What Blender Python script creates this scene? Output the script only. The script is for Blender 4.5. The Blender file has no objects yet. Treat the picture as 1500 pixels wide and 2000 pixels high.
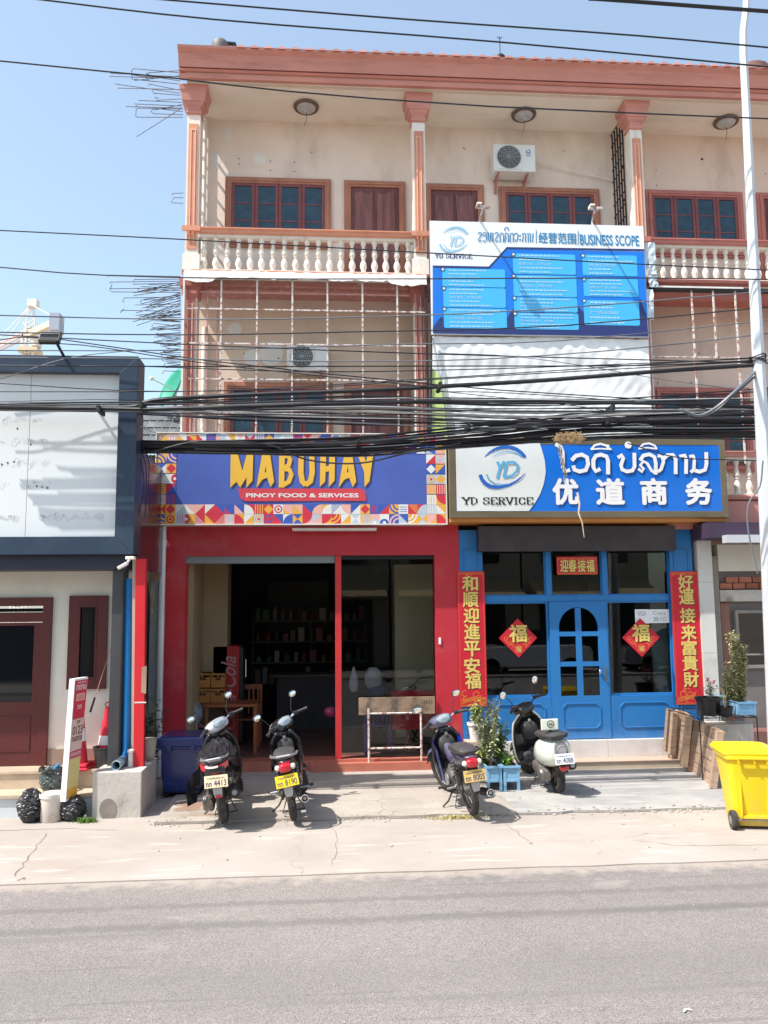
import bpy, math, random
from mathutils import Vector, Matrix, Euler
from math import sin, cos, pi, radians, sqrt, atan2

rnd = random.Random(7)
scene = bpy.context.scene
COL = scene.collection

# ------------------------------------------------------------------ camera
F_PX, EYE, YAW, PITCH, ROLL = 1600.0, 2.4, radians(4.2), radians(6.8), radians(0.55)
fwd = Vector((sin(YAW) * cos(PITCH), cos(YAW) * cos(PITCH), sin(PITCH)))
r0 = Vector((cos(YAW), -sin(YAW), 0))
u0 = r0.cross(fwd)
cr = r0 * cos(ROLL) - u0 * sin(ROLL)
cu = u0 * cos(ROLL) + r0 * sin(ROLL)
cam_d = bpy.data.cameras.new('camera')
cam_d.sensor_fit = 'VERTICAL'
cam_d.sensor_height = 36
cam_d.lens = 36 * F_PX / 2000
cam_d.clip_end = 3000
cam_d.clip_start = 0.05
cam = bpy.data.objects.new('camera', cam_d)
COL.objects.link(cam)
M4 = Matrix((cr, cu, -fwd)).transposed().to_4x4()
M4.translation = Vector((0, 0, EYE))
cam.matrix_world = M4
scene.camera = cam

# ------------------------------------------------------------------ world, sun, exposure
TRAVEL = Vector((0.60, 0.27, -1.0)).normalized()      # the way sunlight travels
world = bpy.data.worlds.new('World')
scene.world = world
world.use_nodes = True
wn = world.node_tree
wn.nodes.clear()
sky = wn.nodes.new('ShaderNodeTexSky')
sky.sky_type = 'NISHITA'
sky.sun_disc = False
sky.sun_elevation = math.asin(-TRAVEL.z)
sky.sun_rotation = atan2(-TRAVEL.x, -TRAVEL.y)
sky.air_density = 1.0
sky.dust_density = 1.6
sky.ozone_density = 1.0
bg = wn.nodes.new('ShaderNodeBackground')
bg.inputs['Strength'].default_value = 0.15
wo = wn.nodes.new('ShaderNodeOutputWorld')
gain = wn.nodes.new('ShaderNodeVectorMath'); gain.operation = 'MULTIPLY_ADD'      # even milky haze over the whole sky
gain.inputs[1].default_value = (0.95, 1.0, 0.90)
gain.inputs[2].default_value = (0.66, 0.68, 0.78)
wn.links.new(sky.outputs[0], gain.inputs[0])
wn.links.new(gain.outputs[0], bg.inputs[0])
wn.links.new(bg.outputs[0], wo.inputs[0])
sun_d = bpy.data.lights.new('sun', 'SUN')
sun_d.energy = 4.2
sun_d.angle = radians(0.53)
sun_d.color = (1.0, 0.965, 0.92)
sun = bpy.data.objects.new('sun', sun_d)
sun.rotation_euler = TRAVEL.to_track_quat('-Z', 'Y').to_euler()
sun.location = (-20, -10, 40)
COL.objects.link(sun)
scene.view_settings.view_transform = 'Standard'
scene.view_settings.look = 'None'
scene.view_settings.exposure = 0.80
scene.view_settings.gamma = 1
scene.view_settings.use_curve_mapping = False
scene.cycles.max_bounces = 8
scene.cycles.transparent_max_bounces = 12

# ------------------------------------------------------------------ measuring helpers (photograph pixel -> metres at a known depth or height)
def ray(x, y):
    return fwd + cr * ((x - 750) / F_PX) - cu * ((y - 1000) / F_PX)
def at(x, y, Y):
    d = ray(x, y); t = Y / d.y
    return Vector((d.x * t, Y, EYE + d.z * t))
def atz(x, y, z=0.0):
    d = ray(x, y); t = (z - EYE) / d.z
    return Vector((d.x * t, d.y * t, z))

# ------------------------------------------------------------------ materials
def _bsdf(m):
    return m.node_tree.nodes['Principled BSDF']
def mat(name, col, rough=0.6, metal=0.0, var=0.0, vscale=3.0, stretch=(1, 1, 1), bump=0.0, bscale=40.0, dirt=None, damount=0.5,
        dscale=1.2, dstretch=(1, 1, 1), dlo=0.5, dhi=0.7, coat=0.0, trans=0.0, emit=None, estr=1.0, alpha=1.0, spec=0.5, ior=1.45, rand=0.0, base=None):
    m = bpy.data.materials.new(name)
    m.use_nodes = True
    nt = m.node_tree; N = nt.nodes; L = nt.links
    b = _bsdf(m)
    b.inputs['Base Color'].default_value = (*col, 1)
    b.inputs['Roughness'].default_value = rough
    b.inputs['Metallic'].default_value = metal
    b.inputs['Coat Weight'].default_value = coat
    b.inputs['Coat Roughness'].default_value = 0.08
    b.inputs['Transmission Weight'].default_value = trans
    b.inputs['Specular IOR Level'].default_value = spec
    b.inputs['IOR'].default_value = ior
    b.inputs['Alpha'].default_value = alpha
    if emit:
        b.inputs['Emission Color'].default_value = (*emit, 1)
        b.inputs['Emission Strength'].default_value = estr
    if not (var or bump or dirt or rand or base):
        return m
    tc = N.new('ShaderNodeTexCoord')
    def noise(scale, st, detail=6, rg=0.6):
        mp = N.new('ShaderNodeMapping'); mp.inputs['Scale'].default_value = st
        L.new(tc.outputs['Object'], mp.inputs['Vector'])
        n = N.new('ShaderNodeTexNoise'); n.inputs['Scale'].default_value = scale
        n.inputs['Detail'].default_value = detail; n.inputs['Roughness'].default_value = rg
        L.new(mp.outputs[0], n.inputs['Vector'])
        return n.outputs['Fac']
    cur = None
    if var:
        f = noise(vscale, stretch)
        mr = N.new('ShaderNodeMapRange')
        mr.inputs['From Min'].default_value = 0.3; mr.inputs['From Max'].default_value = 0.7
        mr.inputs['To Min'].default_value = 1 - var; mr.inputs['To Max'].default_value = 1 + var
        L.new(f, mr.inputs['Value'])
        vm = N.new('ShaderNodeVectorMath'); vm.operation = 'SCALE'
        vm.inputs[0].default_value = col
        L.new(mr.outputs[0], vm.inputs['Scale'])
        cur = vm.outputs[0]
    if rand:
        oi = N.new('ShaderNodeObjectInfo')
        mr = N.new('ShaderNodeMapRange')
        mr.inputs['To Min'].default_value = 1 - rand; mr.inputs['To Max'].default_value = 1 + rand
        L.new(oi.outputs['Random'], mr.inputs['Value'])
        vm = N.new('ShaderNodeVectorMath'); vm.operation = 'SCALE'
        if cur is None: vm.inputs[0].default_value = col
        else: L.new(cur, vm.inputs[0])
        L.new(mr.outputs[0], vm.inputs['Scale'])
        cur = vm.outputs[0]
    if dirt:
        f = noise(dscale, dstretch, 8, 0.68)
        mr = N.new('ShaderNodeMapRange'); mr.interpolation_type = 'SMOOTHSTEP'
        mr.inputs['From Min'].default_value = dlo; mr.inputs['From Max'].default_value = dhi
        mr.inputs['To Max'].default_value = damount
        L.new(f, mr.inputs['Value'])
        mx = N.new('ShaderNodeMix'); mx.data_type = 'RGBA'
        if cur is None: mx.inputs['A'].default_value = (*col, 1)
        else: L.new(cur, mx.inputs['A'])
        mx.inputs['B'].default_value = (*dirt, 1)
        L.new(mr.outputs[0], mx.inputs['Factor'])
        cur = mx.outputs['Result']
    if base:                                             # splashed dust and grime that thins out above the ground
        sp = N.new('ShaderNodeSeparateXYZ'); L.new(tc.outputs['Object'], sp.inputs[0])
        ad = N.new('ShaderNodeMath'); ad.operation = 'MULTIPLY_ADD'; L.new(noise(9, (1, 1, .5), 6, .7), ad.inputs[0]); ad.inputs[1].default_value = -base[1] * 1.6; L.new(sp.outputs['Z'], ad.inputs[2])
        mr = N.new('ShaderNodeMapRange'); mr.interpolation_type = 'SMOOTHSTEP'
        mr.inputs['From Min'].default_value = -base[1] * .9; mr.inputs['From Max'].default_value = base[1] * .2
        mr.inputs['To Min'].default_value = base[2]; mr.inputs['To Max'].default_value = 0
        L.new(ad.outputs[0], mr.inputs['Value'])
        mx = N.new('ShaderNodeMix'); mx.data_type = 'RGBA'
        if cur is None: mx.inputs['A'].default_value = (*col, 1)
        else: L.new(cur, mx.inputs['A'])
        mx.inputs['B'].default_value = (*base[0], 1); L.new(mr.outputs[0], mx.inputs['Factor'])
        cur = mx.outputs['Result']
    if cur is not None:
        L.new(cur, b.inputs['Base Color'])
    if bump:
        f = noise(bscale, (1, 1, 1), 5, 0.65)
        bp = N.new('ShaderNodeBump'); bp.inputs['Strength'].default_value = bump
        bp.inputs['Distance'].default_value = 0.02
        L.new(f, bp.inputs['Height']); L.new(bp.outputs[0], b.inputs['Normal'])
    return m

def glass_mat(name, tint=(.82, .86, .86), rough=0.0, ior=1.5):
    m = bpy.data.materials.new(name); m.use_nodes = True
    nt = m.node_tree; nt.nodes.clear(); N = nt.nodes; L = nt.links
    t = N.new('ShaderNodeBsdfTransparent'); t.inputs[0].default_value = (*tint, 1)
    g = N.new('ShaderNodeBsdfGlossy'); g.inputs['Roughness'].default_value = rough
    f = N.new('ShaderNodeFresnel'); f.inputs['IOR'].default_value = ior
    x = N.new('ShaderNodeMixShader'); o = N.new('ShaderNodeOutputMaterial')
    L.new(f.outputs[0], x.inputs[0]); L.new(t.outputs[0], x.inputs[1]); L.new(g.outputs[0], x.inputs[2]); L.new(x.outputs[0], o.inputs[0])
    return m
# ------------------------------------------------------------------ mesh helpers
WL = {}                                                   # world location of a thing whose parts are authored in world coordinates
class MB:
    def __init__(s): s.v = []; s.f = []; s.m = []; s.k = 0
    def add(s, vs, fs):
        n = len(s.v); s.v += [tuple(p) for p in vs]
        s.f += [tuple(i + n for i in f) for f in fs]; s.m += [s.k] * len(fs); return s
    def mat(s, k): s.k = k; return s
    def box(s, x0, x1, y0, y1, z0, z1):
        v = [(x, y, z) for x in (x0, x1) for y in (y0, y1) for z in (z0, z1)]
        return s.add(v, [(0, 1, 3, 2), (4, 6, 7, 5), (0, 4, 5, 1), (2, 3, 7, 6), (0, 2, 6, 4), (1, 5, 7, 3)])
    def obox(s, c, h, R=None):
        c = Vector(c); v = []
        for x in (-1, 1):
            for y in (-1, 1):
                for z in (-1, 1):
                    p = Vector((x * h[0], y * h[1], z * h[2]))
                    if R is not None: p = R @ p
                    v.append(c + p)
        return s.add(v, [(0, 1, 3, 2), (4, 6, 7, 5), (0, 4, 5, 1), (2, 3, 7, 6), (0, 2, 6, 4), (1, 5, 7, 3)])
    def bar(s, a, b, w, t=None, up=(0, 0, 1)):
        a, b = Vector(a), Vector(b); t = t or w; d = (b - a); L = d.length; d = d.normalized()
        up = Vector(up)
        if abs(d.dot(up)) > 0.98: up = Vector((0, 1, 0))
        x = d.cross(up).normalized(); z = x.cross(d)
        return s.obox((a + b) / 2, (w / 2, L / 2, t / 2), Matrix((x, d, z)).transposed())
    def quad(s, *p): return s.add(p, [tuple(range(len(p)))])
    def rings(s, R, cap=True, closed=False):
        n = len(R[0]); vs = [p for r in R for p in r]; fs = []
        m = len(R)
        for i in range(m if closed else m - 1):
            a = i * n; b = ((i + 1) % m) * n
            for j in range(n):
                k = (j + 1) % n
                fs.append((a + j, a + k, b + k, b + j))
        if cap and not closed:
            fs.append(tuple(reversed(range(n)))); fs.append(tuple(range((m - 1) * n, m * n)))
        return s.add(vs, fs)
    def tube(s, pts, r, n=8, closed=False, cap=True):
        pts = [Vector(p) for p in pts]; m = len(pts); R = []
        up = Vector((0.12, 0.07, 1)).normalized()
        prev = None
        for i, p in enumerate(pts):
            if closed: d = pts[(i + 1) % m] - pts[i - 1]
            else: d = pts[min(i + 1, m - 1)] - pts[max(i - 1, 0)]
            d = d.normalized() if d.length > 1e-9 else Vector((0, 0, 1))
            if prev is None:
                x = d.cross(up)
                if x.length < 0.05: x = d.cross(Vector((1, 0, 0)))
                x.normalize()
            else:
                x = (prev - d * prev.dot(d)).normalized()
            prev = x
            y = d.cross(x)
            rr = r[i] if isinstance(r, (list, tuple)) else r
            R.append([p + (x * cos(2 * pi * k / n) + y * sin(2 * pi * k / n)) * rr for k in range(n)])
        return s.rings(R, cap, closed)
    def cyl(s, a, b, r, n=12, r2=None): return s.tube([a, b], [r, r if r2 is None else r2], n)
    def lathe(s, prof, o=(0, 0, 0), n=14, axis='z', sx=1, sy=1, cap=True):
        o = Vector(o); R = []
        for r, z in prof:
            ring = []
            for k in range(n):
                c, q = cos(2 * pi * k / n) * r * sx, sin(2 * pi * k / n) * r * sy
                if axis == 'z': p = Vector((c, q, z))
                elif axis == 'y': p = Vector((c, z, q))
                else: p = Vector((z, c, q))
                ring.append(o + p)
            R.append(ring)
        return s.rings(R, cap)
    def ell(s, c, r, n=12, m=8, R=None):
        c = Vector(c); rg = []
        for i in range(m + 1):
            a = -pi / 2 + pi * i / m
            a = max(min(a, pi / 2 - 0.02), -pi / 2 + 0.02)
            ring = []
            for k in range(n):
                t = 2 * pi * k / n
                p = Vector((r[0] * cos(a) * cos(t), r[1] * cos(a) * sin(t), r[2] * sin(a)))
                ring.append(c + (R @ p if R is not None else p))
            rg.append(ring)
        return s.rings(rg)
    def prism(s, pts, a, b, axis='x'):
        """outline pts=(u,v) extruded from a to b along axis; x: (y,z)  y: (x,z)  z: (x,y)"""
        def P(u, v, w):
            return (w, u, v) if axis == 'x' else (u, w, v) if axis == 'y' else (u, v, w)
        n = len(pts)
        vs = [P(u, v, a) for u, v in pts] + [P(u, v, b) for u, v in pts]
        fs = [(i, (i + 1) % n, n + (i + 1) % n, n + i) for i in range(n)]
        fs += [tuple(reversed(range(n))), tuple(range(n, 2 * n))]
        return s.add(vs, fs)
    def frame(s, x0, x1, z0, z1, w, y0, y1, bottom=True):
        """rectangular frame facing -Y, outer size given, members butted"""
        s.box(x0, x0 + w, y0, y1, z0, z1); s.box(x1 - w, x1, y0, y1, z0, z1)
        s.box(x0 + w, x1 - w, y0, y1, z1 - w, z1)
        if bottom: s.box(x0 + w, x1 - w, y0, y1, z0, z0 + w)
        return s
    def build(s, name, mats, parent=None, local=False, smooth=False, bevel=0, seg=2, subsurf=0, noflip=False, solid=0, kind=None):
        me = bpy.data.meshes.new(name)
        me.from_pydata(s.v, [], s.f)
        if not isinstance(mats, (list, tuple)): mats = [mats]
        for m in mats: me.materials.append(m)
        if len(mats) > 1:
            for p, k in zip(me.polygons, s.m): p.material_index = k
        if not noflip:
            import bmesh
            bm = bmesh.new(); bm.from_mesh(me)
            bmesh.ops.recalc_face_normals(bm, faces=bm.faces)
            bm.to_mesh(me); bm.free()
        me.update()
        o = bpy.data.objects.new(name, me)
        COL.objects.link(o)
        if smooth:
            me.polygons.foreach_set('use_smooth', [True] * len(me.polygons))
            try: me.set_sharp_from_angle(angle=radians(38))
            except Exception: pass
        if parent is not None:
            o.parent = parent
            if not local and parent.name in WL:
                o.location = -WL[parent.name]
        if solid:
            md = o.modifiers.new('solid', 'SOLIDIFY'); md.thickness = solid; md.offset = 0
        if bevel:
            md = o.modifiers.new('bevel', 'BEVEL'); md.width = bevel; md.segments = seg; md.limit_method = 'ANGLE'; md.angle_limit = radians(35)
        if subsurf:
            md = o.modifiers.new('sub', 'SUBSURF'); md.levels = subsurf; md.render_levels = subsurf
        if kind: o['kind'] = kind
        return o

def tag(o, label=None, cat=None, group=None, kind=None):
    if label: o['label'] = label
    if cat: o['category'] = cat
    if group: o['group'] = group
    if kind: o['kind'] = kind
    return o
def thing(name, label, cat, loc=(0, 0, 0), group=None, rotz=0, local=False):
    o = bpy.data.objects.new(name, None)
    COL.objects.link(o)
    o.location = loc; o.rotation_euler = (0, 0, rotz)
    o.empty_display_size = 0.2
    if not local: WL[o.name] = Vector(loc)
    return tag(o, label, cat, group)
def copy_part(o, parent, loc=None, offset=None):
    c = o.copy(); COL.objects.link(c); c.parent = parent
    if loc is not None: c.location = loc
    if offset is not None: c.location = o.location + Vector(offset)
    return c
def copy_tree(o, parent=None):
    c = o.copy(); COL.objects.link(c); c.parent = parent
    for ch in list(o.children): copy_tree(ch, c)
    return c

# ------------------------------------------------------------------ lettering
_txt_cache = {}
def text_mesh(body, bold=0.0, extrude=0.0):
    k = (body, bold, extrude)
    if k not in _txt_cache:
        c = bpy.data.curves.new('text', 'FONT'); c.body = body; c.size = 1; c.offset = bold
        c.resolution_u = 3; c.extrude = extrude
        o = bpy.data.objects.new('text', c); COL.objects.link(o)
        dg = bpy.context.evaluated_depsgraph_get()
        me = bpy.data.meshes.new_from_object(o.evaluated_get(dg))
        bpy.data.objects.remove(o)
        _txt_cache[k] = me
    return _txt_cache[k]
def put_text(mb, body, box, Y, bold=0.0, dy=0.0, n=(0, 0)):
    """fit text into box=(x0,z0,x1,z1) on the plane y=Y facing -Y, appended to mb"""
    me = text_mesh(body)
    xs = [v.co.x for v in me.vertices]; ys = [v.co.y for v in me.vertices]
    a, b, c, d = min(xs), max(xs), min(ys), max(ys)
    x0, z0, x1, z1 = box
    sx = (x1 - x0) / max(b - a, 1e-6); sz = (z1 - z0) / max(d - c, 1e-6)
    sh = [(0, 0)]
    if bold: sh += [(bold * cos(k * pi / 3), bold * sin(k * pi / 3)) for k in range(6)]
    for i, (ox, oz) in enumerate(sh):
        mb.add([(x0 + (v.co.x - a + ox) * sx, Y - i * 0.00012, z0 + (v.co.y - c + oz) * sz) for v in me.vertices], [tuple(p.vertices) for p in me.polygons])
_seq = [0]
def stroke(mb, pts, w, Y, w1=None, cap=False):
    """flat ribbon along (x,z) points on plane y=Y; every ribbon gets its own tiny step forward"""
    _seq[0] = (_seq[0] + 1) % 7
    y = Y - _seq[0] * 0.00025
    n = len(pts); w1 = w if w1 is None else w1
    L = []; Rr = []
    for i, p in enumerate(pts):
        a = Vector(pts[max(i - 1, 0)]); b = Vector(pts[min(i + 1, n - 1)])
        d = (b - a)
        d = d.normalized() if d.length else Vector((1, 0))
        nn = Vector((-d.y, d.x)); ww = (w + (w1 - w) * i / max(n - 1, 1)) / 2
        q = Vector(p)
        if i == 0: q = q - d * (w * 0.25 if cap else 0)
        if i == n - 1: q = q + d * (w1 * 0.25 if cap else 0)
        L.append(q + nn * ww); Rr.append(q - nn * ww)
    vs = [(p.x, y, p.y) for p in L] + [(p.x, y, p.y) for p in Rr]
    mb.add(vs, [(i, i + 1, n + i + 1, n + i) for i in range(n - 1)])
def arc(cx, cz, rx, rz, a0, a1, n=10):
    return [(cx + rx * cos(radians(a0 + (a1 - a0) * i / n)), cz + rz * sin(radians(a0 + (a1 - a0) * i / n))) for i in range(n + 1)]
def disc(mb, cx, cz, rx, rz, Y, n=16, a0=0, a1=360):
    _seq[0] = (_seq[0] + 1) % 7
    y = Y - _seq[0] * 0.00025
    pts = arc(cx, cz, rx, rz, a0, a1, n)
    if a1 - a0 < 360: pts = [(cx, cz)] + pts
    else: pts = pts[:-1]
    mb.add([(x, y, z) for x, z in pts], [tuple(range(len(pts)))])
def flat(mb, pts, Y):
    _seq[0] = (_seq[0] + 1) % 7
    y = Y - _seq[0] * 0.00025
    mb.add([(x, y, z) for x, z in pts], [tuple(range(len(pts)))])
# ------------------------------------------------------------------ palette
m_terra = mat('terracotta_paint', (0.55, 0.235, 0.19), 0.55, var=0.10, vscale=1.2, dirt=(0.22, 0.09, 0.075), damount=0.5, dscale=2.0, dstretch=(0.5, 1, 5), dlo=0.5, dhi=0.75)
m_orange = mat('salmon_trim_paint', (0.60, 0.25, 0.15), 0.5, var=0.10, vscale=3, dirt=(0.3, 0.14, 0.1), damount=0.35, dscale=5, dstretch=(1, 1, 0.4))
m_rust_trim = mat('faded_red_trim_paint', (0.46, 0.16, 0.13), 0.55, var=0.12, vscale=3, dirt=(0.25, 0.1, 0.08), damount=0.5, dscale=4)
m_cream = mat('cream_plaster', (0.77, 0.65, 0.565), 0.8, var=0.07, vscale=0.9, dirt=(0.48, 0.38, 0.31), damount=0.55, dscale=1.1, dstretch=(1, 1, 0.45), dlo=0.45, dhi=0.75, bump=0.08, bscale=30)
m_cream2 = mat('tan_plaster', (0.70, 0.55, 0.43), 0.8, var=0.05, vscale=0.9, dirt=(0.40, 0.29, 0.22), damount=0.4, dscale=1.1, dstretch=(1, 1, 0.45), dlo=0.45, dhi=0.75)
m_cream3 = mat('pinkish_plaster', (0.72, 0.56, 0.47), 0.8, var=0.05, vscale=0.9, dirt=(0.4, 0.28, 0.24), damount=0.4, dscale=1.2, dstretch=(1, 1, 0.4))
m_soffit = mat('soffit_paint', (0.80, 0.72, 0.62), 0.8, var=0.05, vscale=1.3, dirt=(0.50, 0.42, 0.25), damount=0.5, dscale=0.8, dstretch=(0.7, 2, 1), dlo=0.52, dhi=0.75)
m_white = mat('chalky_white_paint', (0.74, 0.69, 0.62), 0.7, var=0.06, vscale=5, dirt=(0.30, 0.25, 0.2), damount=0.5, dscale=6, dstretch=(1, 1, 0.5), dlo=0.55, dhi=0.75)
m_patch = mat('white_putty', (0.80, 0.77, 0.72), 0.8)
m_wood = mat('dark_red_wood', (0.15, 0.05, 0.047), 0.5, var=0.35, vscale=3, stretch=(8, 8, 0.7), bump=0.1, bscale=20)
m_casing = mat('varnished_casing', (0.40, 0.17, 0.105), 0.5, var=0.2, vscale=4, stretch=(1, 1, 0.5))
m_sash = mat('red_brown_sash', (0.20, 0.055, 0.055), 0.5, var=0.15, vscale=6)
m_pane = mat('dusty_blue_pane', (0.022, 0.055, 0.085), 0.18, var=0.3, vscale=8)
m_iron = mat('rusty_white_iron', (0.66, 0.60, 0.56), 0.7, var=0.1, vscale=20, dirt=(0.26, 0.09, 0.05), damount=0.9, dscale=14, dlo=0.47, dhi=0.58)
m_redox = mat('red_oxide_iron', (0.44, 0.20, 0.17), 0.7, var=0.1, vscale=10, dirt=(0.62, 0.5, 0.45), damount=0.6, dscale=12, dlo=0.55, dhi=0.65)
m_dkiron = mat('black_iron', (0.03, 0.028, 0.03), 0.5, metal=0.3)
m_rebar = mat('rebar_steel', (0.10, 0.085, 0.085), 0.6, metal=0.4, var=0.3, vscale=8)
m_red = mat('red_wall_paint', (0.48, 0.024, 0.038), 0.5, var=0.12, vscale=1.0, dirt=(0.52, 0.12, 0.12), damount=0.5, dscale=1.3, dlo=0.5, dhi=0.72, bump=.08, bscale=9, base=((.30, .17, .13), .55, .6))
m_blue = mat('blue_wood_paint', (0.022, 0.175, 0.45), 0.42, var=0.12, vscale=1.5, stretch=(1, 1, .4), base=((.20, .25, .32), .75, .45), dirt=(0.02, 0.075, 0.22), damount=0.6, dscale=3, dstretch=(1, 1, 0.4), dlo=0.5, dhi=0.8, bump=0.05, bscale=40)
m_glass2 = glass_mat('clear_shop_glass', (.88, .90, .90), 0.0, 1.38)
m_glass = glass_mat('shop_glass', (.66, .70, .70), 0.0, 1.55)
m_navy = mat('navy_cladding', (0.022, 0.040, 0.072), 0.42, var=0.12, vscale=0.8, dirt=(0.06, 0.085, 0.125), damount=0.35, dscale=1.6, dstretch=(1, 1, 0.4))
m_navydk = mat('dark_navy_beam', (0.022, 0.026, 0.045), 0.5, var=0.1)
m_wpanel = mat('white_sign_panel', (0.70, 0.72, 0.72), 0.35, var=0.02, vscale=0.8, dirt=(0.6, 0.62, 0.64), damount=0.3, dscale=1.2, dstretch=(1, 1, 0.6))
m_creamwall = mat('pale_cream_wall', (0.66, 0.63, 0.55), 0.75, var=0.04, dirt=(0.5, 0.48, 0.42), damount=0.3, dscale=1.3, dstretch=(1, 1, 0.4))
m_maroon = mat('maroon_painted_wood', (0.095, 0.020, 0.020), 0.35, var=0.1, vscale=3)
m_dkglass = mat('dark_glass', (0.008, 0.009, 0.012), 0.04, spec=0.7)
m_tile = mat('beige_step_tile', (0.52, 0.41, 0.30), 0.4, var=0.12, vscale=3, dirt=(0.30, 0.19, 0.13), damount=0.5, dscale=2.5, dstretch=(0.5, 1, 2), dlo=0.5, dhi=0.75)
m_wtile = mat('pale_grey_tile', (0.62, 0.60, 0.57), 0.3, var=0.06, vscale=2, dirt=(0.4, 0.38, 0.35), damount=0.4, dscale=3)
m_conc = mat('rough_concrete', (0.50, 0.455, 0.41), 0.9, var=0.12, vscale=3, dirt=(0.17, 0.15, 0.13), damount=0.75, dscale=2.6, dstretch=(1, 1, 0.7), dlo=0.52, dhi=0.7, bump=0.35, bscale=18)
m_black = mat('black_plastic', (0.012, 0.012, 0.014), 0.35)
m_blackm = mat('matt_black', (0.02, 0.02, 0.022), 0.7, var=0.1)
m_rubber = mat('tyre_rubber', (0.035, 0.032, 0.031), 0.85, var=0.2, vscale=12, dirt=(0.14, 0.115, 0.095), damount=0.55, dscale=6)
m_chrome = mat('chrome', (0.75, 0.75, 0.76), 0.15, metal=1.0)
m_steel = mat('dull_steel', (0.42, 0.41, 0.40), 0.42, metal=0.8, var=0.15, vscale=9)
m_galv = mat('galvanised_steel', (0.60, 0.61, 0.63), 0.5, metal=0.35, var=0.08, vscale=3, stretch=(1, 1, 0.5), dirt=(0.4, 0.37, 0.33), damount=0.4, dscale=3, dstretch=(1, 1, 0.4))
m_wood_raw = mat('weathered_pallet_wood', (0.33, 0.225, 0.155), 0.8, var=0.25, vscale=3, stretch=(1, 1, 12), bump=0.3, bscale=25, dirt=(0.17, 0.11, 0.08), damount=0.5, dscale=3, rand=0.35)
m_print_w = mat('print_white', (0.80, 0.80, 0.80), 0.5)
m_print_k = mat('print_black', (0.02, 0.018, 0.02), 0.5)
m_print_r = mat('print_red', (0.60, 0.035, 0.06), 0.5)
m_print_y = mat('print_yellow', (0.76, 0.40, 0.055), 0.5)
m_print_b = mat('print_blue', (0.045, 0.10, 0.42), 0.5)
m_print_n = mat('print_navy', (0.02, 0.035, 0.15), 0.5)
m_print_o = mat('print_pink', (0.76, 0.42, 0.36), 0.5)
m_print_g = mat('print_grey', (0.36, 0.40, 0.46), 0.5)
m_gold = mat('print_gold', (0.72, 0.52, 0.14), 0.45, var=0.12, vscale=20)

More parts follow.
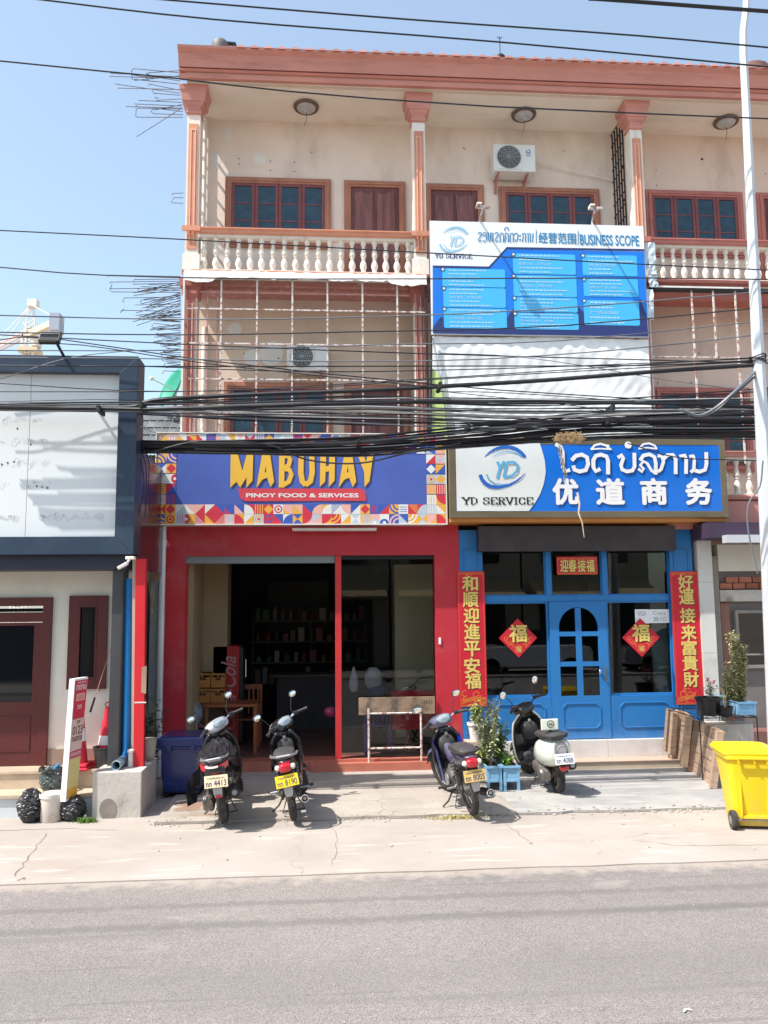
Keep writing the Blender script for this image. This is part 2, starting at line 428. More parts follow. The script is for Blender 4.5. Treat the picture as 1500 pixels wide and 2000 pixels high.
def ground_mat(name, base, lo, hi, speck=0.25, sscale=140, bands=None, stains=None, cracks=None, bump=0.3, rough=0.9, big=0.35):
    m = bpy.data.materials.new(name); m.use_nodes = True
    nt = m.node_tree; N = nt.nodes; L = nt.links; b = _bsdf(m)
    b.inputs['Roughness'].default_value = rough
    tc = N.new('ShaderNodeTexCoord')
    def nz(scale, st=(1, 1, 1), det=6, rg=0.6):
        mp = N.new('ShaderNodeMapping'); mp.inputs['Scale'].default_value = st
        L.new(tc.outputs['Object'], mp.inputs['Vector'])
        n = N.new('ShaderNodeTexNoise'); n.inputs['Scale'].default_value = scale; n.inputs['Detail'].default_value = det; n.inputs['Roughness'].default_value = rg
        L.new(mp.outputs[0], n.inputs['Vector']); return n.outputs['Fac']
    def rng(f, a, bb, c, d, smooth=False):
        r = N.new('ShaderNodeMapRange'); r.inputs['From Min'].default_value = a; r.inputs['From Max'].default_value = bb
        if smooth: r.interpolation_type = 'SMOOTHSTEP'
        r.inputs['To Min'].default_value = c; r.inputs['To Max'].default_value = d; L.new(f, r.inputs['Value']); return r.outputs[0]
    def mix(f, A, B):
        x = N.new('ShaderNodeMix'); x.data_type = 'RGBA'
        L.new(f, x.inputs['Factor'])
        for s_, v in (('A', A), ('B', B)):
            if isinstance(v, tuple): x.inputs[s_].default_value = (*v, 1)
            else: L.new(v, x.inputs[s_])
        return x.outputs['Result']
    def mul(c, f):
        v = N.new('ShaderNodeVectorMath'); v.operation = 'SCALE'; L.new(c, v.inputs[0]); L.new(f, v.inputs['Scale']); return v.outputs[0]
    c = mix(rng(nz(big, det=8), 0.35, 0.65, 0, 1, True), lo, hi)
    c = mix(rng(nz(2.3, det=8, rg=0.7), 0.42, 0.62, 0, 0.6, True), c, base)
    sp = nz(sscale, det=2, rg=0.5)
    c = mul(c, rng(sp, 0.3, 0.7, 1 - speck, 1 + speck))
    vo = N.new('ShaderNodeTexVoronoi'); vo.inputs['Scale'].default_value = sscale * 0.55; vo.inputs['Randomness'].default_value = 1
    L.new(tc.outputs['Object'], vo.inputs['Vector'])
    c = mul(c, rng(vo.outputs['Distance'], 0.0, 0.35, 1 + speck * 0.7, 1 - speck * 0.1))
    if bands:
        for (sc, st, a, bb, colr, amt) in bands:
            c = mix(rng(nz(sc, st, 5, 0.55), a, bb, 0, amt, True), c, colr)
    if stains:
        for (x, y, rx, ry, colr, amt) in stains:
            mp = N.new('ShaderNodeMapping'); mp.vector_type = 'TEXTURE'
            mp.inputs['Location'].default_value = (x, y, 0); mp.inputs['Scale'].default_value = (rx, ry, 1)
            L.new(tc.outputs['Object'], mp.inputs['Vector'])
            sx = N.new('ShaderNodeSeparateXYZ'); L.new(mp.outputs[0], sx.inputs[0])
            cx = N.new('ShaderNodeCombineXYZ'); L.new(sx.outputs[0], cx.inputs[0]); L.new(sx.outputs[1], cx.inputs[1])
            ln = N.new('ShaderNodeVectorMath'); ln.operation = 'LENGTH'; L.new(cx.outputs[0], ln.inputs[0])
            ad = N.new('ShaderNodeMath'); ad.operation = 'ADD'; L.new(ln.outputs['Value'], ad.inputs[0])
            L.new(rng(nz(7, det=5), 0.3, 0.7, -0.5, 0.5), ad.inputs[1])
            c = mix(rng(ad.outputs[0], 0.75 if rx < 10 else 0.1, 1.05 if rx < 10 else 1.3, amt, 0, True), c, colr)
    if cracks:
        cs, cw, camt = cracks
        ds = N.new('ShaderNodeVectorMath'); ds.operation = 'ADD'
        nn = N.new('ShaderNodeTexNoise'); nn.inputs['Scale'].default_value = 3.0; nn.inputs['Detail'].default_value = 5; L.new(tc.outputs['Object'], nn.inputs['Vector'])
        sc_ = N.new('ShaderNodeVectorMath'); sc_.operation = 'SCALE'; sc_.inputs['Scale'].default_value = 0.5; L.new(nn.outputs['Color'], sc_.inputs[0])
        L.new(tc.outputs['Object'], ds.inputs[0]); L.new(sc_.outputs[0], ds.inputs[1])
        v2 = N.new('ShaderNodeTexVoronoi'); v2.feature = 'DISTANCE_TO_EDGE'; v2.inputs['Scale'].default_value = cs
        L.new(ds.outputs[0], v2.inputs['Vector'])
        msk = N.new('ShaderNodeMath'); msk.operation = 'MULTIPLY'
        L.new(rng(v2.outputs['Distance'], 0, cw, camt, 0), msk.inputs[0]); L.new(rng(nz(0.8), 0.45, 0.6, 0, 1), msk.inputs[1])
        c = mix(msk.outputs[0], c, (0.10, 0.085, 0.075))
    L.new(c, b.inputs['Base Color'])
    bp = N.new('ShaderNodeBump'); bp.inputs['Strength'].default_value = bump; bp.inputs['Distance'].default_value = 0.012
    L.new(sp, bp.inputs['Height']); L.new(bp.outputs[0], b.inputs['Normal'])
    return m

m_asph = ground_mat('worn_asphalt', (0.226, 0.200, 0.185), (0.202, 0.178, 0.165), (0.246, 0.217, 0.200), speck=0.45, sscale=120, big=0.25,
                    bands=[(1.0, (0.10, 3.2, 1), 0.56, 0.66, (0.15, 0.135, 0.13), 0.42), (1.0, (0.25, 9, 1), 0.62, 0.68, (0.115, 0.10, 0.10), 0.38),
                           (1.6, (0.6, 1.2, 1), 0.62, 0.70, (0.34, 0.31, 0.28), 0.4)], bump=0.5,
                    stains=[(0, 7.95, 80, 0.32, (0.38, 0.325, 0.275), 0.75), (0, 6.75, 70, 0.09, (0.12, 0.11, 0.103), 0.55), (0, 7.2, 70, 0.07, (0.125, 0.115, 0.107), 0.5), (0, 5.7, 70, 0.5, (0.15, 0.137, 0.128), 0.35)])
m_shoulder = ground_mat('dusty_concrete', (0.365, 0.315, 0.278), (0.33, 0.28, 0.245), (0.40, 0.35, 0.31), speck=0.12, sscale=110, big=0.5,
                        bands=[(1.0, (0.5, 2.2, 1), 0.55, 0.72, (0.31, 0.245, 0.205), 0.6), (2.2, (0.5, 3.5, 1), 0.60, 0.66, (0.50, 0.435, 0.375), 0.6)],
                        cracks=(0.30, 0.004, 0.35), bump=0.25)
m_slab = ground_mat('stained_slab', (0.38, 0.33, 0.285), (0.32, 0.28, 0.24), (0.43, 0.38, 0.33), speck=0.16, sscale=100, big=0.9,
                    bands=[(1.3, (0.6, 2.5, 1), 0.55, 0.7, (0.30, 0.26, 0.225), 0.6)],
                    stains=[(-1.62, 10.55, 0.22, 0.30, (0.24, 0.13, 0.075), 0.8), (-1.35, 10.1, 0.3, 0.12, (0.30, 0.2, 0.13), 0.6), (-0.2, 12.1, 0.6, 0.3, (0.25, 0.22, 0.2), 0.5)],
                    cracks=(0.8, 0.012, 0.7), bump=0.4)
m_slabg = ground_mat('grey_cement', (0.33, 0.315, 0.30), (0.27, 0.26, 0.25), (0.40, 0.375, 0.35), speck=0.16, sscale=100, big=0.8,
                     bands=[(1.6, (0.7, 3.0, 1), 0.52, 0.66, (0.46, 0.43, 0.40), 0.6), (3, (0.8, 2, 1), 0.6, 0.7, (0.17, 0.16, 0.15), 0.5)], cracks=(0.5, 0.008, 0.5), bump=0.4)
m_earth = ground_mat('bare_earth', (0.36, 0.28, 0.21), (0.3, 0.24, 0.18), (0.42, 0.34, 0.27), speck=0.2, sscale=60, big=0.05)

# ------------------------------------------------------------------ ground
def sheet(name, pts, z, m, thick=0.0, kind='structure'):
    mb = MB()
    if thick: mb.prism(pts, z - thick, z, 'z')
    else: mb.add([(x, y, z) for x, y in pts], [tuple(range(len(pts)))])
    return tag(mb.build(name, m), kind=kind)
YF = 12.6
sheet('ground', [(-600, -600), (600, -600), (600, 900), (-600, 900)], -0.16, m_earth)
def wav(x0, x1, y, amp, st=0.35, sd=3):
    r = random.Random(sd); out = []; x = x0
    while x < x1:
        out.append((x, y + r.uniform(-amp, amp) * (0.5 + 0.5 * sin(x * 0.7)))); x += st * r.uniform(0.6, 1.4)
    return out + [(x1, y)]
sheet('road', [(-60, -3.4), (60, -3.4), (60, 7.95), (-60, 7.95)], -0.012, m_asph, 0.12)
sheet('pavement', wav(-40, 40, 7.87, 0.02, 0.5) + [(40, 16), (-40, 16)], 0.0, m_shoulder, 0.14)
sheet('pavement', wav(-1.93, 2.25, 9.80, 0.03, 0.22, 5) + [(2.25, 12.75), (-1.93, 12.75)], 0.034, m_slab, 0.03)
sheet('pavement', wav(2.256, 9.0, 9.80, 0.035, 0.2, 8) + [(9.0, 12.75), (2.256, 12.75)], 0.030, m_slabg, 0.026)
sheet('pavement', [(-60, -7.5), (60, -7.5), (60, -3.5), (-60, -3.5)], 0.06, m_shoulder, 0.2)
# crumbs and gravel along the broken slab edge
g = MB(); rr = random.Random(11)
for i in range(420):
    x = rr.uniform(-2.0, 6.5); y = 9.78 + rr.gauss(0, 0.06) if rr.random() < 0.88 else rr.uniform(7.9, 11.5)
    s_ = rr.uniform(0.004, 0.016)
    if x > 2: s_ *= 1.3
    g.ell((x, y, (0.034 if y > 9.82 else 0) + s_ * 0.4), (s_ * rr.uniform(.7, 1.4), s_, s_ * 0.7), 6, 4)
for i in range(120):
    x = rr.uniform(-5, 6); y = rr.uniform(4.5, 7.9); s_ = rr.uniform(0.003, 0.008)
    g.ell((x, y, -0.012 + s_ * 0.4), (s_, s_, s_ * 0.7), 5, 4)
tag(g.build('gravel', mat('gravel_grey', (0.38, 0.34, 0.3), 0.9, var=0.3, vscale=20), smooth=True), 'loose gravel crumbs along the broken pavement edge', 'gravel', kind='stuff')
# cracks in the concrete shoulder
m_crack = mat('crack_dark', (.17, .14, .115), .95)
def crack(pts, w, seed):
    r = random.Random(seed); P = [atz(*p, .002) for p in pts]; out = []
    for a, b in zip(P, P[1:]):
        for k in range(7): out.append(a.lerp(b, k / 7) + Vector((r.uniform(-.02, .02), r.uniform(-.02, .02), 0)))
    out.append(P[-1]); L = []; R_ = []
    for i, p in enumerate(out):
        d = (out[min(i + 1, len(out) - 1)] - out[max(i - 1, 0)]).normalized(); n = Vector((-d.y, d.x, 0)) * w * r.uniform(.15, .6)
        L.append(tuple(p + n)); R_.append(tuple(p - n))
    n = len(L); mb = MB().add(L + R_, [(i, i + 1, n + i + 1, n + i) for i in range(n - 1)])
    tag(mb.build('pavement_crack', m_crack, noflip=True), kind='structure')
crack([(92, 1628), (60, 1668), (30, 1712)], .014, 1); crack([(975, 1602), (1005, 1622), (1034, 1644)], .008, 2); crack([(0, 1622), (120, 1618), (230, 1621)], .012, 3); crack([(1240, 1640), (1330, 1652), (1500, 1650)], .007, 4); crack([(640, 1600), (660, 1640), (650, 1690)], .006, 5)
# grass tufts at the kerb
def grass(name, cx, cy, n, spread, h, label, colr, sd=1):
    r = random.Random(sd); mb = MB()
    for i in range(n):
        x = cx + r.gauss(0, spread[0]); y = cy + r.gauss(0, spread[1]); a = r.uniform(0, 2 * pi); hh = h * r.uniform(0.4, 1.2)
        dx, dy = cos(a) * hh * 0.6, sin(a) * hh * 0.6; w = 0.004
        px_, py_ = -sin(a) * w, cos(a) * w
        mb.add([(x - px_, y - py_, 0), (x + px_, y + py_, 0), (x + dx * .5 + px_ * .7, y + dy * .5 + py_ * .7, hh * .7), (x + dx * .5 - px_ * .7, y + dy * .5 - py_ * .7, hh * .7), (x + dx, y + dy, hh * .85)],
               [(0, 1, 2, 3), (3, 2, 4)])
    o = mb.build(name, mat(name + '_green', colr, 0.7, var=0.3, vscale=20), noflip=True)
    return tag(o, label, 'grass', kind='stuff')
p = atz(170, 1606)
grass('grass', p.x, p.y, 240, (0.055, 0.03), 0.06, 'small green weed tuft at the foot of the concrete block', (0.12, 0.22, 0.035), 2)
p = atz(890, 1598)
grass('grass', p.x, p.y - 0.02, 420, (0.14, 0.03), 0.04, 'dry yellow grass growing from the pavement edge by the blue motorbike', (0.46, 0.40, 0.16), 3)
# ------------------------------------------------------------------ the three-storey shophouse
ZS = 10.85                        # veranda soffit
YB = 13.45                        # rear wall of the verandas
CX = [(-2.205, -1.995), (1.451, 1.661), (5.137, 5.338), (8.80, 9.01)]
bld = thing('shophouse', 'three storey peach shophouse with balustraded balconies and terracotta eaves above the shops', 'building', (3.0, YF, 0))
def part(mb, name, m, parent=None, **k): return mb.build(name, m, parent if parent is not None else bld, **k)

# walls behind the balconies
zf3 = at(600, 530, YF).z          # third floor level
z2c = at(600, 587, YB).z          # second floor ceiling
z2f = 4.15
part(MB().box(-2.205, 1.556, YB, YB + .2, zf3 - .3, ZS + .3), 'wall', m_cream)
part(MB().box(1.556, 5.237, YB, YB + .2, zf3 - .3, ZS + .3), 'wall', m_cream)
part(MB().box(5.237, 12.9, YB, YB + .2, zf3 - .3, ZS + .3), 'wall', m_cream3)
part(MB().box(-2.205, 1.556, YB, YB + .2, z2f - .4, zf3 - .3), 'wall', m_cream2)
part(MB().box(1.556, 5.237, YB, YB + .2, z2f - .4, zf3 - .3), 'wall', m_cream2)
part(MB().box(5.237, 12.9, YB, YB + .2, z2f - .4, zf3 - .3), 'wall', m_cream3)
part(MB().box(-2.205, -2.05, YB + .2, 22, 0, ZS + .3).box(-2.05, 12.9, 21.8, 22, 0, ZS + .3).box(12.75, 12.9, YB + .2, 21.8, 0, ZS + .3), 'rear_wall', m_cream2)
part(MB().box(-2.205, 12.9, 12.50, YB + .2, ZS, ZS + .25), 'soffit', m_soffit)
part(MB().box(-2.19, 12.9, 12.335, 12.495, ZS + .045, ZS + .25), 'soffit_step', m_soffit)
# eaves moulding
zt = at(600, 96, 12.12).z
def fz(v, Y): return at(600, v, Y).z
prof = [(12.62, fz(160, 12.33)), (12.33, fz(160, 12.33)), (12.31, fz(152, 12.31)), (12.34, fz(151, 12.34)), (12.30, fz(147, 12.30)), (12.27, fz(143, 12.27)), (12.31, fz(141, 12.31)),
        (12.27, fz(139, 12.27)), (12.245, fz(128, 12.245)), (12.20, fz(112, 12.2)), (12.13, fz(101, 12.13)), (12.12, zt), (12.62, zt + .02)]
prof[1] = (12.33, ZS); prof[0] = (12.48, ZS + .05)
prof[-1] = (12.6, zt)
fas = MB().prism(prof, -2.30, 13.2, 'x')
part(fas, 'eaves_moulding', m_terra)
part(MB().prism([(12.18, zt + .004), (20, zt + 2.2), (20, zt + .004)], -2.25, 13.1, 'x'), 'roof', mat('red_roof_sheet', (0.42, 0.15, 0.12), 0.6, var=.15))
t0 = MB()
R_ = []
for (y, z) in ((12.10, zt - .005), (12.9, zt + .20)):
    R_.append([Vector((cos(pi * k / 6) * .06, y, z - .02 + sin(pi * k / 6) * .042)) for k in range(7)])
t0.add([p for r in R_ for p in r], [(i, i + 1, 8 + i, 7 + i) for i in range(6)] + [tuple(range(7))])
tl0 = t0.build('roof_tile', mat('pink_roof_tile', (0.52, 0.25, 0.22), .7, rand=.2), bld, noflip=True, solid=.012)
tx = at(470, 92, 12.1).x
tl0.location = Vector((tx, 0, 0)) - WL[bld.name]
for i in range(1, 44):
    copy_part(tl0, bld, offset=(i * .215, 0, 0))

# columns
def square_loft(mb, cx, cy, secs):
    mb.rings([[Vector((cx - w, cy - d, z)), Vector((cx + w, cy - d, z)), Vector((cx + w, cy + d, z)), Vector((cx - w, cy + d, z))] for z, w, d in secs])
def column(i, z0, z1, zped, m_panel, top_dark=False, capital=True):
    x0, x1 = CX[i]; cx = (x0 + x1) / 2; hw = (x1 - x0) / 2
    c = part(MB().box(x0, x1, YF, YF + .25, z0, z1), 'column', m_white if i else m_cream)
    zs = z1 - .62 if capital else z1 - .3
    pn = MB().box(x0 + .03, x1 - .03, YF - .012, YF - .001, zped + .03, zs)
    pn.build('shaft_panel', m_panel, c)
    rb = MB()
    for s in (-1, 1):
        rb.box(cx + s * .034 - .008, cx + s * .034 + .008, YF - .022, YF - .0125, zped + .12, zs - .10)
    rb.box(cx - .026, cx + .026, YF - .022, YF - .0125, zs - .116, zs - .10)
    rb.build('fluting', mat('flute_highlight_peach', (0.74, 0.42, 0.30), .5), c)  # flutes coloured paler than the panel: sun highlights put into the paint
    MB().box(x0 - .03, x1 + .03, YF - .03, YF - .0, z0, z0 + .26).build('plinth', m_white, c)
    pp = MB().box(x0 + .03, x1 - .03, YF - .045, YF - .031, z0 + .12, z0 + .24)
    if capital:
        cp = MB(); square_loft(cp, cx, YF + .1, [(z1 - .46, hw, .11), (z1 - .44, hw + .02, .13), (z1 - .40, hw + .02, .13), (z1 - .385, hw - .005, .105), (z1 - .34, hw + .01, .12), (z1 - .30, hw + .05, .15),
                                               (z1 - .27, hw + .055, .16), (z1 - .26, hw + .08, .18), (z1 - .10, hw + .10, .2), (z1 - .085, hw + .115, .21), (z1 - .002, hw + .125, .22)])
        cp.build('capital', m_terra, c, bevel=.006)
    else:
        cp = MB(); square_loft(cp, cx, YF + .1, [(z1 - .3, hw + .0, .115), (z1 - .24, hw + .03, .14), (z1 - .16, hw + .03, .14), (z1 - .12, hw + .06, .16), (z1, hw + .07, .17)])
        cp.build('capital', m_rust_trim, c)
    return c
zr = at(600, 468, YF).z
for i in range(4):
    column(i, zf3 - .02, ZS, zf3 + .30, m_orange if i < 3 else m_terra)
    column(i, z2f, z2c - .02, z2f + .3, m_rust_trim, capital=False)
# side infill of the left balcony, leaving a slot for the sun
part(MB().box(-2.2, -2.14, YF + .25, 13.2, zf3, ZS).box(-2.2, -2.14, 13.40, 13.45, zf3, ZS), 'side_panel', m_white)
sg = MB()
for k in range(9): sg.bar((-2.17, 13.2, zf3 + .25 + k * .33), (-2.17, 13.41, zf3 + .12 + k * .33), .03)
part(sg, 'side_grille', m_dkiron)

# balcony slabs with stepped trim
def slab_trim(xa, xb, z, m, step=.05, d=0.0):
    s = part(MB().box(xa, xb, YF - .02 - d, YB, z - .12, z), 'balcony_slab', m_white)
    MB().prism([(YF - .021 - d, z - .12), (YF - .10 - d, z - .10), (YF - .115 - d, z - .055), (YF - .09 - d, z - .04), (YF - .021 - d, z - .012)], xa - .02, xb, 'x').build('slab_moulding', m, s)
    return s
def balustrade(xa, xb, z0, z1, m, n, seed=0):
    """rail, feet and separate balusters between xa and xb"""
    r = part(MB().prism([(YF - .045, z1 - .085), (YF - .05, z1 - .03), (YF - .07, z1 - .018), (YF - .07, z1), (YF + .16, z1), (YF + .16, z1 - .085)], xa, xb, 'x'), 'balcony_rail', m)
    MB().box(xa, xb, YF + .0, YF + .12, z1 - .135, z1 - .086).build('rail_bed', m_white, r)
    h = z1 - .135 - z0
    p = [(.046, 0), (.046, .05), (.034, .065), (.038, .10), (.052, .17), (.056, .24), (.045, .33), (.028, .40), (.026, .43), (.038, .445), (.038, .465), (.030, .48), (.046, .52), (.050, .58), (.040, .68), (.026, .78), (.024, .84), (.036, .86), (.036, .88), (.044, .93), (.046, 1.0)]
    b0 = MB().lathe([(a, z0 + b * h) for a, b in p], (0, YF + .06, 0), 10)
    b0 = b0.build('baluster', m_bal, bld, smooth=True)
    for k in range(n):
        x = xa + (k + .5) * (xb - xa) / n
        if k == 0: b0.location.x = x - WL[bld.name].x
        else: copy_part(b0, bld, loc=(x - WL[bld.name].x, b0.location.y, b0.location.z))
m_bal = mat('white_baluster_paint', (0.74, 0.68, 0.60), 0.7, var=0.08, vscale=8, dirt=(0.3, 0.25, 0.2), damount=0.6, dscale=9, dlo=.52, dhi=.72, rand=.08)
zr3 = at(600, 451, YF).z
slab_trim(-2.205, 1.85, zf3, m_orange); slab_trim(1.85, 5.15, zf3, m_orange); slab_trim(5.15, 12.9, zf3, m_rust_trim)
balustrade(-1.995, 1.451, zf3 + .005, zr3, m_orange, 19)
balustrade(5.338, 8.80, zf3 + .005, zr3, m_rust_trim, 19)
for i, mm in ((0, m_orange), (1, m_orange), (2, m_rust_trim)):
    x0, x1 = CX[i]
    part(MB().box(x0 - .04, x1 + .04, YF - .075, YF - .046, zr3 - .07, zr3 + .012), 'rail_cap', mm)
# second floor: moulded beam and red-brown ceiling
for a, b, mm in ((-2.2, 5.15, m_redox), (5.15, 12.9, m_rust_trim)):
    part(MB().prism([(12.72, zf3 - .125), (12.72, zf3 - .20), (12.76, zf3 - .22), (12.76, zf3 - .27), (12.82, zf3 - .29), (12.82, z2c + .02), (13.05, z2c + .002), (YB - .001, z2c + .002), (YB - .001, zf3 - .125)], a, b, 'x'), 'ceiling_moulding', mm)
z2r = at(1440, 882, YF).z
slab_trim(-2.205, 5.15, z2f, m_orange); slab_trim(5.15, 12.9, at(1440, 965, YF).z, m_terra, d=.02)
part(MB().box(5.4, 12.9, YF - .1, YF + .2, 3.62, at(1440, 965, YF).z - .125), 'beam', m_terra)
zz = at(1440, 965, YF).z
balustrade(5.338, 8.80, zz + .005, z2r, m_terra, 17)

# windows and doors
def window(xa, xb, za, zb, Y, n, m_case=m_casing, m_s=m_sash, cw=.10, rows=3, half_open=False):
    w = MB()
    w.frame(xa, xb, za, zb, cw * .45, Y - .05, Y - .001)
    w.frame(xa + cw * .45, xb - cw * .45, za + cw * .45, zb - cw * .45, cw * .3, Y - .075, Y - .001)
    w.frame(xa + cw * .75, xb - cw * .75, za + cw * .75, zb - cw * .75, cw * .35, Y - .06, Y - .001)
    w = w.build('window', m_case, bld)
    a, b = xa + cw * 1.1, xb - cw * 1.1; c, d = za + cw * 1.1, zb - cw * 1.1
    sw = (b - a) / n
    MB().box(a, b, Y - .004, Y - .0015, c, d).build('blind', m_blackm, w)
    for k in range(n):
        p, q = a + k * sw + .004, a + (k + 1) * sw - .004
        s = MB().frame(p, q, c, d, .05, Y - .05, Y - .02)
        ph = (d - c - .10) / rows
        for r in range(1, rows): s.box(p + .05, q - .05, Y - .045, Y - .025, c + .05 + r * ph - .009, c + .05 + r * ph + .009)
        s.build('sash', m_s, w)
        pm = MB()
        for r in range(rows):
            pm.box(p + .051, q - .051, Y - .037, Y - .031, c + .05 + r * ph + .0095, c + .05 + (r + 1) * ph - .0095)
        pm.build('pane', m_pane, w)
    return w
m_wood2 = mat('worn_door_panel', (0.20, 0.075, 0.068), 0.45, var=0.4, vscale=3, stretch=(8, 8, 0.7), bump=0.1, bscale=20)
def panel_door(xa, xb, za, zb, Y, m_case=m_casing, cw=.11):
    w = MB()
    w.frame(xa, xb, za, zb, cw * .4, Y - .05, Y - .001, bottom=False)
    w.frame(xa + cw * .4, xb - cw * .4, za, zb - cw * .4, cw * .3, Y - .075, Y - .001, bottom=False)
    w.frame(xa + cw * .7, xb - cw * .7, za, zb - cw * .7, cw * .35, Y - .06, Y - .001, bottom=False)
    w = w.build('door', m_case, bld)
    a, b, c, d = xa + cw * 1.05, xb - cw * 1.05, za, zb - cw * 1.05
    MB().box(a, b, Y - .03, Y - .0015, c, d).build('leaf', m_wood, w)
    mid = (a + b) / 2
    for s in (-1, 1):
        p, q = (a + .07, mid - .03) if s < 0 else (mid + .03, b - .07)
        zt_ = d - .12; r = MB(); pts = []
        for k in range(9):
            u = k / 8; xx = p + (q - p) * u
            pts.append((xx, zt_ + .03 * sin(pi * u * 2 * (1 if s < 0 else -1)) + (.05 * (u if s < 0 else 1 - u))))
        pts = [(p, za + .3)] + pts + [(q, za + .3)]
        r.prism(pts, Y - .055, Y - .0305, 'y')
        r.build('carved_panel', m_wood2, w, bevel=.018)
    MB().ell((a + .03, Y - .06, za + 1.0), (.018, .03, .018), 8, 6).build('handle', m_steel, w, smooth=True)
    return w
def zb_(x, v): return at(x, v, YB).z
zs3 = at(600, 487, YB).z
window(at(440, 400, YB).x, at(647, 400, YB).x, zs3, zb_(540, 350), YB, 4)
panel_door(at(672, 400, YB).x, at(792, 400, YB).x, zf3, zb_(730, 356), YB)
panel_door(at(828, 400, YB).x, at(945, 400, YB).x, zf3, zb_(890, 362), YB)
window(at(974, 400, YB).x, at(1170, 400, YB).x, zs3, zb_(1070, 369), YB, 4)
window(at(1261, 420, YB).x, at(1450, 420, YB).x, zs3, zb_(1350, 375), YB, 4, m_rust_trim)
panel_door(at(1478, 420, YB).x, at(1600, 420, YB).x, zf3, zb_(1500, 379), YB, m_rust_trim)
z2w = zb_(540, 748)
window(at(438, 760, YB).x, at(650, 760, YB).x, z2w - 1.35, z2w, YB, 4)
panel_door(at(672, 760, YB).x, at(800, 760, YB).x, z2f, zb_(730, 752), YB)
window(at(1275, 770, YB).x, at(1462, 770, YB).x, z2w - 1.5, zb_(1360, 758), YB, 4, m_rust_trim)
panel_door(at(1482, 770, YB).x, at(1610, 770, YB).x, z2f, zb_(1500, 758), YB, m_rust_trim)

# putty patches, holes, pipes on the rear walls
m_putty = mat('putty_patch_paint', (0.72, 0.69, 0.64), .8, var=.05)
for x, v, a, b in ((444, 262, .085, .12), (508, 310, .115, .115), (420, 315, .09, .16), (446, 345, .06, .07)):
    c = at(x, v, YB); pm = MB(); disc(pm, c.x, c.z, a, b, YB - .002, 18); part(pm, 'putty_patch', m_putty, noflip=True)
for x, v, a, b in ((459, 643, .12, .12), (492, 698, .14, .13), (530, 690, .2, .22)):
    c = at(x, v, YB); pm = MB(); disc(pm, c.x, c.z, a, b, YB - .002, 18); part(pm, 'putty_patch', m_putty, noflip=True)
hm = MB()
for x, v in ((467, 310), (467, 321), (528, 315), (528, 333), (575, 317), (575, 335), (609, 298), (905, 289), (908, 291), (1101, 295), (1371, 311), (1281, 333), (1282, 362), (1495, 339)):
    c = at(x, v, YB); disc(hm, c.x, c.z, .012 if x != 1371 else .026, .012 if x != 1371 else .024, YB - .0025, 8)
for x, v in ((477, 691), (477, 699), (544, 700), (478, 722), (1365, 690), (1285, 747), (1350, 747), (1420, 718)):
    c = at(x, v, YB); disc(hm, c.x, c.z, .013, .013, YB - .0025, 8)
part(hm, 'drill_hole', m_print_k, noflip=True, kind='stuff')
def pipe(name, x, v0, v1, Y, r, m):
    a = at(x, v0, Y); b = at(x, v1, Y)
    return part(MB().cyl((a.x, Y, a.z), (a.x, Y, b.z), r, 10), name, m, smooth=True)
pipe('downpipe', 401, 232, 530, YB - .06, .035, m_white)
pipe('downpipe', 1197, 258, 530, YB - .06, .04, m_white)
pipe('downpipe', 400, 640, 860, YB - .06, .045, m_white)
# dark partition grille beside the third column
gx = CX[2][0] - .02
gm = MB()
for k in range(5): gm.box(gx - .012, gx + .012, 12.87 + k * .12, 12.89 + k * .12, zf3, ZS - .1)
for k in range(14): gm.box(gx - .018, gx - .0125, 12.86, YB - .05, zf3 + .1 + k * .22, zf3 + .125 + k * .22)
part(gm, 'partition_grille', m_dkiron)
for k in range(3):
    c = at(1216 + k * 2, 325 + k * 66, 12.9)
    part(MB().ell((gx - .03, 12.9, c.z), (.03, .03, .03), 6, 4), 'grille_knob', m_dkiron)

# rusty security cage over the second floor, bars one by one
YC = 12.42
zct, zcb = at(600, 541, YC).z, at(600, 862, YC).z
barlist = [432, 502, 571, 639.5, 708, 776]
bm0 = None
for x in barlist:
    c = at(x, 600, YC)
    if bm0 is None:
        bm0 = part(MB().box(-.013, .013, YC - .01, YC + .014, zcb, zct), 'cage_bar', m_iron)
        bm0.location.x = c.x - WL[bld.name].x; bx0 = c.x
    else: copy_part(bm0, bld, offset=(c.x - bx0, 0, 0))
xa, xb = at(359, 600, YC).x, at(833, 600, YC).x
for v, a, b in ((573, 390, 800), (605, 365, 833), (672, 365, 833), (741, 365, 833), (806, 365, 833)):
    z = at(600, v, YC).z
    part(MB().box(at(a, 600, YC).x, at(b, 600, YC).x, YC + .015, YC + .035, z - .011, z + .011), 'cage_bar', m_iron if v != 573 else m_redox)
# cage sides: red oxide verticals running back to the wall columns
for x, k0 in ((xa, -1), (xb, 1)):
    for k in range(5):
        y = YC + .05 + k * .085
        part(MB().box(x - .012 + 0 * k, x + .012, y - .011, y + .011, zcb, zct - .12), 'cage_bar', m_redox)
    for z in (zct - .13, zct - .75, zct - 1.4, zct - 2.05):
        part(MB().box(x - .014, x + .014, YC + .0, YF - .02, z - .012, z + .012), 'cage_bar', m_redox)
part(MB().box(xa - .015, xa + .012, YC - .02, YC + .03, zcb, zct + .03), 'cage_post', m_white)
part(MB().box(xb - .02, xb + .015, YC - .02, YC + .03, zcb, zct - .05), 'cage_post', m_dkiron)
for x in (405, 425, 812, 822):
    c = at(x, 620, YF - .06)
    part(MB().box(c.x - .012, c.x + .012, YF - .07, YF - .048, zcb, zct - .2), 'cage_bar', m_redox)
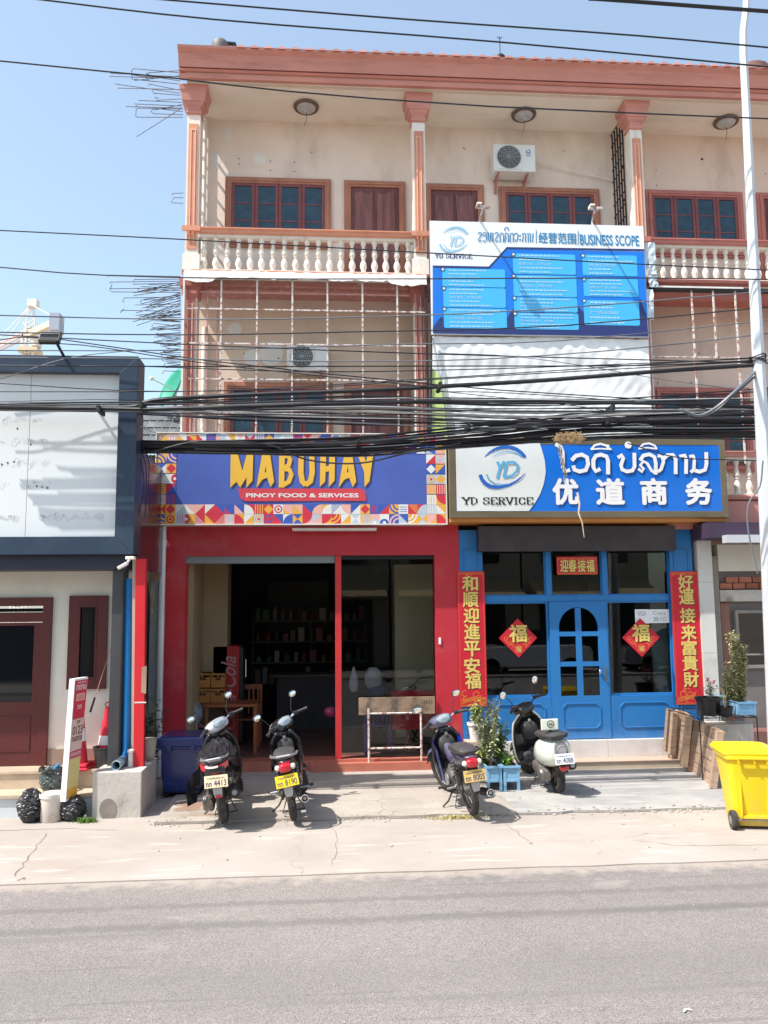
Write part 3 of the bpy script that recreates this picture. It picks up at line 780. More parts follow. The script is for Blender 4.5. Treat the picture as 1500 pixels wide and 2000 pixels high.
# ragged white sheet tucked on top of the cage
rg = MB(); r1 = random.Random(4); n = 60; rows = []
for j in range(4):
    row = []
    for i in range(n + 1):
        x = xa + (xb - xa) * i / n
        base = zct + .06 - .02 * j
        edge = [0, .015, -.01, -.055 - .03 * abs(sin(i * .37)) - (.06 if i < 8 or i > n - 10 else 0)][j]
        row.append((x, YC - .03 - .015 * j + r1.uniform(-.012, .012) + (.15 if j == 0 else 0), base + edge + r1.uniform(-.01, .01)))
    rows.append(row)
rg.add([p for r in rows for p in r], [(j * (n + 1) + i, j * (n + 1) + i + 1, (j + 1) * (n + 1) + i + 1, (j + 1) * (n + 1) + i) for j in range(3) for i in range(n)])
m_rag = mat('grubby_white_sheet', (0.74, 0.71, 0.68), .8, var=.1, vscale=6, dirt=(.3, .26, .23), damount=.5, dscale=5)
part(rg, 'cover_sheet', m_rag, smooth=True, noflip=True)
# cage remains of the third bay
for x, v0, v1 in ((1352, 566, 835), (1394, 566, 700), (1437, 566, 905)):
    a = at(x, 600, YC)
    part(MB().box(a.x - .013, a.x + .013, YC - .01, YC + .012, at(x, v1, YC).z, at(x, v0, YC).z), 'cage_bar', m_iron)
z = at(1380, 697, YC).z
part(MB().box(at(1275, 697, YC).x, 9, YC + .013, YC + .035, z - .01, z + .01), 'cage_bar', m_iron)
z = at(1380, 566, YC).z
part(MB().box(at(1270, 566, YC).x, 9, YC - .02, YC + .1, z - .015, z + .03), 'cage_post', m_dkiron)
part(MB().box(at(1270, 566, YC).x, at(1450, 566, YC).x, YC - .035, YC - .021, z + .015, z + .04), 'cover_sheet', m_rag)

# rebars left sticking out of the side of the frame
def rebar(pts, r=.006):
    return part(MB().tube(pts, r, 5), 'rebar', m_rebar)
Yr = 12.75
def rp(x, v, dy=0): return at(x, v, Yr + dy)
for pts in ([(350, 142), (262, 134), (257, 138), (258, 155), (264, 157), (352, 148)], [(352, 153), (280, 150), (258, 146)], [(352, 138), (290, 142), (284, 150), (290, 157)], [(352, 158), (300, 150), (285, 143)],
            [(350, 164), (262, 155)], [(350, 176), (291, 164), (290, 168)], [(352, 182), (225, 164)], [(352, 186), (300, 182), (298, 176)], [(352, 175), (230, 172)], [(355, 193), (306, 196), (302, 190), (310, 192)],
            [(355, 200), (270, 196)], [(356, 207), (263, 203), (264, 210), (268, 206)], [(357, 211), (246, 208)], [(357, 218), (300, 211), (295, 218), (300, 222), (357, 224)], [(357, 229), (268, 229), (265, 226), (266, 214), (270, 211), (357, 213)],
            [(352, 213), (267, 267)], [(358, 377), (337, 378), (336, 382)], [(358, 386), (340, 386), (338, 390)], [(358, 397), (336, 396), (334, 392)], [(300, 152), (214, 149)], [(352, 150), (216, 143)], [(356, 204), (300, 215)]):
    rebar([rp(x, v, .03 * (i % 2)) for i, (x, v) in enumerate(pts)])
r2 = random.Random(21)
for pts in ([(352, 540), (212, 537), (211, 541)], [(352, 545), (262, 546), (260, 555), (352, 553)], [(352, 549), (214, 551), (219, 556), (214, 566), (218, 570), (352, 571)], [(352, 562), (215, 564)], [(352, 580), (243, 582), (239, 588), (243, 590)],
            [(352, 608), (238, 606), (235, 611), (242, 603)], [(352, 700), (318, 698), (316, 703), (320, 705)], [(352, 726), (320, 724), (317, 730)]):
    rebar([rp(x, v, .03 * (i % 2)) for i, (x, v) in enumerate(pts)])
for k in range(74):
    v = 552 + k * 2.25 + r2.uniform(-2, 2)
    L = (95 if v < 612 else 78 - (v - 612) * .45) * r2.uniform(.55, 1.0)
    sl = r2.uniform(-.14, .14) if v > 612 else r2.uniform(-.05, .38)
    a = rp(353, v, r2.uniform(-.08, .3)); b = rp(353 - L, v + L * sl, r2.uniform(-.15, .3))
    if k % 9 == 0: rebar([a, b, b + Vector((-.02, 0, .03)), b + Vector((.01, 0, .05))])
    else: rebar([a, b], .0055)
tag(bld)
# ceiling lamps
lg = mat('frosted_lamp_glass', (0.42, 0.42, 0.42), .35, var=.2, vscale=15)
lb = mat('bronze_ring', (0.16, 0.10, 0.07), .4, metal=.4)
for (x, v, lab) in ((598, 211, 'round bronze ceiling lamp on the soffit above the shuttered window and panel door'), (1023, 226, 'round bronze ceiling lamp on the soffit above the air conditioner'), (1418, 240, 'round bronze ceiling lamp on the soffit beside the lamp post')):
    c = atz(x, v, ZS - .04)
    L_ = thing('ceiling_lamp', lab, 'ceiling lamp', (c.x, c.y, ZS), 'round lamps on the top balcony soffit')
    MB().lathe([(.05, 0), (.19, 0), (.215, -.02), (.205, -.045), (.18, -.05), (.165, -.035)], (c.x, c.y, ZS - .001), 24).build('ring', lb, L_, smooth=True)
    MB().lathe([(.163, -.04), (.14, -.065), (.09, -.085), (.03, -.095), (.02, -.12), (.005, -.125)], (c.x, c.y, ZS - .001), 20).build('glass_shade', lg, L_, smooth=True)
    MB().tube([(c.x, c.y, ZS - .12), (c.x + .01, c.y, ZS - .22), (c.x - .03, c.y, ZS - .36)], .004, 5).build('pull_cord', m_dkiron, L_)
# things on the roof
c = at(432, 84, 12.6)
o = thing('water_tank', 'grey round water tank with a black pipe above the left eaves corner', 'water tank', (c.x, 13.6, zt))
k = 13.6 / 12.6
cc = at(430, 82, 13.6)
MB().lathe([(.14, -.5), (.15, -.08), (.15, 0), (.12, .05), (.06, .07), (.01, .075)], (cc.x, 13.6, cc.z - .05), 16).build('tank', mat('grey_tank', (.13, .12, .125), .6), o, smooth=True)
MB().tube([(cc.x + .1, 13.6, cc.z - .02), (cc.x + .26, 13.6, cc.z - .03), (cc.x + .27, 13.6, cc.z - .12)], .035, 8).build('pipe', m_black, o, smooth=True)
c = at(977, 110, 13.2)
o = thing('roof_antenna', 'thin roof antenna rod on a small dark base near the middle of the eaves', 'antenna', (c.x, 13.2, c.z))
MB().cyl((c.x, 13.2, c.z - .1), (c.x, 13.2, c.z + .38), .007, 6).bar((c.x - .05, 13.2, c.z + .37), (c.x + .01, 13.2, c.z + .33), .008).bar((c.x + .05, 13.2, c.z + .37), (c.x - .01, 13.2, c.z + .33), .008).build('rod', m_dkiron, o)
MB().lathe([(.07, -.2), (.09, 0), (.06, .04), (.02, .05)], (c.x, 13.2, c.z - .02), 10).build('base', m_blackm, o, smooth=True)
c = at(1470, 128, 13.2)
tag(MB().lathe([(.3, -.3), (.32, 0), (.22, .07), (.05, .1)], (c.x, 13.3, c.z - .05), 16).build('roof_vent', mat('rust_brown', (.2, .12, .1), .7), smooth=True), 'low brown roof vent behind the eaves beside the lamp post', 'roof vent')
# cream air-conditioner
def aircon(x0, x1, v0, v1, Y, label, logo=True):
    a = at(x0, v1, Y); b = at(x1, v0, Y)
    o = thing('air_conditioner', label, 'air conditioner', ((a.x + b.x) / 2, Y, a.z), 'outdoor air conditioner units')
    w = b.x - a.x; h = b.z - a.z
    wh = mat('ivory_casing', (0.72, 0.72, 0.70), .4, var=.03)
    MB().box(a.x, b.x, Y, Y + .30, a.z, b.z).build('casing', wh, o, bevel=.012)
    cx = a.x + w * .36; cz = (a.z + b.z) / 2; R = h * .42
    MB().box(a.x + w * .05, a.x + w * .67, Y - .012, Y - .001, a.z + h * .06, b.z - h * .06).build('front_plate', wh, o, bevel=.006)
    fm = MB(); disc(fm, cx, cz, R, R, Y - .0135, 28)
    fm.build('fan_opening', mat('fan_dark', (.10, .115, .12), .5), o, noflip=True)
    gm = MB()
    for k in range(1, 7): gm.tube([(cx + cos(2 * pi * j / 24) * R * k / 6, Y - .028, cz + sin(2 * pi * j / 24) * R * k / 6) for j in range(24)], .0035, 4, closed=True)
    for k in range(12): gm.bar((cx, Y - .03, cz), (cx + cos(pi * k / 6) * R, Y - .03, cz + sin(pi * k / 6) * R), .005)
    gm.build('fan_guard', m_steel, o)
    if logo:
        lm = MB(); lx = a.x + w * .83; lz = b.z - h * .26
        stroke(lm, arc(lx, lz, .035, .032, 150, 330, 10), .018, Y - .003); stroke(lm, arc(lx, lz, .035, .032, -30, 110, 8), .012, Y - .003)
        lm.build('logo', m_print_b, o, noflip=True)
        tm = MB(); put_text(tm, 'GREE', (lx - .045, lz - .085, lx + .045, lz - .06), Y - .003, .01); tm.build('lettering', m_print_b, o, noflip=True)
    for s in (.12, .82):
        x = a.x + w * s
        MB().bar((x, Y + .02, a.z - .015), (x, YB, a.z - .015), .03).bar((x, YB - .02, a.z - .02), (x, YB - .02, a.z - .24), .03).bar((x, Y + .1, a.z - .03), (x, YB - .03, a.z - .22), .02).build('bracket', m_redox, o)
    return o
a1 = aircon(965, 1045, 283, 333, YB - .36, 'cream outdoor air conditioner unit with blue logo on the top balcony wall')
q = at(1045, 312, YB - .1); q2 = at(1195, 352, YB - .06)
MB().tube([q, q.lerp(q2, .5) + Vector((0, 0, -.02)), q2], .012, 6).build('hose', m_white, a1, smooth=True)
aircon(560, 641, 672, 722, YB - .36, 'white air conditioner unit behind the rusty cage on the second floor', False)
# ------------------------------------------------------------------ red shopfront
def X(px_, Y, v=1250): return at(px_, v, Y).x
def Z(v, Y, px_=626): return at(px_, v, Y).z
sf = thing('red_shopfront', 'open red painted shopfront under the food and services banner', 'shopfront', (-.2, YF, 0))
def fpart(mb, name, m, parent=None, **k): return mb.build(name, m, parent if parent is not None else sf, **k)
xl, xr, ol, or_, zt1, zo = -2.45, 2.085, -2.095, 1.70, 3.80, 3.235
fpart(MB().box(xl, ol, YF, YF + .3, .0, zt1).box(or_, xr, YF, YF + .3, .0, zt1).box(ol, or_, YF, YF + .3, zo, zt1), 'wall', m_red)
fpart(MB().box(X(655, YF), X(667, YF), YF + .02, YF + .16, .19, zo), 'mullion', mat('light_red_mullion', (.56, .035, .035), .45, var=.08), bevel=.004)
fpart(MB().box(X(668, YF), or_ - .001, YF + .05, YF + .14, zo - .06, zo), 'head_rail', m_black)
fpart(MB().box(ol + .001, X(654, YF), YF + .05, YF + .22, zo - .11, zo), 'shutter_box', mat('grey_shutter', (.22, .24, .25), .5))
glass1 = fpart(MB().box(X(668, YF), or_ - .002, YF + .088, YF + .094, .20, zo - .061), 'glass_panel', m_glass2)
m_otile = mat('orange_threshold_tile', (0.46, 0.15, 0.10), .35, var=.15, vscale=3)
fpart(MB().box(ol, or_, YF - .02, YF + .32, .03, .186), 'threshold', m_otile)
fpart(MB().box(X(607, YF), or_ + .0, YF - .16, YF - .021, .03, .15), 'threshold', m_otile)
sw = at(859, 1252, YF)
fpart(MB().box(sw.x - .018, sw.x + .018, YF - .018, YF - .001, sw.z - .05, sw.z + .05), 'switch', m_print_w, bevel=.004)
fpart(MB().box(X(572, YF, 1028), X(734, YF, 1028), YF - .2, YF - .1, 3.60, 3.64), 'tube_lamp', m_white)
# room behind
rm = thing('shop_interior', 'dim shop interior with dark ceiling and cream side walls behind the red front', 'room', (0, 16, 0))
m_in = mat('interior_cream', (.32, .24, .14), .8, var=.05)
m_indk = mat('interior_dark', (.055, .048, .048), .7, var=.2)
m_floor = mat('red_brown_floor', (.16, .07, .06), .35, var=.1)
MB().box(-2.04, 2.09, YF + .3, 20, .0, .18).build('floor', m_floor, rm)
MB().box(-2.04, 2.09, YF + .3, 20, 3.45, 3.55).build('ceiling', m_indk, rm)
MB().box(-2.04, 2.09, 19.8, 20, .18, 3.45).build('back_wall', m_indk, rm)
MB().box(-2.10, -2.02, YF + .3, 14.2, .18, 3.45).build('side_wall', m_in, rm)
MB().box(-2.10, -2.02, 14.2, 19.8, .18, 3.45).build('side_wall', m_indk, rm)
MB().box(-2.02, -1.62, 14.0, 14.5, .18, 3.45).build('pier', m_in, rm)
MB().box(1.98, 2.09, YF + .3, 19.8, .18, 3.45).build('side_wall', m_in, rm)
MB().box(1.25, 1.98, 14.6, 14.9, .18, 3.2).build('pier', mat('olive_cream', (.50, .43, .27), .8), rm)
MB().box(-1.35, .1, 19.6, 19.79, 1.9, 3.1).build('menu_board', m_black, rm)
m_dim = mat('dim_shelf', (.10, .085, .075), .6)
sh = thing('shelf', 'dark wall shelf full of goods at the back of the shop', 'shelf', (-.3, 17.4, .18))
for k in range(4):
    MB().box(-1.5, .9, 17.2, 17.6, .9 + k * .42, .93 + k * .42).build('shelf_board', m_dim, sh)
for k in (-1.5, -.3, .88): MB().box(k - .02, k + .02, 17.61, 17.65, .18, 2.3).build('upright', m_dim, sh)
rk = random.Random(5)
gcols = [mat('goods_' + n_, c_, .5) for n_, c_ in (('cream', (.3, .26, .2)), ('grey', (.16, .17, .18)), ('red', (.2, .03, .03)), ('green', (.05, .12, .07)), ('brown', (.14, .08, .05)))]
for k in range(4):
    x = -1.42
    while x < .8:
        w = rk.uniform(.07, .16); h = rk.uniform(.12, .32)
        gd = MB().lathe([(w * .4, 0), (w * .42, h * .7), (w * .2, h * .85), (w * .18, h)], (x + w / 2, 17.35, .931 + k * .42), 8) if rk.random() < .5 else MB().box(x, x + w * .9, 17.25, 17.45, .931 + k * .42, .93 + k * .42 + h)
        gd.build('goods', rk.choice(gcols), sh)
        x += w + rk.uniform(.02, .1)
for (x, v, Y) in ((445, 1100, 13.8), (463, 1117, 15), (472, 1124, 15.6), (769, 1114, 14.5)):
    c = atz(x, v, 3.44)
    o = MB().lathe([(.05, 0), (.06, -.012), (.045, -.016)], (c.x, c.y, 3.449), 12).build('spot_lamp', mat('spot_lamp_lit', (.8, .78, .7), .5, emit=(1, .95, .85), estr=2.0))
    tag(o, 'small lit ceiling spot inside the shop, ' + {445: 'nearest the shutter box', 463: 'middle one over the fridge', 472: 'rearmost over the fridge', 769: 'over the right glass panel'}[x], 'ceiling light', 'ceiling spots in the shop')

# fridge
fx0, fx1, fY = X(416, 14.0), X(467, 14.0), 14.0
fr = thing('drinks_fridge', 'tall red drinks fridge with white script lettering on its side', 'fridge', ((fx0 + fx1) / 2, fY, .18))
fz1 = at(440, 1262, fY).z
MB().box(fx0, fx1, fY, fY + .62, .22, fz1).build('cabinet', mat('fridge_red', (.38, .012, .02), .35), fr, bevel=.01)
MB().box(fx1 + .001, fx1 + .07, fY + .01, fY + .6, .25, fz1 - .02).build('door', m_black, fr)
MB().tube([(fx1 + .09, fY - .01, 1.62), (fx1 + .12, fY - .03, 1.60), (fx1 + .12, fY - .03, 1.32), (fx1 + .09, fY - .01, 1.30)], .012, 6).build('handle', m_chrome, fr)
tm = MB()
me = text_mesh('Coca-Cola', .012); h_ = fx1 - fx0
for v_ in (0,):
    xs = [v.co.x for v in me.vertices]; ys = [v.co.y for v in me.vertices]; W_ = max(xs)
    sc = 1.22 / W_
    tm.add([(fx1 - .05 - (v.co.y) * sc * 1.25 + (v.co.x * sc) * .0, fY - .004, .42 + v.co.x * sc + v.co.y * sc * .35) for v in me.vertices], [tuple(p.vertices) for p in me.polygons])
tm.build('lettering', mat('faded_script', (.42, .22, .22), .5), fr, noflip=True)
# orange bottle crates
def crate(x0, x1, v0, v1, Y, lab):
    a, b = at(x0, v1, Y), at(x1, v0, Y)
    o = thing('bottle_crate', lab, 'crate', ((a.x + b.x) / 2, Y, a.z), 'orange bottle crates in the shop')
    m = mat('crate_orange', (.42, .17, .035), .5)
    c = MB().box(a.x, b.x, Y, Y + .015, a.z, a.z + (b.z - a.z) * .72).box(a.x, b.x, Y + .3, Y + .32, a.z, b.z).box(a.x, a.x + .015, Y + .015, Y + .3, a.z, b.z).box(b.x - .015, b.x, Y + .015, Y + .3, a.z, b.z)
    c.box(a.x, b.x, Y, Y + .015, b.z - .03, b.z).box(a.x + .015, b.x - .015, Y + .016, Y + .3, a.z, a.z + .02)
    c.box((a.x + b.x) / 2 - .012, (a.x + b.x) / 2 + .012, Y, Y + .015, a.z + (b.z - a.z) * .72, b.z - .03).build('box_shell', m, o)
    q = MB(); put_text(q, '**', (a.x + .07, (a.z + b.z) / 2 - .0, b.x - .07, (a.z + b.z) / 2 + .05), Y - .003, .03); q.build('emblem', m_print_k, o, noflip=True)
crate(380, 411, 1315, 1343, 13.7, 'orange bottle crate, left one on top of the stack by the red fridge')
crate(412, 439, 1315, 1343, 13.7, 'orange bottle crate, right one on top of the stack beside the red fridge')
crate(380, 411, 1345, 1373, 13.7, 'orange bottle crate, lower left one under the stack by the fridge')
crate(412, 439, 1345, 1373, 13.7, 'orange bottle crate, lower right one under the stack by the fridge')
o = tag(MB().box(X(379, 13.7), X(441, 13.7), 13.7, 14.02, .18, at(400, 1374, 13.7).z - .002).build('crate_stand', m_dim), 'dark low stand under the orange bottle crates', 'stand')
# wooden chairs and table
def chair(name, x, y, w, back, lab, m, rz=0, arm=False):
    o = thing(name, lab, 'chair', (x, y, .18), None, rz, local=True)
    h = .45
    MB().box(-w / 2, w / 2, -w / 2, w / 2, h - .03, h).build('seat', m, o, local=True, bevel=.005)
    for sx in (-1, 1):
        for sy in (-1, 1):
            MB().box(sx * (w / 2 - .02) - .018, sx * (w / 2 - .02) + .018, sy * (w / 2 - .02) - .018, sy * (w / 2 - .02) + .018, 0, h - .031 if sy < 0 else back - .06).build('leg', m, o, local=True) if sy < 0 else MB().box(sx * (w / 2 - .02) - .018, sx * (w / 2 - .02) + .018, w / 2 + .001, w / 2 + .035, 0, back).build('leg', m, o, local=True)
    MB().box(-w / 2 + .04, w / 2 - .04, w / 2 + .005, w / 2 + .028, back - .09, back - .01).build('top_rail', m, o, local=True)
    for k in range(5):
        xx = -w / 2 + .07 + k * (w - .14) / 4
        MB().box(xx - .014, xx + .014, w / 2 + .008, w / 2 + .024, h + .02, back - .091).build('slat', m, o, local=True)
    return o
m_chair = mat('varnished_chair', (.30, .09, .035), .35, var=.1)
chair('wooden_chair', X(485, 14.2), 14.2, .45, .98, 'brown wooden slat chair behind the wooden table in the shop', m_chair)
chair('wooden_chair', X(400, 13.5), 13.5, .45, .95, 'brown wooden slat chair in front of the orange crates', m_chair)
tb = thing('wooden_table', 'reddish brown wooden table inside the open shopfront', 'table', (X(455, 13.5), 13.5, .18))
c = WL[tb.name]
MB().box(c.x - .42, c.x + .42, 13.3, 14.0, .90, .94).build('table_top', m_chair, tb)
for sx in (-.38, .38):
    for y in (13.34, 13.94): MB().box(c.x + sx - .025, c.x + sx + .025, y, y + .05, .18, .899).build('leg', m_chair, tb)
# counter at the back
ct = thing('counter', 'long dark counter at the back of the open shop', 'counter', (0, 16, .18))
MB().box(-.9, 1.1, 15.9, 16.5, .18, 1.15).build('counter_body', m_indk, ct)
MB().box(-.95, 1.15, 15.85, 16.55, 1.151, 1.19).build('counter_top', m_dim, ct)
# floor fan
c = at(383, 1392, 13.15)
fn = thing('floor_fan', 'grey pedestal fan standing just inside the left of the red shopfront', 'fan', (c.x, 13.15, .18))
g_ = MB()
for k in range(5): g_.tube([(c.x + cos(2 * pi * j / 20) * .16 * (k + 1) / 5 * .6, 13.13 + abs(k - 4) * .006, c.z + sin(2 * pi * j / 20) * .16 * (k + 1) / 5) for j in range(20)], .004, 4, closed=True)
g_.build('guard', mat('fan_grey', (.45, .47, .5), .4), fn)
MB().ell((c.x, 13.18, c.z), (.03, .05, .03), 8, 6).build('hub', m_print_g, fn, smooth=True)
bl = MB()
for k in range(3): bl.obox((c.x + cos(k * 2.09) * .045, 13.16, c.z + sin(k * 2.09) * .07), (.035, .004, .05), Matrix.Rotation(k * 2.09, 3, 'Y'))
bl.build('blade', m_print_g, fn)
MB().cyl((c.x, 13.2, .2), (c.x, 13.2, c.z), .014, 8).build('pole', m_print_g, fn)
MB().lathe([(.15, 0), (.15, .02), (.04, .05)], (c.x, 13.2, .18), 16).build('base', m_black, fn, smooth=True)
# trestle with the wooden board, outside the glass
YT = 12.52
tr = thing('trestle', 'white metal trestle carrying a stained wooden board in front of the glass', 'trestle', (X(770, YT), YT, .0))
zb1 = at(719, 1487, YT).z
for px_, v0 in ((719, 1383), (820, 1383)):
    MB().cyl((X(px_, YT), YT, .15), (X(px_, YT), YT, at(px_, v0, YT).z), .017, 8).build('leg', m_iron, tr, smooth=True)
for v in (1393, 1461):
    MB().cyl((X(719, YT), YT, at(770, v, YT).z), (X(820, YT), YT, at(770, v, YT).z), .014, 8).build('rung', m_iron, tr, smooth=True)
bd = tag(MB().box(X(700, YT), X(848, YT), YT + .03, YT + .055, at(770, 1396, YT).z, at(770, 1362, YT).z).build('wooden_board', mat('stained_board', (.30, .20, .13), .7, var=.3, vscale=2.5, stretch=(1, 1, 1), dirt=(.05, .045, .04), damount=.8, dscale=4, dlo=.45, dhi=.65), bevel=.003), 'stained wooden board resting on the white trestle', 'board')
q = MB(); r_ = random.Random(3)
for k in range(5):
    x = X(820 + k * 5, YT); z = at(800, 1370, YT).z
    stroke(q, [(x, z + .02), (x + .02, z - .01 + r_.uniform(-.02, .02)), (x + .005, z - .05)], .008, YT + .028)
q.build('scribble', m_print_k, bd, noflip=True)
# behind the glass: hanging bag, cap shaped sack, bicycle, red folding table, purple chair
def blob(name, lab, cat, px_, v, Y, rx, rz, m, ry=None, taper=0):
    c = at(px_, v, Y)
    mb = MB(); prof_ = []
    for k in range(9):
        t = k / 8; r = (sin(pi * (0.08 + .84 * t)) ** .5) * (1 - taper * t)
        prof_.append((max(r, .05) * rx, -rz + 2 * rz * t))
    mb.lathe(prof_, (c.x, Y, c.z), 14, sy=(ry or rx) / rx)
    o = mb.build(name, m, smooth=True)
    return tag(o, lab, cat)
m_bagw = mat('cloudy_plastic', (.30, .30, .32), .5, var=.15, vscale=12)
blob('plastic_bag', 'white plastic bag hanging behind the right glass panel', 'bag', 691, 1326, 13.6, .11, .2, m_bagw, .08, .75)
blob('cloth_sack', 'white cloth sack with a dark strap behind the glass', 'sack', 729, 1324, 13.5, .16, .17, m_bagw, .1, .2)
blob('cloth_sack', 'dark blue cloth bundle below the white sack behind the glass', 'sack', 735, 1350, 13.5, .15, .1, mat('navy_cloth', (.02, .03, .12), .8), .1)
blob('helmet', 'pink helmet beside the red mullion inside the shop', 'helmet', 645, 1390, 13.3, .10, .075, mat('pink_shell', (.42, .06, .16), .3), .1)
rt = thing('folding_table', 'red folded table standing behind the wooden board and glass', 'table', (X(808, 13.1), 13.1, .18))
a, b = at(765, 1426, 13.1), at(850, 1347, 13.1)
m_rp = mat('red_plastic', (.50, .015, .02), .4)
MB().box(a.x, b.x, 13.1, 13.14, a.z, b.z).build('table_top', m_rp, rt, bevel=.02)
for x in (a.x + .25, a.x + .45): MB().cyl((x, 13.2, .18), (x, 13.16, a.z + .1), .013, 6).build('leg', m_rp, rt)
bc = thing('bicycle', 'dark bicycle parked inside the glass with only its handlebars showing above the red table', 'bicycle', (X(815, 13.6), 13.6, .18))
q1, q2, q3, q4 = at(792, 1345, 13.6), at(808, 1338, 13.6), at(820, 1324, 13.6), at(850, 1320, 13.6)
MB().tube([q1, q2, q3, q4], .014, 6).build('handlebar', m_black, bc, smooth=True)
MB().tube([at(815, 1425, 13.6), at(812, 1340, 13.6)], .016, 6).build('stem', m_black, bc)
for px_ in (780, 840):
    w = at(px_, 1430, 13.7)
    MB().tube([(w.x + cos(2 * pi * j / 24) * .3, 13.7, .5 + sin(2 * pi * j / 24) * .3) for j in range(24)], .018, 6, closed=True).build('wheel', m_rubber, bc, smooth=True)
MB().bar((at(780, 1430, 13.7).x, 13.7, .5), (at(812, 1340, 13.7).x, 13.65, 1.0), .03).bar((at(840, 1430, 13.7).x, 13.7, .5), (at(812, 1340, 13.7).x, 13.65, .9), .03).build('bicycle_frame', m_black, bc)
chair('plastic_chair', X(735, 13.2), 13.2, .42, .8, 'purple plastic chair behind the trestle and glass', mat('purple_plastic', (.10, .03, .22), .35), pi)

# grey downpipe, whitish return wall and glossy maroon side panel left of the shop
dp = thing('drainpipe', 'tall grey drainpipe running down the left edge of the red wall', 'pipe', (-2.5, 12.45, 0))
a, b = at(316, 1028, 12.45), at(308, 1480, 12.45)
MB().cyl((b.x + .01, 12.45, .03), (b.x + .01, 12.45, a.z), .045, 12).build('pipe_length', m_galv, dp, smooth=True)
MB().cyl((b.x + .01, 12.45, at(312, 1062, 12.45).z - .05), (b.x + .01, 12.45, at(312, 1062, 12.45).z + .05), .056, 12).build('socket', m_galv, dp, smooth=True)
tag(MB().box(X(286, 12.3), X(306, 12.3), 12.5, 14, 0, at(300, 1135, 12.5).z).build('side_wall', mat('flaking_whitewash', (.20, .22, .23), .8, var=.08, dirt=(.12, .12, .12), damount=.5, dscale=2.5, bump=.2), None), 'flaking whitewashed wall strip left of the grey drainpipe', 'wall')
mp_ = thing('side_cladding', 'glossy maroon side cladding between the navy frame and the banner sign', 'cladding', (-2.5, 11.6, 3))
xp = X(262, 10.75)
MB().box(xp - .03, xp, 10.72, 12.55, at(262, 1110, 10.8).z, at(262, 878, 10.8).z).build('panel', mat('gloss_maroon', (.06, .012, .018), .22, coat=.15), mp_)
MB().box(xp - .03, xp + .005, 10.70, 10.719, at(262, 1110, 10.8).z, at(262, 868, 10.8).z).build('edge_trim', m_maroon, mp_)
tag(MB().box(xp - .02, X(318, 12.58), 12.59, 12.7, 2.95, 4.2).build('back_panel', mat('dark_red_board', (.12, .015, .02), .5)), 'dark red board closing the gap left of the red shopfront', 'panel')

tag(MB().box(-3.3, -2.2, 14.3, 14.4, 0, 3.6).build('alley_wall', mat('grey_alley_plaster', (.30, .31, .31), .85, var=.15, dirt=(.14, .14, .14), damount=.6, dscale=2), None), 'grey plaster wall closing the narrow gap beside the drainpipe', 'wall')
# ------------------------------------------------------------------ blue shopfront
bs = thing('blue_shopfront', 'bright blue wooden shopfront with arched glazed door and red couplets', 'shopfront', (4, YF, 0))
def bpart(mb, name, m, parent=None, **k): return mb.build(name, m, parent if parent is not None else bs, **k)
ZB0, ZB1 = .40, 3.62
xL, xR = 2.09, 5.815
Pl, Pr = X(945, YF), X(1316, YF)                    # inner edges of the side posts
d0, d1 = X(1076, YF, 1300), X(1190, YF, 1300)
zr0, zr1 = at(1130, 1360, YF).z, at(1130, 1174, YF).z
zt0, zt1_ = at(1130, 1163, YF).z, at(1130, 1072, YF).z
for a, b in ((xL, Pl), (Pr, xR)):
    p_ = bpart(MB().box(a, b, YF, YF + .22, ZB0, ZB1), 'post', m_blue)
    MB().frame(a + .06, b - .06, ZB0 + .12, ZB1 - .3, .015, YF - .014, YF - .001).build('post_moulding', m_blue, p_, bevel=.003)
bpart(MB().box(Pl, Pr, YF + .03, YF + .18, zr1, zt0), 'transom_rail', m_blue)
bpart(MB().box(Pl, Pr, YF + .03, YF + .18, zt1_, ZB1), 'head_rail', m_blue)
for px_ in (1072, 1182):
    x = X(px_, YF, 1120)
    bpart(MB().box(x - .04, x + .04, YF + .03, YF + .17, zt0, zt1_), 'mullion', m_blue)
xs_ = [Pl, X(1072, YF, 1120) - .04, X(1072, YF, 1120) + .04, X(1182, YF, 1120) - .04, X(1182, YF, 1120) + .04, Pr]
for k in (0, 2, 4):
    w = bpart(MB().frame(xs_[k] + .001, xs_[k + 1] - .001, zt0 + .001, zt1_ - .001, .02, YF + .06, YF + .12), 'transom_window', m_blue)
    MB().box(xs_[k] + .021, xs_[k + 1] - .021, YF + .088, YF + .093, zt0 + .021, zt1_ - .021).build('pane', m_glass, w)
def octo(mb, x0, x1, z0, z1, c, w, y0, y1):
    def o_(k): return [(x0 + k + c, z0 + k), (x1 - k - c, z0 + k), (x1 - k, z0 + k + c), (x1 - k, z1 - k - c), (x1 - k - c, z1 - k), (x0 + k + c, z1 - k), (x0 + k, z1 - k - c), (x0 + k, z0 + k + c)]
    A, B = o_(0), o_(w); n = 8
    vs = [(x, y0, z) for x, z in A] + [(x, y0, z) for x, z in B] + [(x, y1, z) for x, z in A] + [(x, y1, z) for x, z in B]
    fs = []
    for i in range(n):
        j = (i + 1) % n
        fs += [(i, j, n + j, n + i), (2 * n + i, 2 * n + j, j, i), (3 * n + i, 3 * n + j, n + j, n + i)]
    mb.add(vs, fs)
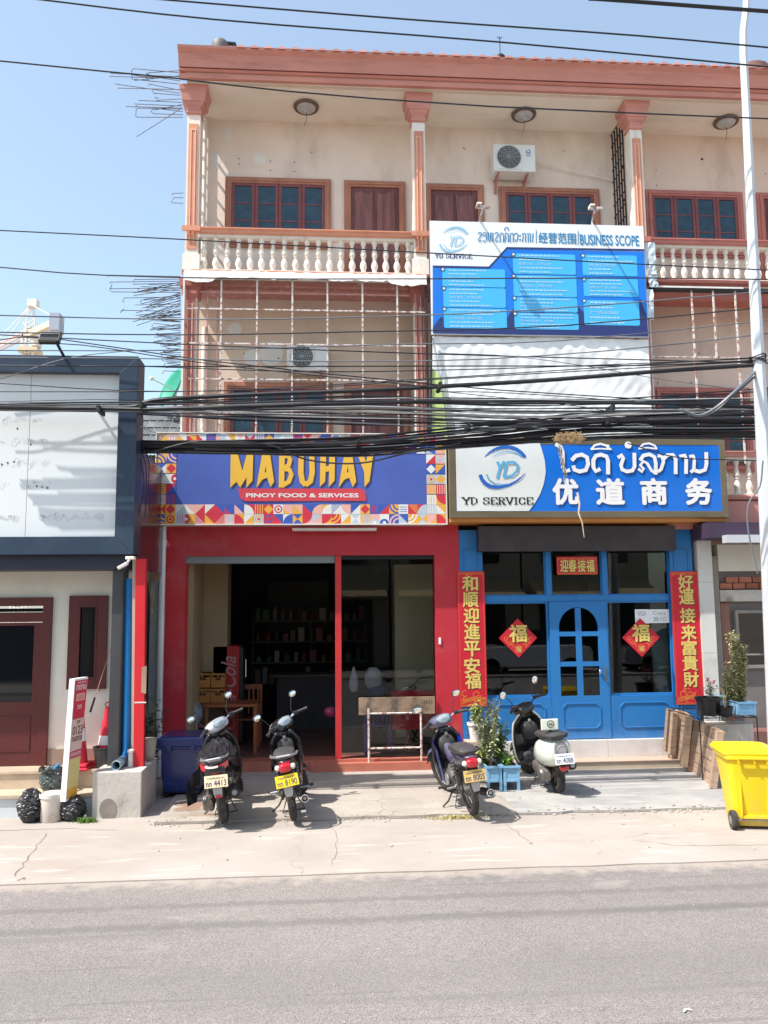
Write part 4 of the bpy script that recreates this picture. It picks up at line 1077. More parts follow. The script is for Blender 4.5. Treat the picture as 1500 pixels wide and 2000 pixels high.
for (a, b) in ((Pl, d0), (d1, Pr)):
    w = bpart(MB().frame(a + .001, b - .001, zr0, zr1 - .001, .03, YF + .05, YF + .13), 'window', m_blue)
    MB().box(a + .031, b - .031, YF + .088, YF + .094, zr0 + .031, zr1 - .031).build('pane', m_glass, w)
    w = bpart(MB().box(a + .001, b - .001, YF + .02, YF + .18, ZB0, zr0 - .001), 'lower_panel', m_blue)
    mo = MB(); octo(mo, a + .14, b - .10, ZB0 + .16, zr0 - .10, .07, .018, YF + .006, YF + .0195); mo.build('panel_moulding', m_blue, w, bevel=.003)
# door leaf with arched top lights
dr = bpart(MB().box(d0 + .004, d0 + .15, YF + .01, YF + .07, ZB0 + .01, zr1 - .004).box(d1 - .15, d1 - .004, YF + .01, YF + .07, ZB0 + .01, zr1 - .004).box(d0 + .15, d1 - .15, YF + .01, YF + .07, ZB0 + .01, zr0 + .005), 'door', m_blue)
mo = MB(); octo(mo, d0 + .16, d1 - .16, ZB0 + .16, zr0 - .10, .06, .018, YF - .004, YF + .0095); mo.build('panel_moulding', m_blue, dr, bevel=.003)
ga, gb = d0 + .15, d1 - .15; gm_ = (ga + gb) / 2; R_a = (gb - ga) / 2
za_ = at(1130, 1186, YF).z - R_a
pts_in = [(gm_ + R_a * cos(radians(t)), za_ + R_a * sin(radians(t))) for t in range(0, 181, 12)]
sp = MB()
top = zr1 - .004
for i in range(len(pts_in) - 1):
    (x0_, z0_), (x1_, z1_) = pts_in[i], pts_in[i + 1]
    sp.add([(x0_, YF + .01, z0_), (x1_, YF + .01, z1_), (x1_, YF + .01, top), (x0_, YF + .01, top), (x0_, YF + .07, z0_), (x1_, YF + .07, z1_), (x1_, YF + .07, top), (x0_, YF + .07, top)],
           [(0, 1, 2, 3), (0, 4, 5, 1), (4, 7, 6, 5), (3, 2, 6, 7)])
sp.build('arch_head', m_blue, dr)
zg = [zr0 + .005, at(1130, 1297, YF).z, at(1130, 1238, YF).z]
mt = MB().box(gm_ - .045, gm_ + .045, YF + .015, YF + .065, zr0 + .005, za_ + R_a - .01)
for z in zg[1:]: mt.box(ga, gm_ - .0455, YF + .015, YF + .065, z - .035, z + .035).box(gm_ + .0455, gb, YF + .015, YF + .065, z - .035, z + .035)
mt.build('glazing_bar', m_blue, dr)
MB().box(ga + .001, gb - .001, YF + .04, YF + .044, zr0 + .006, za_ + R_a + .02).build('pane', m_glass, dr)
hx = X(1179, YF); hz = at(1179, 1310, YF).z
MB().tube([(hx, YF - .0, hz + .06), (hx, YF - .05, hz + .05), (hx + .0, YF - .06, hz - .02), (hx + .02, YF - .03, hz - .1), (hx + .01, YF - .0, hz - .16)], .011, 6).build('handle', mat('old_brass', (.3, .22, .1), .35, metal=.8), dr, smooth=True)
MB().ell((X(1169, YF), YF - .012, at(1169, 1312, YF).z), (.02, .015, .035), 10, 6).build('lock', m_chrome, dr, smooth=True)
# plinth tiles and step
xs_t = [X(p_, 12.56, 1460) for p_ in (908, 990, 1096, 1185, 1290, 1372)]
zt_a = at(1150, 1480, 12.5).z
for i in range(5):
    bpart(MB().box(xs_t[i] + .002, xs_t[i + 1] - .002, 12.50, 12.72, zt_a, ZB0 - .002), 'plinth_tile', m_wtile)
bpart(MB().box(X(935, 12.2, 1490), X(1352, 12.2, 1490), 12.2, 12.72, .02, zt_a - .012), 'step', m_tile)
bpart(MB().box(X(935, 12.2, 1490), X(1352, 12.2, 1490), 12.185, 12.72, zt_a - .0115, zt_a - .0005), 'step_nosing', mat('pink_nosing', (.5, .33, .25), .4))
# roller box above
rb_ = bpart(MB().box(X(934, 12.45, 1050), X(1318, 12.45, 1050), 12.42, 12.58, at(1120, 1076, 12.42).z, at(1120, 1027, 12.42).z), 'shutter_box', mat('dark_brown_shutter', (.045, .034, .036), .5, var=.25, vscale=3))
bpart(MB().box(xL, xR + .1, YF + .2, YF + .3, ZB1, 3.9), 'lintel', m_blackm)
# interior of the blue shop
ri = thing('office_interior', 'dim office behind the blue shopfront glass', 'room', (4, 16, 0))
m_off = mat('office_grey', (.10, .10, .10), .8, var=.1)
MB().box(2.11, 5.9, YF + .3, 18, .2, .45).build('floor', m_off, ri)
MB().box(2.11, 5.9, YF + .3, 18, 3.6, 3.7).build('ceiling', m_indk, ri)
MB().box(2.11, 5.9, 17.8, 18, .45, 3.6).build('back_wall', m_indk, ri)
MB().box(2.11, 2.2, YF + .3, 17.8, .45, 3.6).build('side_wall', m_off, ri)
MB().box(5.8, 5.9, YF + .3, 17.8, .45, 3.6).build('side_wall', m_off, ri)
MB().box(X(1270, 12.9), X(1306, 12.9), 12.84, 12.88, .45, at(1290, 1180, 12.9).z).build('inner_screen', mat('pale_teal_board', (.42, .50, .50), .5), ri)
tag(MB().box(2.6, 3.3, 14.4, 15.0, .45, 1.2).box(2.55, 3.35, 14.35, 15.05, 1.201, 1.24).build('desk', m_dim, None), 'dark desk behind the left window of the blue shop', 'desk')

# ------------------------------------------------------------------ red paper couplets
m_cred = mat('couplet_red', (.56, .012, .03), .5, var=.06, vscale=8)
def couplet(name, corners, Y, chars, boxes, label, border=True, cat='banner'):
    (x0, z0, x1, z1) = corners
    o = tag(MB().box(x0, x1, Y, Y + .004, z0, z1).build(name, m_cred), label, cat)
    mb = MB()
    for ch, bx in zip(chars, boxes): put_text(mb, ch, bx, Y - .003, .028)
    k = MB()
    for ch, bx in zip(chars, boxes): put_text(k, ch, (bx[0] + .008, bx[1] - .008, bx[2] + .008, bx[3] - .008), Y - .0018, .035)
    k.build('lettering_shadow', m_print_k, o, noflip=True)
    mb.build('lettering', m_gold, o, noflip=True)
    d = MB(); r = random.Random(len(name) + int(x0 * 10))
    if border:
        for xx in (x0 + .018, x1 - .018):
            zz = z0 + .03
            while zz < z1 - .05:
                stroke(d, [(xx - .008, zz), (xx + .008, zz + .012), (xx - .006, zz + .028)], .006, Y - .0012); zz += .045
        for xa_, xb__, zz in ((x0 + .01, x1 - .01, z1 - .02), (x0 + .01, x1 - .01, z0 + .02)):
            for q in range(3): stroke(d, [(xa_, zz - q * .01), (xb__, zz - q * .01)], .004, Y - .0012)
        if z1 - z0 > 1:
            for q in range(9):
                cx_ = r.uniform(x0 + .06, x1 - .06); cz_ = z0 + r.uniform(.05, .22); rr_ = r.uniform(.02, .05)
                stroke(d, arc(cx_, cz_, rr_, rr_, r.uniform(0, 90), r.uniform(200, 380), 10), .011, Y - .0014)
            for q in range(4): stroke(d, [(x0 + .03, z0 + .04 + q * .02), ((x0 + x1) / 2, z0 + .09 + q * .015), (x1 - .03, z0 + .05 + q * .02)], .01, Y - .0014)
            for q in range(4):
                cx_ = r.uniform(x0 + .05, x1 - .05); stroke(d, arc(cx_, z1 - .05, .02, .02, 0, 250, 8), .008, Y - .0014)
    if d.v: d.build('ornament', mat('couplet_orange', (.75, .22, .04), .5), o, noflip=True)
    return o
YP = YF - .02
def bxs(cx_, ys, w, h):
    out = []
    for (x, v) in ys:
        c = at(x, v, YP); out.append((c.x - w / 2, c.z - h / 2, c.x + w / 2, c.z + h / 2))
    return out
a, b = at(898, 1380, YP), at(942, 1116, YP)
couplet('couplet', (a.x, a.z, b.x + .03, b.z), YP, '和順迎進平安福', bxs(0, [(918, 1140), (919, 1171), (921, 1202), (922, 1234), (922, 1267), (922, 1300), (924, 1330)], .235, .225), 'tall red paper couplet with gold characters on the left blue post')
a, b = at(1325, 1376, YP), at(1363, 1116, YP)
couplet('couplet', (a.x - .03, a.z, b.x, b.z), YP, '好運接来富貴財', bxs(0, [(1339, 1137), (1341, 1166), (1343, 1202), (1345, 1235), (1346, 1265), (1348, 1295), (1350, 1327)], .235, .225), 'tall red paper couplet with gold characters on the right blue post')
a, b = at(1088, 1122, YP), at(1166, 1087, YP)
couplet('door_scroll', (a.x, a.z, b.x, b.z), YP, '迎春接福', bxs(0, [(1102, 1105), (1118, 1105), (1136, 1105), (1153, 1105)], .125, .19), 'small horizontal red scroll with four gold characters above the door')
def diamond(px_, v, lab):
    c = at(px_, v, YP + .02); s = .30; Y = YF + .045
    c = at(px_, v, Y)
    o = tag(MB().prism([(c.x - s, c.z), (c.x, c.z - s), (c.x + s, c.z), (c.x, c.z + s)], Y, Y + .004, 'y').build('fu_diamond', m_cred), lab, 'poster', 'red diamond papers on the blue shop windows')
    k = MB(); put_text(k, '福', (c.x - .125, c.z - .07, c.x + .145, c.z + .19), Y - .0018, .04); k.build('lettering_shadow', m_print_k, o, noflip=True)
    k = MB(); put_text(k, '福', (c.x - .135, c.z - .06, c.x + .135, c.z + .20), Y - .003, .028); put_text(k, '福', (c.x - .04, c.z - .21, c.x + .04, c.z - .13), Y - .003, .01); k.build('lettering', m_gold, o, noflip=True)
    d = MB()
    stroke(d, arc(c.x, c.z - .17, .058, .058, 0, 360, 16), .008, Y - .0015)
    for sx in (-1, 1):
        for q in range(4): stroke(d, arc(c.x + sx * (.19 - .03 * q), c.z - .01 - .035 * q, .03, .025, 90 * q, 90 * q + 260, 8), .009, Y - .0015)
    d.build('ornament', mat('diamond_orange', (.75, .22, .04), .5), o, noflip=True)
diamond(1012, 1246, 'red diamond paper with a gold character on the left window of the blue shop')
diamond(1252, 1245, 'red diamond paper with a gold character on the right window beside the notices')
def notice(x0, x1, v0, v1, lines, lab):
    Y = YF + .06
    a, b = at(x0, v1, Y), at(x1, v0, Y)
    o = tag(MB().box(a.x, b.x, Y, Y + .002, a.z, b.z).build('paper_notice', m_print_w), lab, 'notice')
    k = MB(); h = (b.z - a.z); n = len(lines)
    for i, t in enumerate(lines): put_text(k, t, (a.x + (b.x - a.x) * .18, b.z - h * (.42 * (i + 1)) - .01, a.x + (b.x - a.x) * .82, b.z - h * (.42 * i + .12)), Y - .002, .005)
    k.build('lettering', m_print_g, o, noflip=True)
notice(1241, 1267, 1190, 1218, ['VISA'], 'white paper notice reading VISA on the right window')
notice(1268.5, 1307, 1190, 1217, ['Copy', '复印'], 'white paper copy notice beside the VISA sheet')

# ------------------------------------------------------------------ right neighbour shop
rn = thing('grey_shopfront', 'weathered grey shopfront with bricked strip and dark window at the right edge', 'shopfront', (7, YF, 0))
def rpart(mb, name, m, **k): return mb.build(name, m, rn, **k)
cxa, cxb = X(1371, YF - .05, 1250), X(1397, YF - .05, 1250)
zj = [0.03, at(1385, 1275, YF).z, at(1380, 1137, YF).z, at(1375, 1055, YF).z]
for i in range(3): rpart(MB().box(cxa, cxb + .02, YF - .05, YF + .2, zj[i] + .002, zj[i + 1] - .002), 'pillar_tile', m_wtile)
Yn = YF + .15
ww = mat('grey_timber', (.26, .23, .20), .7, var=.15, vscale=4)
rpart(MB().box(cxb + .03, cxb + .16, YF + .05, YF + .3, .03, 3.2), 'door_jamb', ww)
rpart(MB().box(cxb + .17, 9, YF + .05, YF + .35, at(1450, 1115, YF).z, at(1450, 1063, YF).z), 'shutter_box', m_creamwall)
bz0, bz1 = at(1450, 1150, Yn).z, at(1450, 1120, Yn).z
rpart(MB().box(cxb + .17, 9, Yn + .02, Yn + .2, .03, 3.2), 'back_panel', mat('grey_brown_board', (.17, .15, .14), .7, var=.15))
b0 = None
for r in range(2):
    for k in range(9):
        L_ = .21; x = cxb + .2 + k * .22 + r * .11
        z = bz0 + r * .10
        if b0 is None: b0 = rpart(MB().box(0, L_ - .012, Yn - .05, Yn + .018, 0, .088), 'brick', mat('dull_red_brick', (.34, .12, .075), .85, var=.2, rand=.2, bump=.3, bscale=50)); b0.location = Vector((x, 0, z)) - WL[rn.name]
        else: copy_part(b0, rn, loc=Vector((x, 0, z)) - WL[rn.name])
rpart(MB().box(cxb + .17, 9, Yn - .1, Yn + .0, bz0 - .20, bz0 - .02), 'lintel', m_conc)
wn_ = rpart(MB().frame(cxb + .42, 8.5, at(1450, 1305, Yn).z, bz0 - .34, .05, Yn - .06, Yn + .01), 'window', ww)
MB().box(cxb + .47, 8.45, Yn - .02, Yn - .014, at(1450, 1305, Yn).z + .05, bz0 - .39).build('pane', m_dkglass, wn_)
MB().box(cxb + .47, 8.45, Yn - .045, Yn - .025, at(1450, 1278, Yn).z - .015, at(1450, 1278, Yn).z + .012).build('glazing_bar', ww, wn_)
rpart(MB().box(cxb + .2, cxb + .34, Yn - .03, Yn + .01, .03, bz0 - .22), 'door_jamb', mat('faded_red_jamb', (.25, .12, .09), .7, var=.2))
rpart(MB().box(cxb + .17, 9, 12.35, Yn + .0, .03, .50), 'step', mat('dark_red_step', (.22, .1, .085), .6, var=.2))
aw = thing('metal_awning', 'dark awning with a pale metal gutter above the grey shopfront', 'awning', (7.5, 12.4, 3.3))
MB().box(X(1365, 12.3, 1040), 9.5, 12.0, 12.6, at(1450, 1050, 12.0).z, at(1450, 1020, 12.0).z).build('fascia_board', mat('dark_plum', (.05, .03, .06), .6), aw)
MB().box(X(1410, 12.0, 1050), 9.5, 11.85, 11.995, at(1450, 1060, 11.9).z, at(1450, 1045, 11.9).z).build('gutter', m_galv, aw)
# ------------------------------------------------------------------ the blue banner sign with the patterned border
YM = 12.28
ms = thing('banner_sign', 'wide blue banner sign reading MABUHAY with a colourful geometric border', 'sign', (-.3, YM, 3.7))
A_, B_ = at(302, 1022, YM), at(871, 848, YM)
sx0, sx1, sz0, sz1 = A_.x, at(871, 940, YM).x, at(590, 1024, YM).z, at(590, 847, YM).z
# softly rippled printed sheet
def cloth(name, x0, x1, z0, z1, Y, m, parent, nx=50, nz=14, amp=.006, seed=1, back=None, skirt=0):
    r = random.Random(seed); ph = [(r.uniform(.6, 6), r.uniform(.6, 7), r.uniform(0, 6), r.uniform(.3, 1)) for _ in range(6)]
    vs = []; fs = []
    for j in range(nz + 1):
        for i in range(nx + 1):
            u, w = i / nx, j / nz
            x = x0 + (x1 - x0) * u; z = z0 + (z1 - z0) * w
            d = sum(a * sin(f * x + g * z + p) for f, g, p, a in ph) * amp / 3 * min(1, 8 * min(u, 1 - u, w, 1 - w) + .05)
            vs.append((x, Y + d, z))
    for j in range(nz):
        for i in range(nx): fs.append((j * (nx + 1) + i, j * (nx + 1) + i + 1, (j + 1) * (nx + 1) + i + 1, (j + 1) * (nx + 1) + i))
    mb = MB(); mb.add(vs, fs)
    return mb.build(name, m, parent, smooth=True)
MB().box(sx0, sx1, YM + .012, YF - .002, sz0, sz1).build('sign_box', m_galv, ms, bevel=.004)
cloth('banner_sheet', sx0 + .006, sx1 - .006, sz0 + .006, sz1 - .006, YM - .003, m_print_b_ := mat('banner_blue', (.075, .125, .43), .45, var=.08, vscale=1.5), ms, amp=.004)
MB().frame(sx0 - .01, sx1 + .01, sz0 - .01, sz1 + .01, .016, YM - .02, YM + .0115).build('edge_strip', m_white, ms)
# printed border tiles
pal = {'w': 0, 'r': 1, 'b': 2, 'y': 3, 'p': 4, 'g': 5, 'n': 6}
pm_ = [mat('border_white', (.72, .72, .70), .5), m_print_r, m_print_b, m_print_y, m_print_o, mat('border_pale_blue', (.46, .54, .62), .5), m_print_n]
bm_ = MB(); rt_ = random.Random(33); YT_ = YM - .0072
def tile(x, z, s, kind, c1, c2, rot):
    def T(u, w):
        for _ in range(rot): u, w = 1 - w, u
        return (x + u * s, z + w * s)
    def F(pts, c, lift=0):
        bm_.mat(pal[c]); y = YT_ - lift * .0006
        bm_.add([(a, y, b) for a, b in (T(*p) for p in pts)], [tuple(range(len(pts)))])
    def C(cx, cz, r, c, a0=0, a1=360, lift=1):
        pts = [(cx + r * cos(radians(a0 + (a1 - a0) * k / 12)), cz + r * sin(radians(a0 + (a1 - a0) * k / 12))) for k in range(13)]
        if a1 - a0 < 360: pts = [(cx, cz)] + pts
        else: pts = pts[:-1]
        F(pts, c, lift)
    F([(0, 0), (1, 0), (1, 1), (0, 1)], c1)
    if kind == 'tri': F([(0, 0), (1, 0), (0, 1)], c2, 1)
    elif kind == 'quarter': C(0, 0, 1, c2, 0, 90)
    elif kind == 'circ':
        C(.5, .5, .42, c2); C(.5, .5, .28, c1, lift=2); C(.5, .5, .14, 'r', lift=3)
    elif kind == 'half': C(0, .5, .5, c2, -90, 90); C(.12, .5, .16, 'w', lift=2)
    elif kind == 'stripes':
        for k in range(4): F([(.08 + k * .24, 0), (.18 + k * .24, 0), (.18 + k * .24, 1), (.08 + k * .24, 1)], c2, 1)
    elif kind == 'diag':
        for k in range(4):
            o = k * .25; F([(o, 0), (o + .1, 0), (1, .9 - o), (1, 1 - o)], c2, 1)
    elif kind == 'diam': F([(.5, 0), (1, .5), (.5, 1), (0, .5)], c2, 1)
    elif kind == 'arcs':
        for k, q in ((1, c2), (.82, c1), (.62, c2), (.45, c1)): C(0, 0, k, q, 0, 90, lift=1 + (1 - k) * 3)
    elif kind == 'hour': F([(0, 0), (1, 0), (.5, .5)], c2, 1); F([(0, 1), (1, 1), (.5, .5)], c2, 1)
    elif kind == 'forks':
        for k in range(3): F([(.2 + k * .25, .1), (.27 + k * .25, .1), (.27 + k * .25, .8), (.235 + k * .25, .95), (.2 + k * .25, .8)], c2, 1)
def rtile(x, z, s):
    kind = rt_.choice(['tri', 'quarter', 'tri', 'quarter', 'circ', 'half', 'stripes', 'diag', 'diam', 'arcs', 'hour', 'forks', 'tri'])
    c1, c2 = rt_.sample(['w', 'r', 'b', 'y', 'w', 'g', 'p', 'r', 'y'], 2)
    if c1 == c2: c2 = 'b' if c1 != 'b' else 'w'
    tile(x, z, s, kind, c1, c2, rt_.randrange(4))
s_ = (at(590, 985, YM).z - sz0 - .008) / 2
nb = int(round((sx1 - sx0 - .02) / s_)); sxs = (sx1 - sx0 - .02) / nb
for i in range(nb):
    for j in range(2):
        rtile(sx0 + .01 + i * sxs, sz0 + .008 + j * s_, sxs - .0005 if sxs < s_ else s_)
        rtile(sx0 + .01 + i * sxs, sz1 - .008 - (j + 1) * s_, min(s_, sxs))
nv = int((sz1 - sz0 - 4 * s_ - .016) / s_)
sv = (sz1 - sz0 - 4 * s_ - .016) / nv
for j in range(nv):
    for k in range(2):
        rtile(sx0 + .01 + k * sxs, sz0 + .008 + 2 * s_ + j * sv, min(sv, sxs)); rtile(sx1 - .01 - (k + 1) * sxs, sz0 + .008 + 2 * s_ + j * sv, min(sv, sxs))
bm_.build('border_pattern', pm_, ms, noflip=True)
# big brush capitals
def L4(pts, Y, dx=0, dv=0, ox=430, ov=870, k=4.6875): return [((p := at(ox + x / k + dx, ov + y / k + dv, Y)).x, p.z) for x, y in pts]
def ST(pts, Y, ox, ov, k): return L4(pts, Y, 0, 0, ox, ov, k)
letters = [
    ('f', [(97, 70), (158, 70), (150, 330), (92, 388)]), ('f', [(115, 70), (160, 70), (212, 262), (186, 388), (146, 330)]), ('f', [(190, 375), (203, 232), (246, 70), (282, 70), (243, 290)]), ('f', [(246, 70), (303, 70), (296, 322), (240, 388)]),
    ('f', [(385, 78), (432, 78), (402, 292), (332, 388), (347, 290)]), ('f', [(404, 78), (457, 80), (494, 330), (462, 382), (430, 300)]), ('f', [(385, 250), (452, 242), (455, 286), (372, 318)]),
    ('f', [(540, 75), (592, 75), (586, 385), (535, 385)]), ('s', [(570, 95), (625, 98), (640, 130), (628, 180), (575, 212)], 42), ('s', [(575, 212), (635, 222), (652, 265), (630, 330), (560, 372)], 44),
    ('s', [(742, 75), (738, 250), (752, 330), (785, 362)], 50), ('s', [(838, 75), (842, 250), (826, 330), (778, 362)], 50),
    ('f', [(918, 75), (972, 75), (962, 330), (912, 380)]), ('f', [(1000, 75), (1052, 75), (1048, 322), (994, 382)]), ('f', [(958, 192), (1012, 182), (1012, 232), (958, 246)]),
    ('f', [(1137, 78), (1184, 78), (1154, 292), (1084, 388), (1099, 290)]), ('f', [(1156, 78), (1209, 80), (1246, 330), (1214, 382), (1182, 300)]), ('f', [(1137, 250), (1204, 242), (1207, 286), (1124, 318)]),
    ('f', [(1258, 84), (1312, 84), (1352, 200), (1325, 262)]), ('f', [(1350, 84), (1403, 78), (1366, 330), (1322, 382), (1318, 230)])]
for nm, mm, dx, dv, yo in (('lettering_shadow', mat('letter_brown', (.10, .05, .03), .5), 1.8, 1.2, .0095), ('lettering', mat('letter_yellow', (.80, .47, .06), .45), 0, 0, .0115)):
    lm = MB()
    for e in letters:
        if e[0] == 'f': flat(lm, L4(e[1], YM - yo, dx, dv), YM - yo)
        else: stroke(lm, L4(e[1], YM - yo, dx, dv), e[2] / 4.6875 / 1600 * YM, YM - yo)
    lm.build(nm, mm, ms, noflip=True)
rb = MB(); flat(rb, L4([(168, 395), (1285, 395), (1318, 410), (1335, 460), (1338, 508), (232, 512), (190, 490), (172, 440)], YM, 0, 0), YM - .0088)
rb.build('ribbon', mat('ribbon_red', (.62, .06, .08), .5), ms, noflip=True)
a, b = L4([(240, 475)], YM)[0], L4([(1265, 428)], YM)[0]
tm = MB(); put_text(tm, 'PINOY FOOD & SERVICES', (a[0], a[1], b[0], b[1] - .02), YM - .0112, .03); tm.build('lettering', m_print_w, ms, noflip=True)

# ------------------------------------------------------------------ blue and white fascia sign
YY = 12.15
ys_ = thing('fascia_sign', 'blue and white fascia sign with Lao and Chinese lettering in a bronze frame', 'sign', (4, YY, 3.7))
fx0_, fx1_ = at(878, 940, YY).x, at(1420, 940, YY).x
fz0_, fz1_ = at(1150, 1011, YY).z, at(1150, 856, YY).z
m_bronze = mat('bronze_frame', (.20, .16, .10), .4, metal=.45, var=.2, vscale=3, stretch=(.5, 1, 1))
MB().box(fx0_, fx1_, YY + .03, YF - .002, fz0_, fz1_).build('sign_box', m_bronze, ys_, bevel=.006)
MB().frame(fx0_, fx1_, fz0_, fz1_, .10, YY + .0, YY + .029).build('frame', m_bronze, ys_, bevel=.004)
MB().box(fx0_ + .0, fx1_ - .02, YY + .05, YF + .2, fz0_ - .06, fz0_ - .001).build('underside_board', mat('orange_underboard', (.55, .22, .05), .6, var=.1), ys_)
m_face_w = mat('sign_white_sheet', (.70, .73, .72), .25, var=.05, vscale=1.5)
m_face_b = mat('sign_blue_sheet', (.008, .15, .62), .28, var=.05, vscale=1.2)
cloth('face_sheet', fx0_ + .10, fx1_ - .10, fz0_ + .10, fz1_ - .03, YY + .004, m_face_b, ys_, amp=.004, seed=5)
def P2(x, v, Y=YY): q = at(x, v, Y); return (q.x, q.z)
zT, zB = fz1_ - .035, fz0_ + .102
cv = [(1054, 866), (1059, 880), (1064, 900), (1066, 922), (1062, 945), (1055, 965), (1043, 985), (1033, 997)]
wf = MB(); n = 24
cvw = [P2(x, v) for x, v in cv]
def curve_x(z):
    pts = sorted(cvw, key=lambda p: p[1])
    for (xa, za), (xb, zb) in zip(pts, pts[1:]):
        if za <= z <= zb: return xa + (xb - xa) * (z - za) / (zb - za)
    return pts[0][0] if z < pts[0][1] else pts[-1][0]
rows = []
for j in range(n + 1):
    z = zB + (zT - zB) * j / n; xr_ = curve_x(z)
    rows.append([(fx0_ + .102 + (xr_ - fx0_ - .102) * i / 20, YY - .003 - .002 * sin(i * .6 + z * 9) * min(1, i / 4, (20 - i) / 4), z) for i in range(21)])
wf.add([p for r in rows for p in r], [(j * 21 + i, j * 21 + i + 1, (j + 1) * 21 + i + 1, (j + 1) * 21 + i) for j in range(n) for i in range(20)])
wf.build('white_face', m_face_w, ys_, smooth=True)
Yl = YY - .008
def logo(ox, ov, k, Y, parent, shadow=True, fade=False):
    """two swooshes and the letters YD; coordinates as measured on a (ox, ov, k) grid"""
    mo_ = mat('logo_blue', (.02, .13, .50) if not fade else (.28, .52, .70), .4)
    lt = mat('logo_light_blue', (.10, .40, .66) if not fade else (.36, .60, .74), .4)
    w = k_ = 1 / k / 1600 * Y
    def S(mb, pts, w0, w1, yy): stroke(mb, L4(pts, Y, 0, 0, ox, ov, k), w0 * k_, yy, w1 * k_)
    up = [(500, 150), (545, 110), (600, 78), (660, 62), (720, 60), (780, 76), (830, 108), (872, 155)]
    lo = [(458, 315), (475, 360), (510, 400), (560, 425), (630, 430), (720, 412), (790, 375), (840, 335), (872, 302)]
    a = MB()
    for i in range(len(up) - 1): S(a, up[i:i + 2], [6, 16, 26, 32, 34, 36, 34][i], [16, 26, 32, 34, 36, 34, 30][i], Y)
    for i in range(len(lo) - 1): S(a, lo[i:i + 2], [34, 36, 38, 36, 30, 24, 18, 12][i], [36, 38, 36, 30, 24, 18, 12, 5][i], Y)
    a.build('logo_swoosh', mo_, parent, noflip=True)
    b = MB()
    S(b, [(575, 150), (630, 118), (700, 100), (760, 108), (815, 130), (842, 155)], 6, 12, Y - .001)
    S(b, [(516, 312), (540, 360), (590, 395), (660, 405), (710, 398)], 16, 6, Y - .001)
    b.build('logo_line', lt, parent, noflip=True)
    c = MB()
    S(c, [(615, 195), (640, 250)], 26, 24, Y - .002); S(c, [(680, 190), (640, 255), (615, 350)], 24, 26, Y - .0025)
    S(c, [(700, 205), (675, 340)], 24, 24, Y - .002)
    S(c, [(700, 203), (770, 200), (805, 230), (795, 280), (750, 325), (672, 338)], 24, 22, Y - .0025)
    c.build('logo_letters', lt, parent, noflip=True)
logo(840, 860, 4.6875, Yl, ys_)
def serif_text(mb, body, box, Y, wt):
    """slab-serif capitals out of strokes on a unit cell"""
    G = {'Y': ([[(0, 1), (.5, .5)], [(1, 1), (.5, .5)], [(.5, .5), (.5, 0)]], [(0, 1), (1, 1), (.5, 0)]),
         'D': ([[(.15, 0), (.15, 1)], [(.1, 1), (.55, 1), (.9, .75), (.9, .25), (.55, 0), (.1, 0)]], []),
         'S': ([[(.88, .75), (.8, .95), (.5, 1), (.15, .9), (.15, .65), (.5, .52), (.85, .4), (.88, .15), (.5, 0), (.2, .04), (.1, .28)]], []),
         'E': ([[(.15, 0), (.15, 1)], [(.05, 1), (.9, 1), (.9, .8)], [(.15, .5), (.65, .5)], [(.05, 0), (.92, 0), (.92, .22)]], []),
         'R': ([[(.15, 0), (.15, 1)], [(.05, 1), (.6, 1), (.82, .85), (.82, .65), (.6, .5), (.15, .5)], [(.5, .5), (.88, 0)]], [(.15, 0), (.88, 0)]),
         'V': ([[(0.05, 1), (.5, 0)], [(.95, 1), (.5, 0)]], [(.05, 1), (.95, 1)]), 'I': ([[(.5, 0), (.5, 1)]], [(.5, 0), (.5, 1)]),
         'C': ([[(.9, .72), (.78, .94), (.5, 1), (.2, .9), (.08, .6), (.08, .35), (.2, .1), (.5, 0), (.78, .06), (.9, .28)]], [])}
    wd = {' ': .5, 'I': .55}
    tot = sum(wd.get(c, 1) + .16 for c in body) - .16
    x0, z0, x1, z1 = box; u = (x1 - x0) / tot; h = z1 - z0; x = x0
    for ch in body:
        w_ = wd.get(ch, 1)
        if ch != ' ':
            st, sf_ = G[ch]
            for p in st:
                for i in range(len(p) - 1):
                    q = [(x + a * u * w_, z0 + b * h) for a, b in p[i:i + 2]]
                    horiz = abs(q[1][0] - q[0][0]) > abs(q[1][1] - q[0][1]) * 1.2
                    stroke(mb, q, wt * (.55 if horiz else 1.15), Y, cap=True)
            for a, b in sf_: stroke(mb, [(x + a * u * w_ - .28 * u, z0 + b * h), (x + a * u * w_ + .28 * u, z0 + b * h)], wt * .5, Y)
        x += (w_ + .16) * u
a, b = P2(904, 985), P2(1041, 972)
k = MB(); serif_text(k, 'YD SERVICE', (a[0], a[1], b[0], b[1]), Yl, .021); k.build('lettering', m_print_k, ys_, noflip=True)
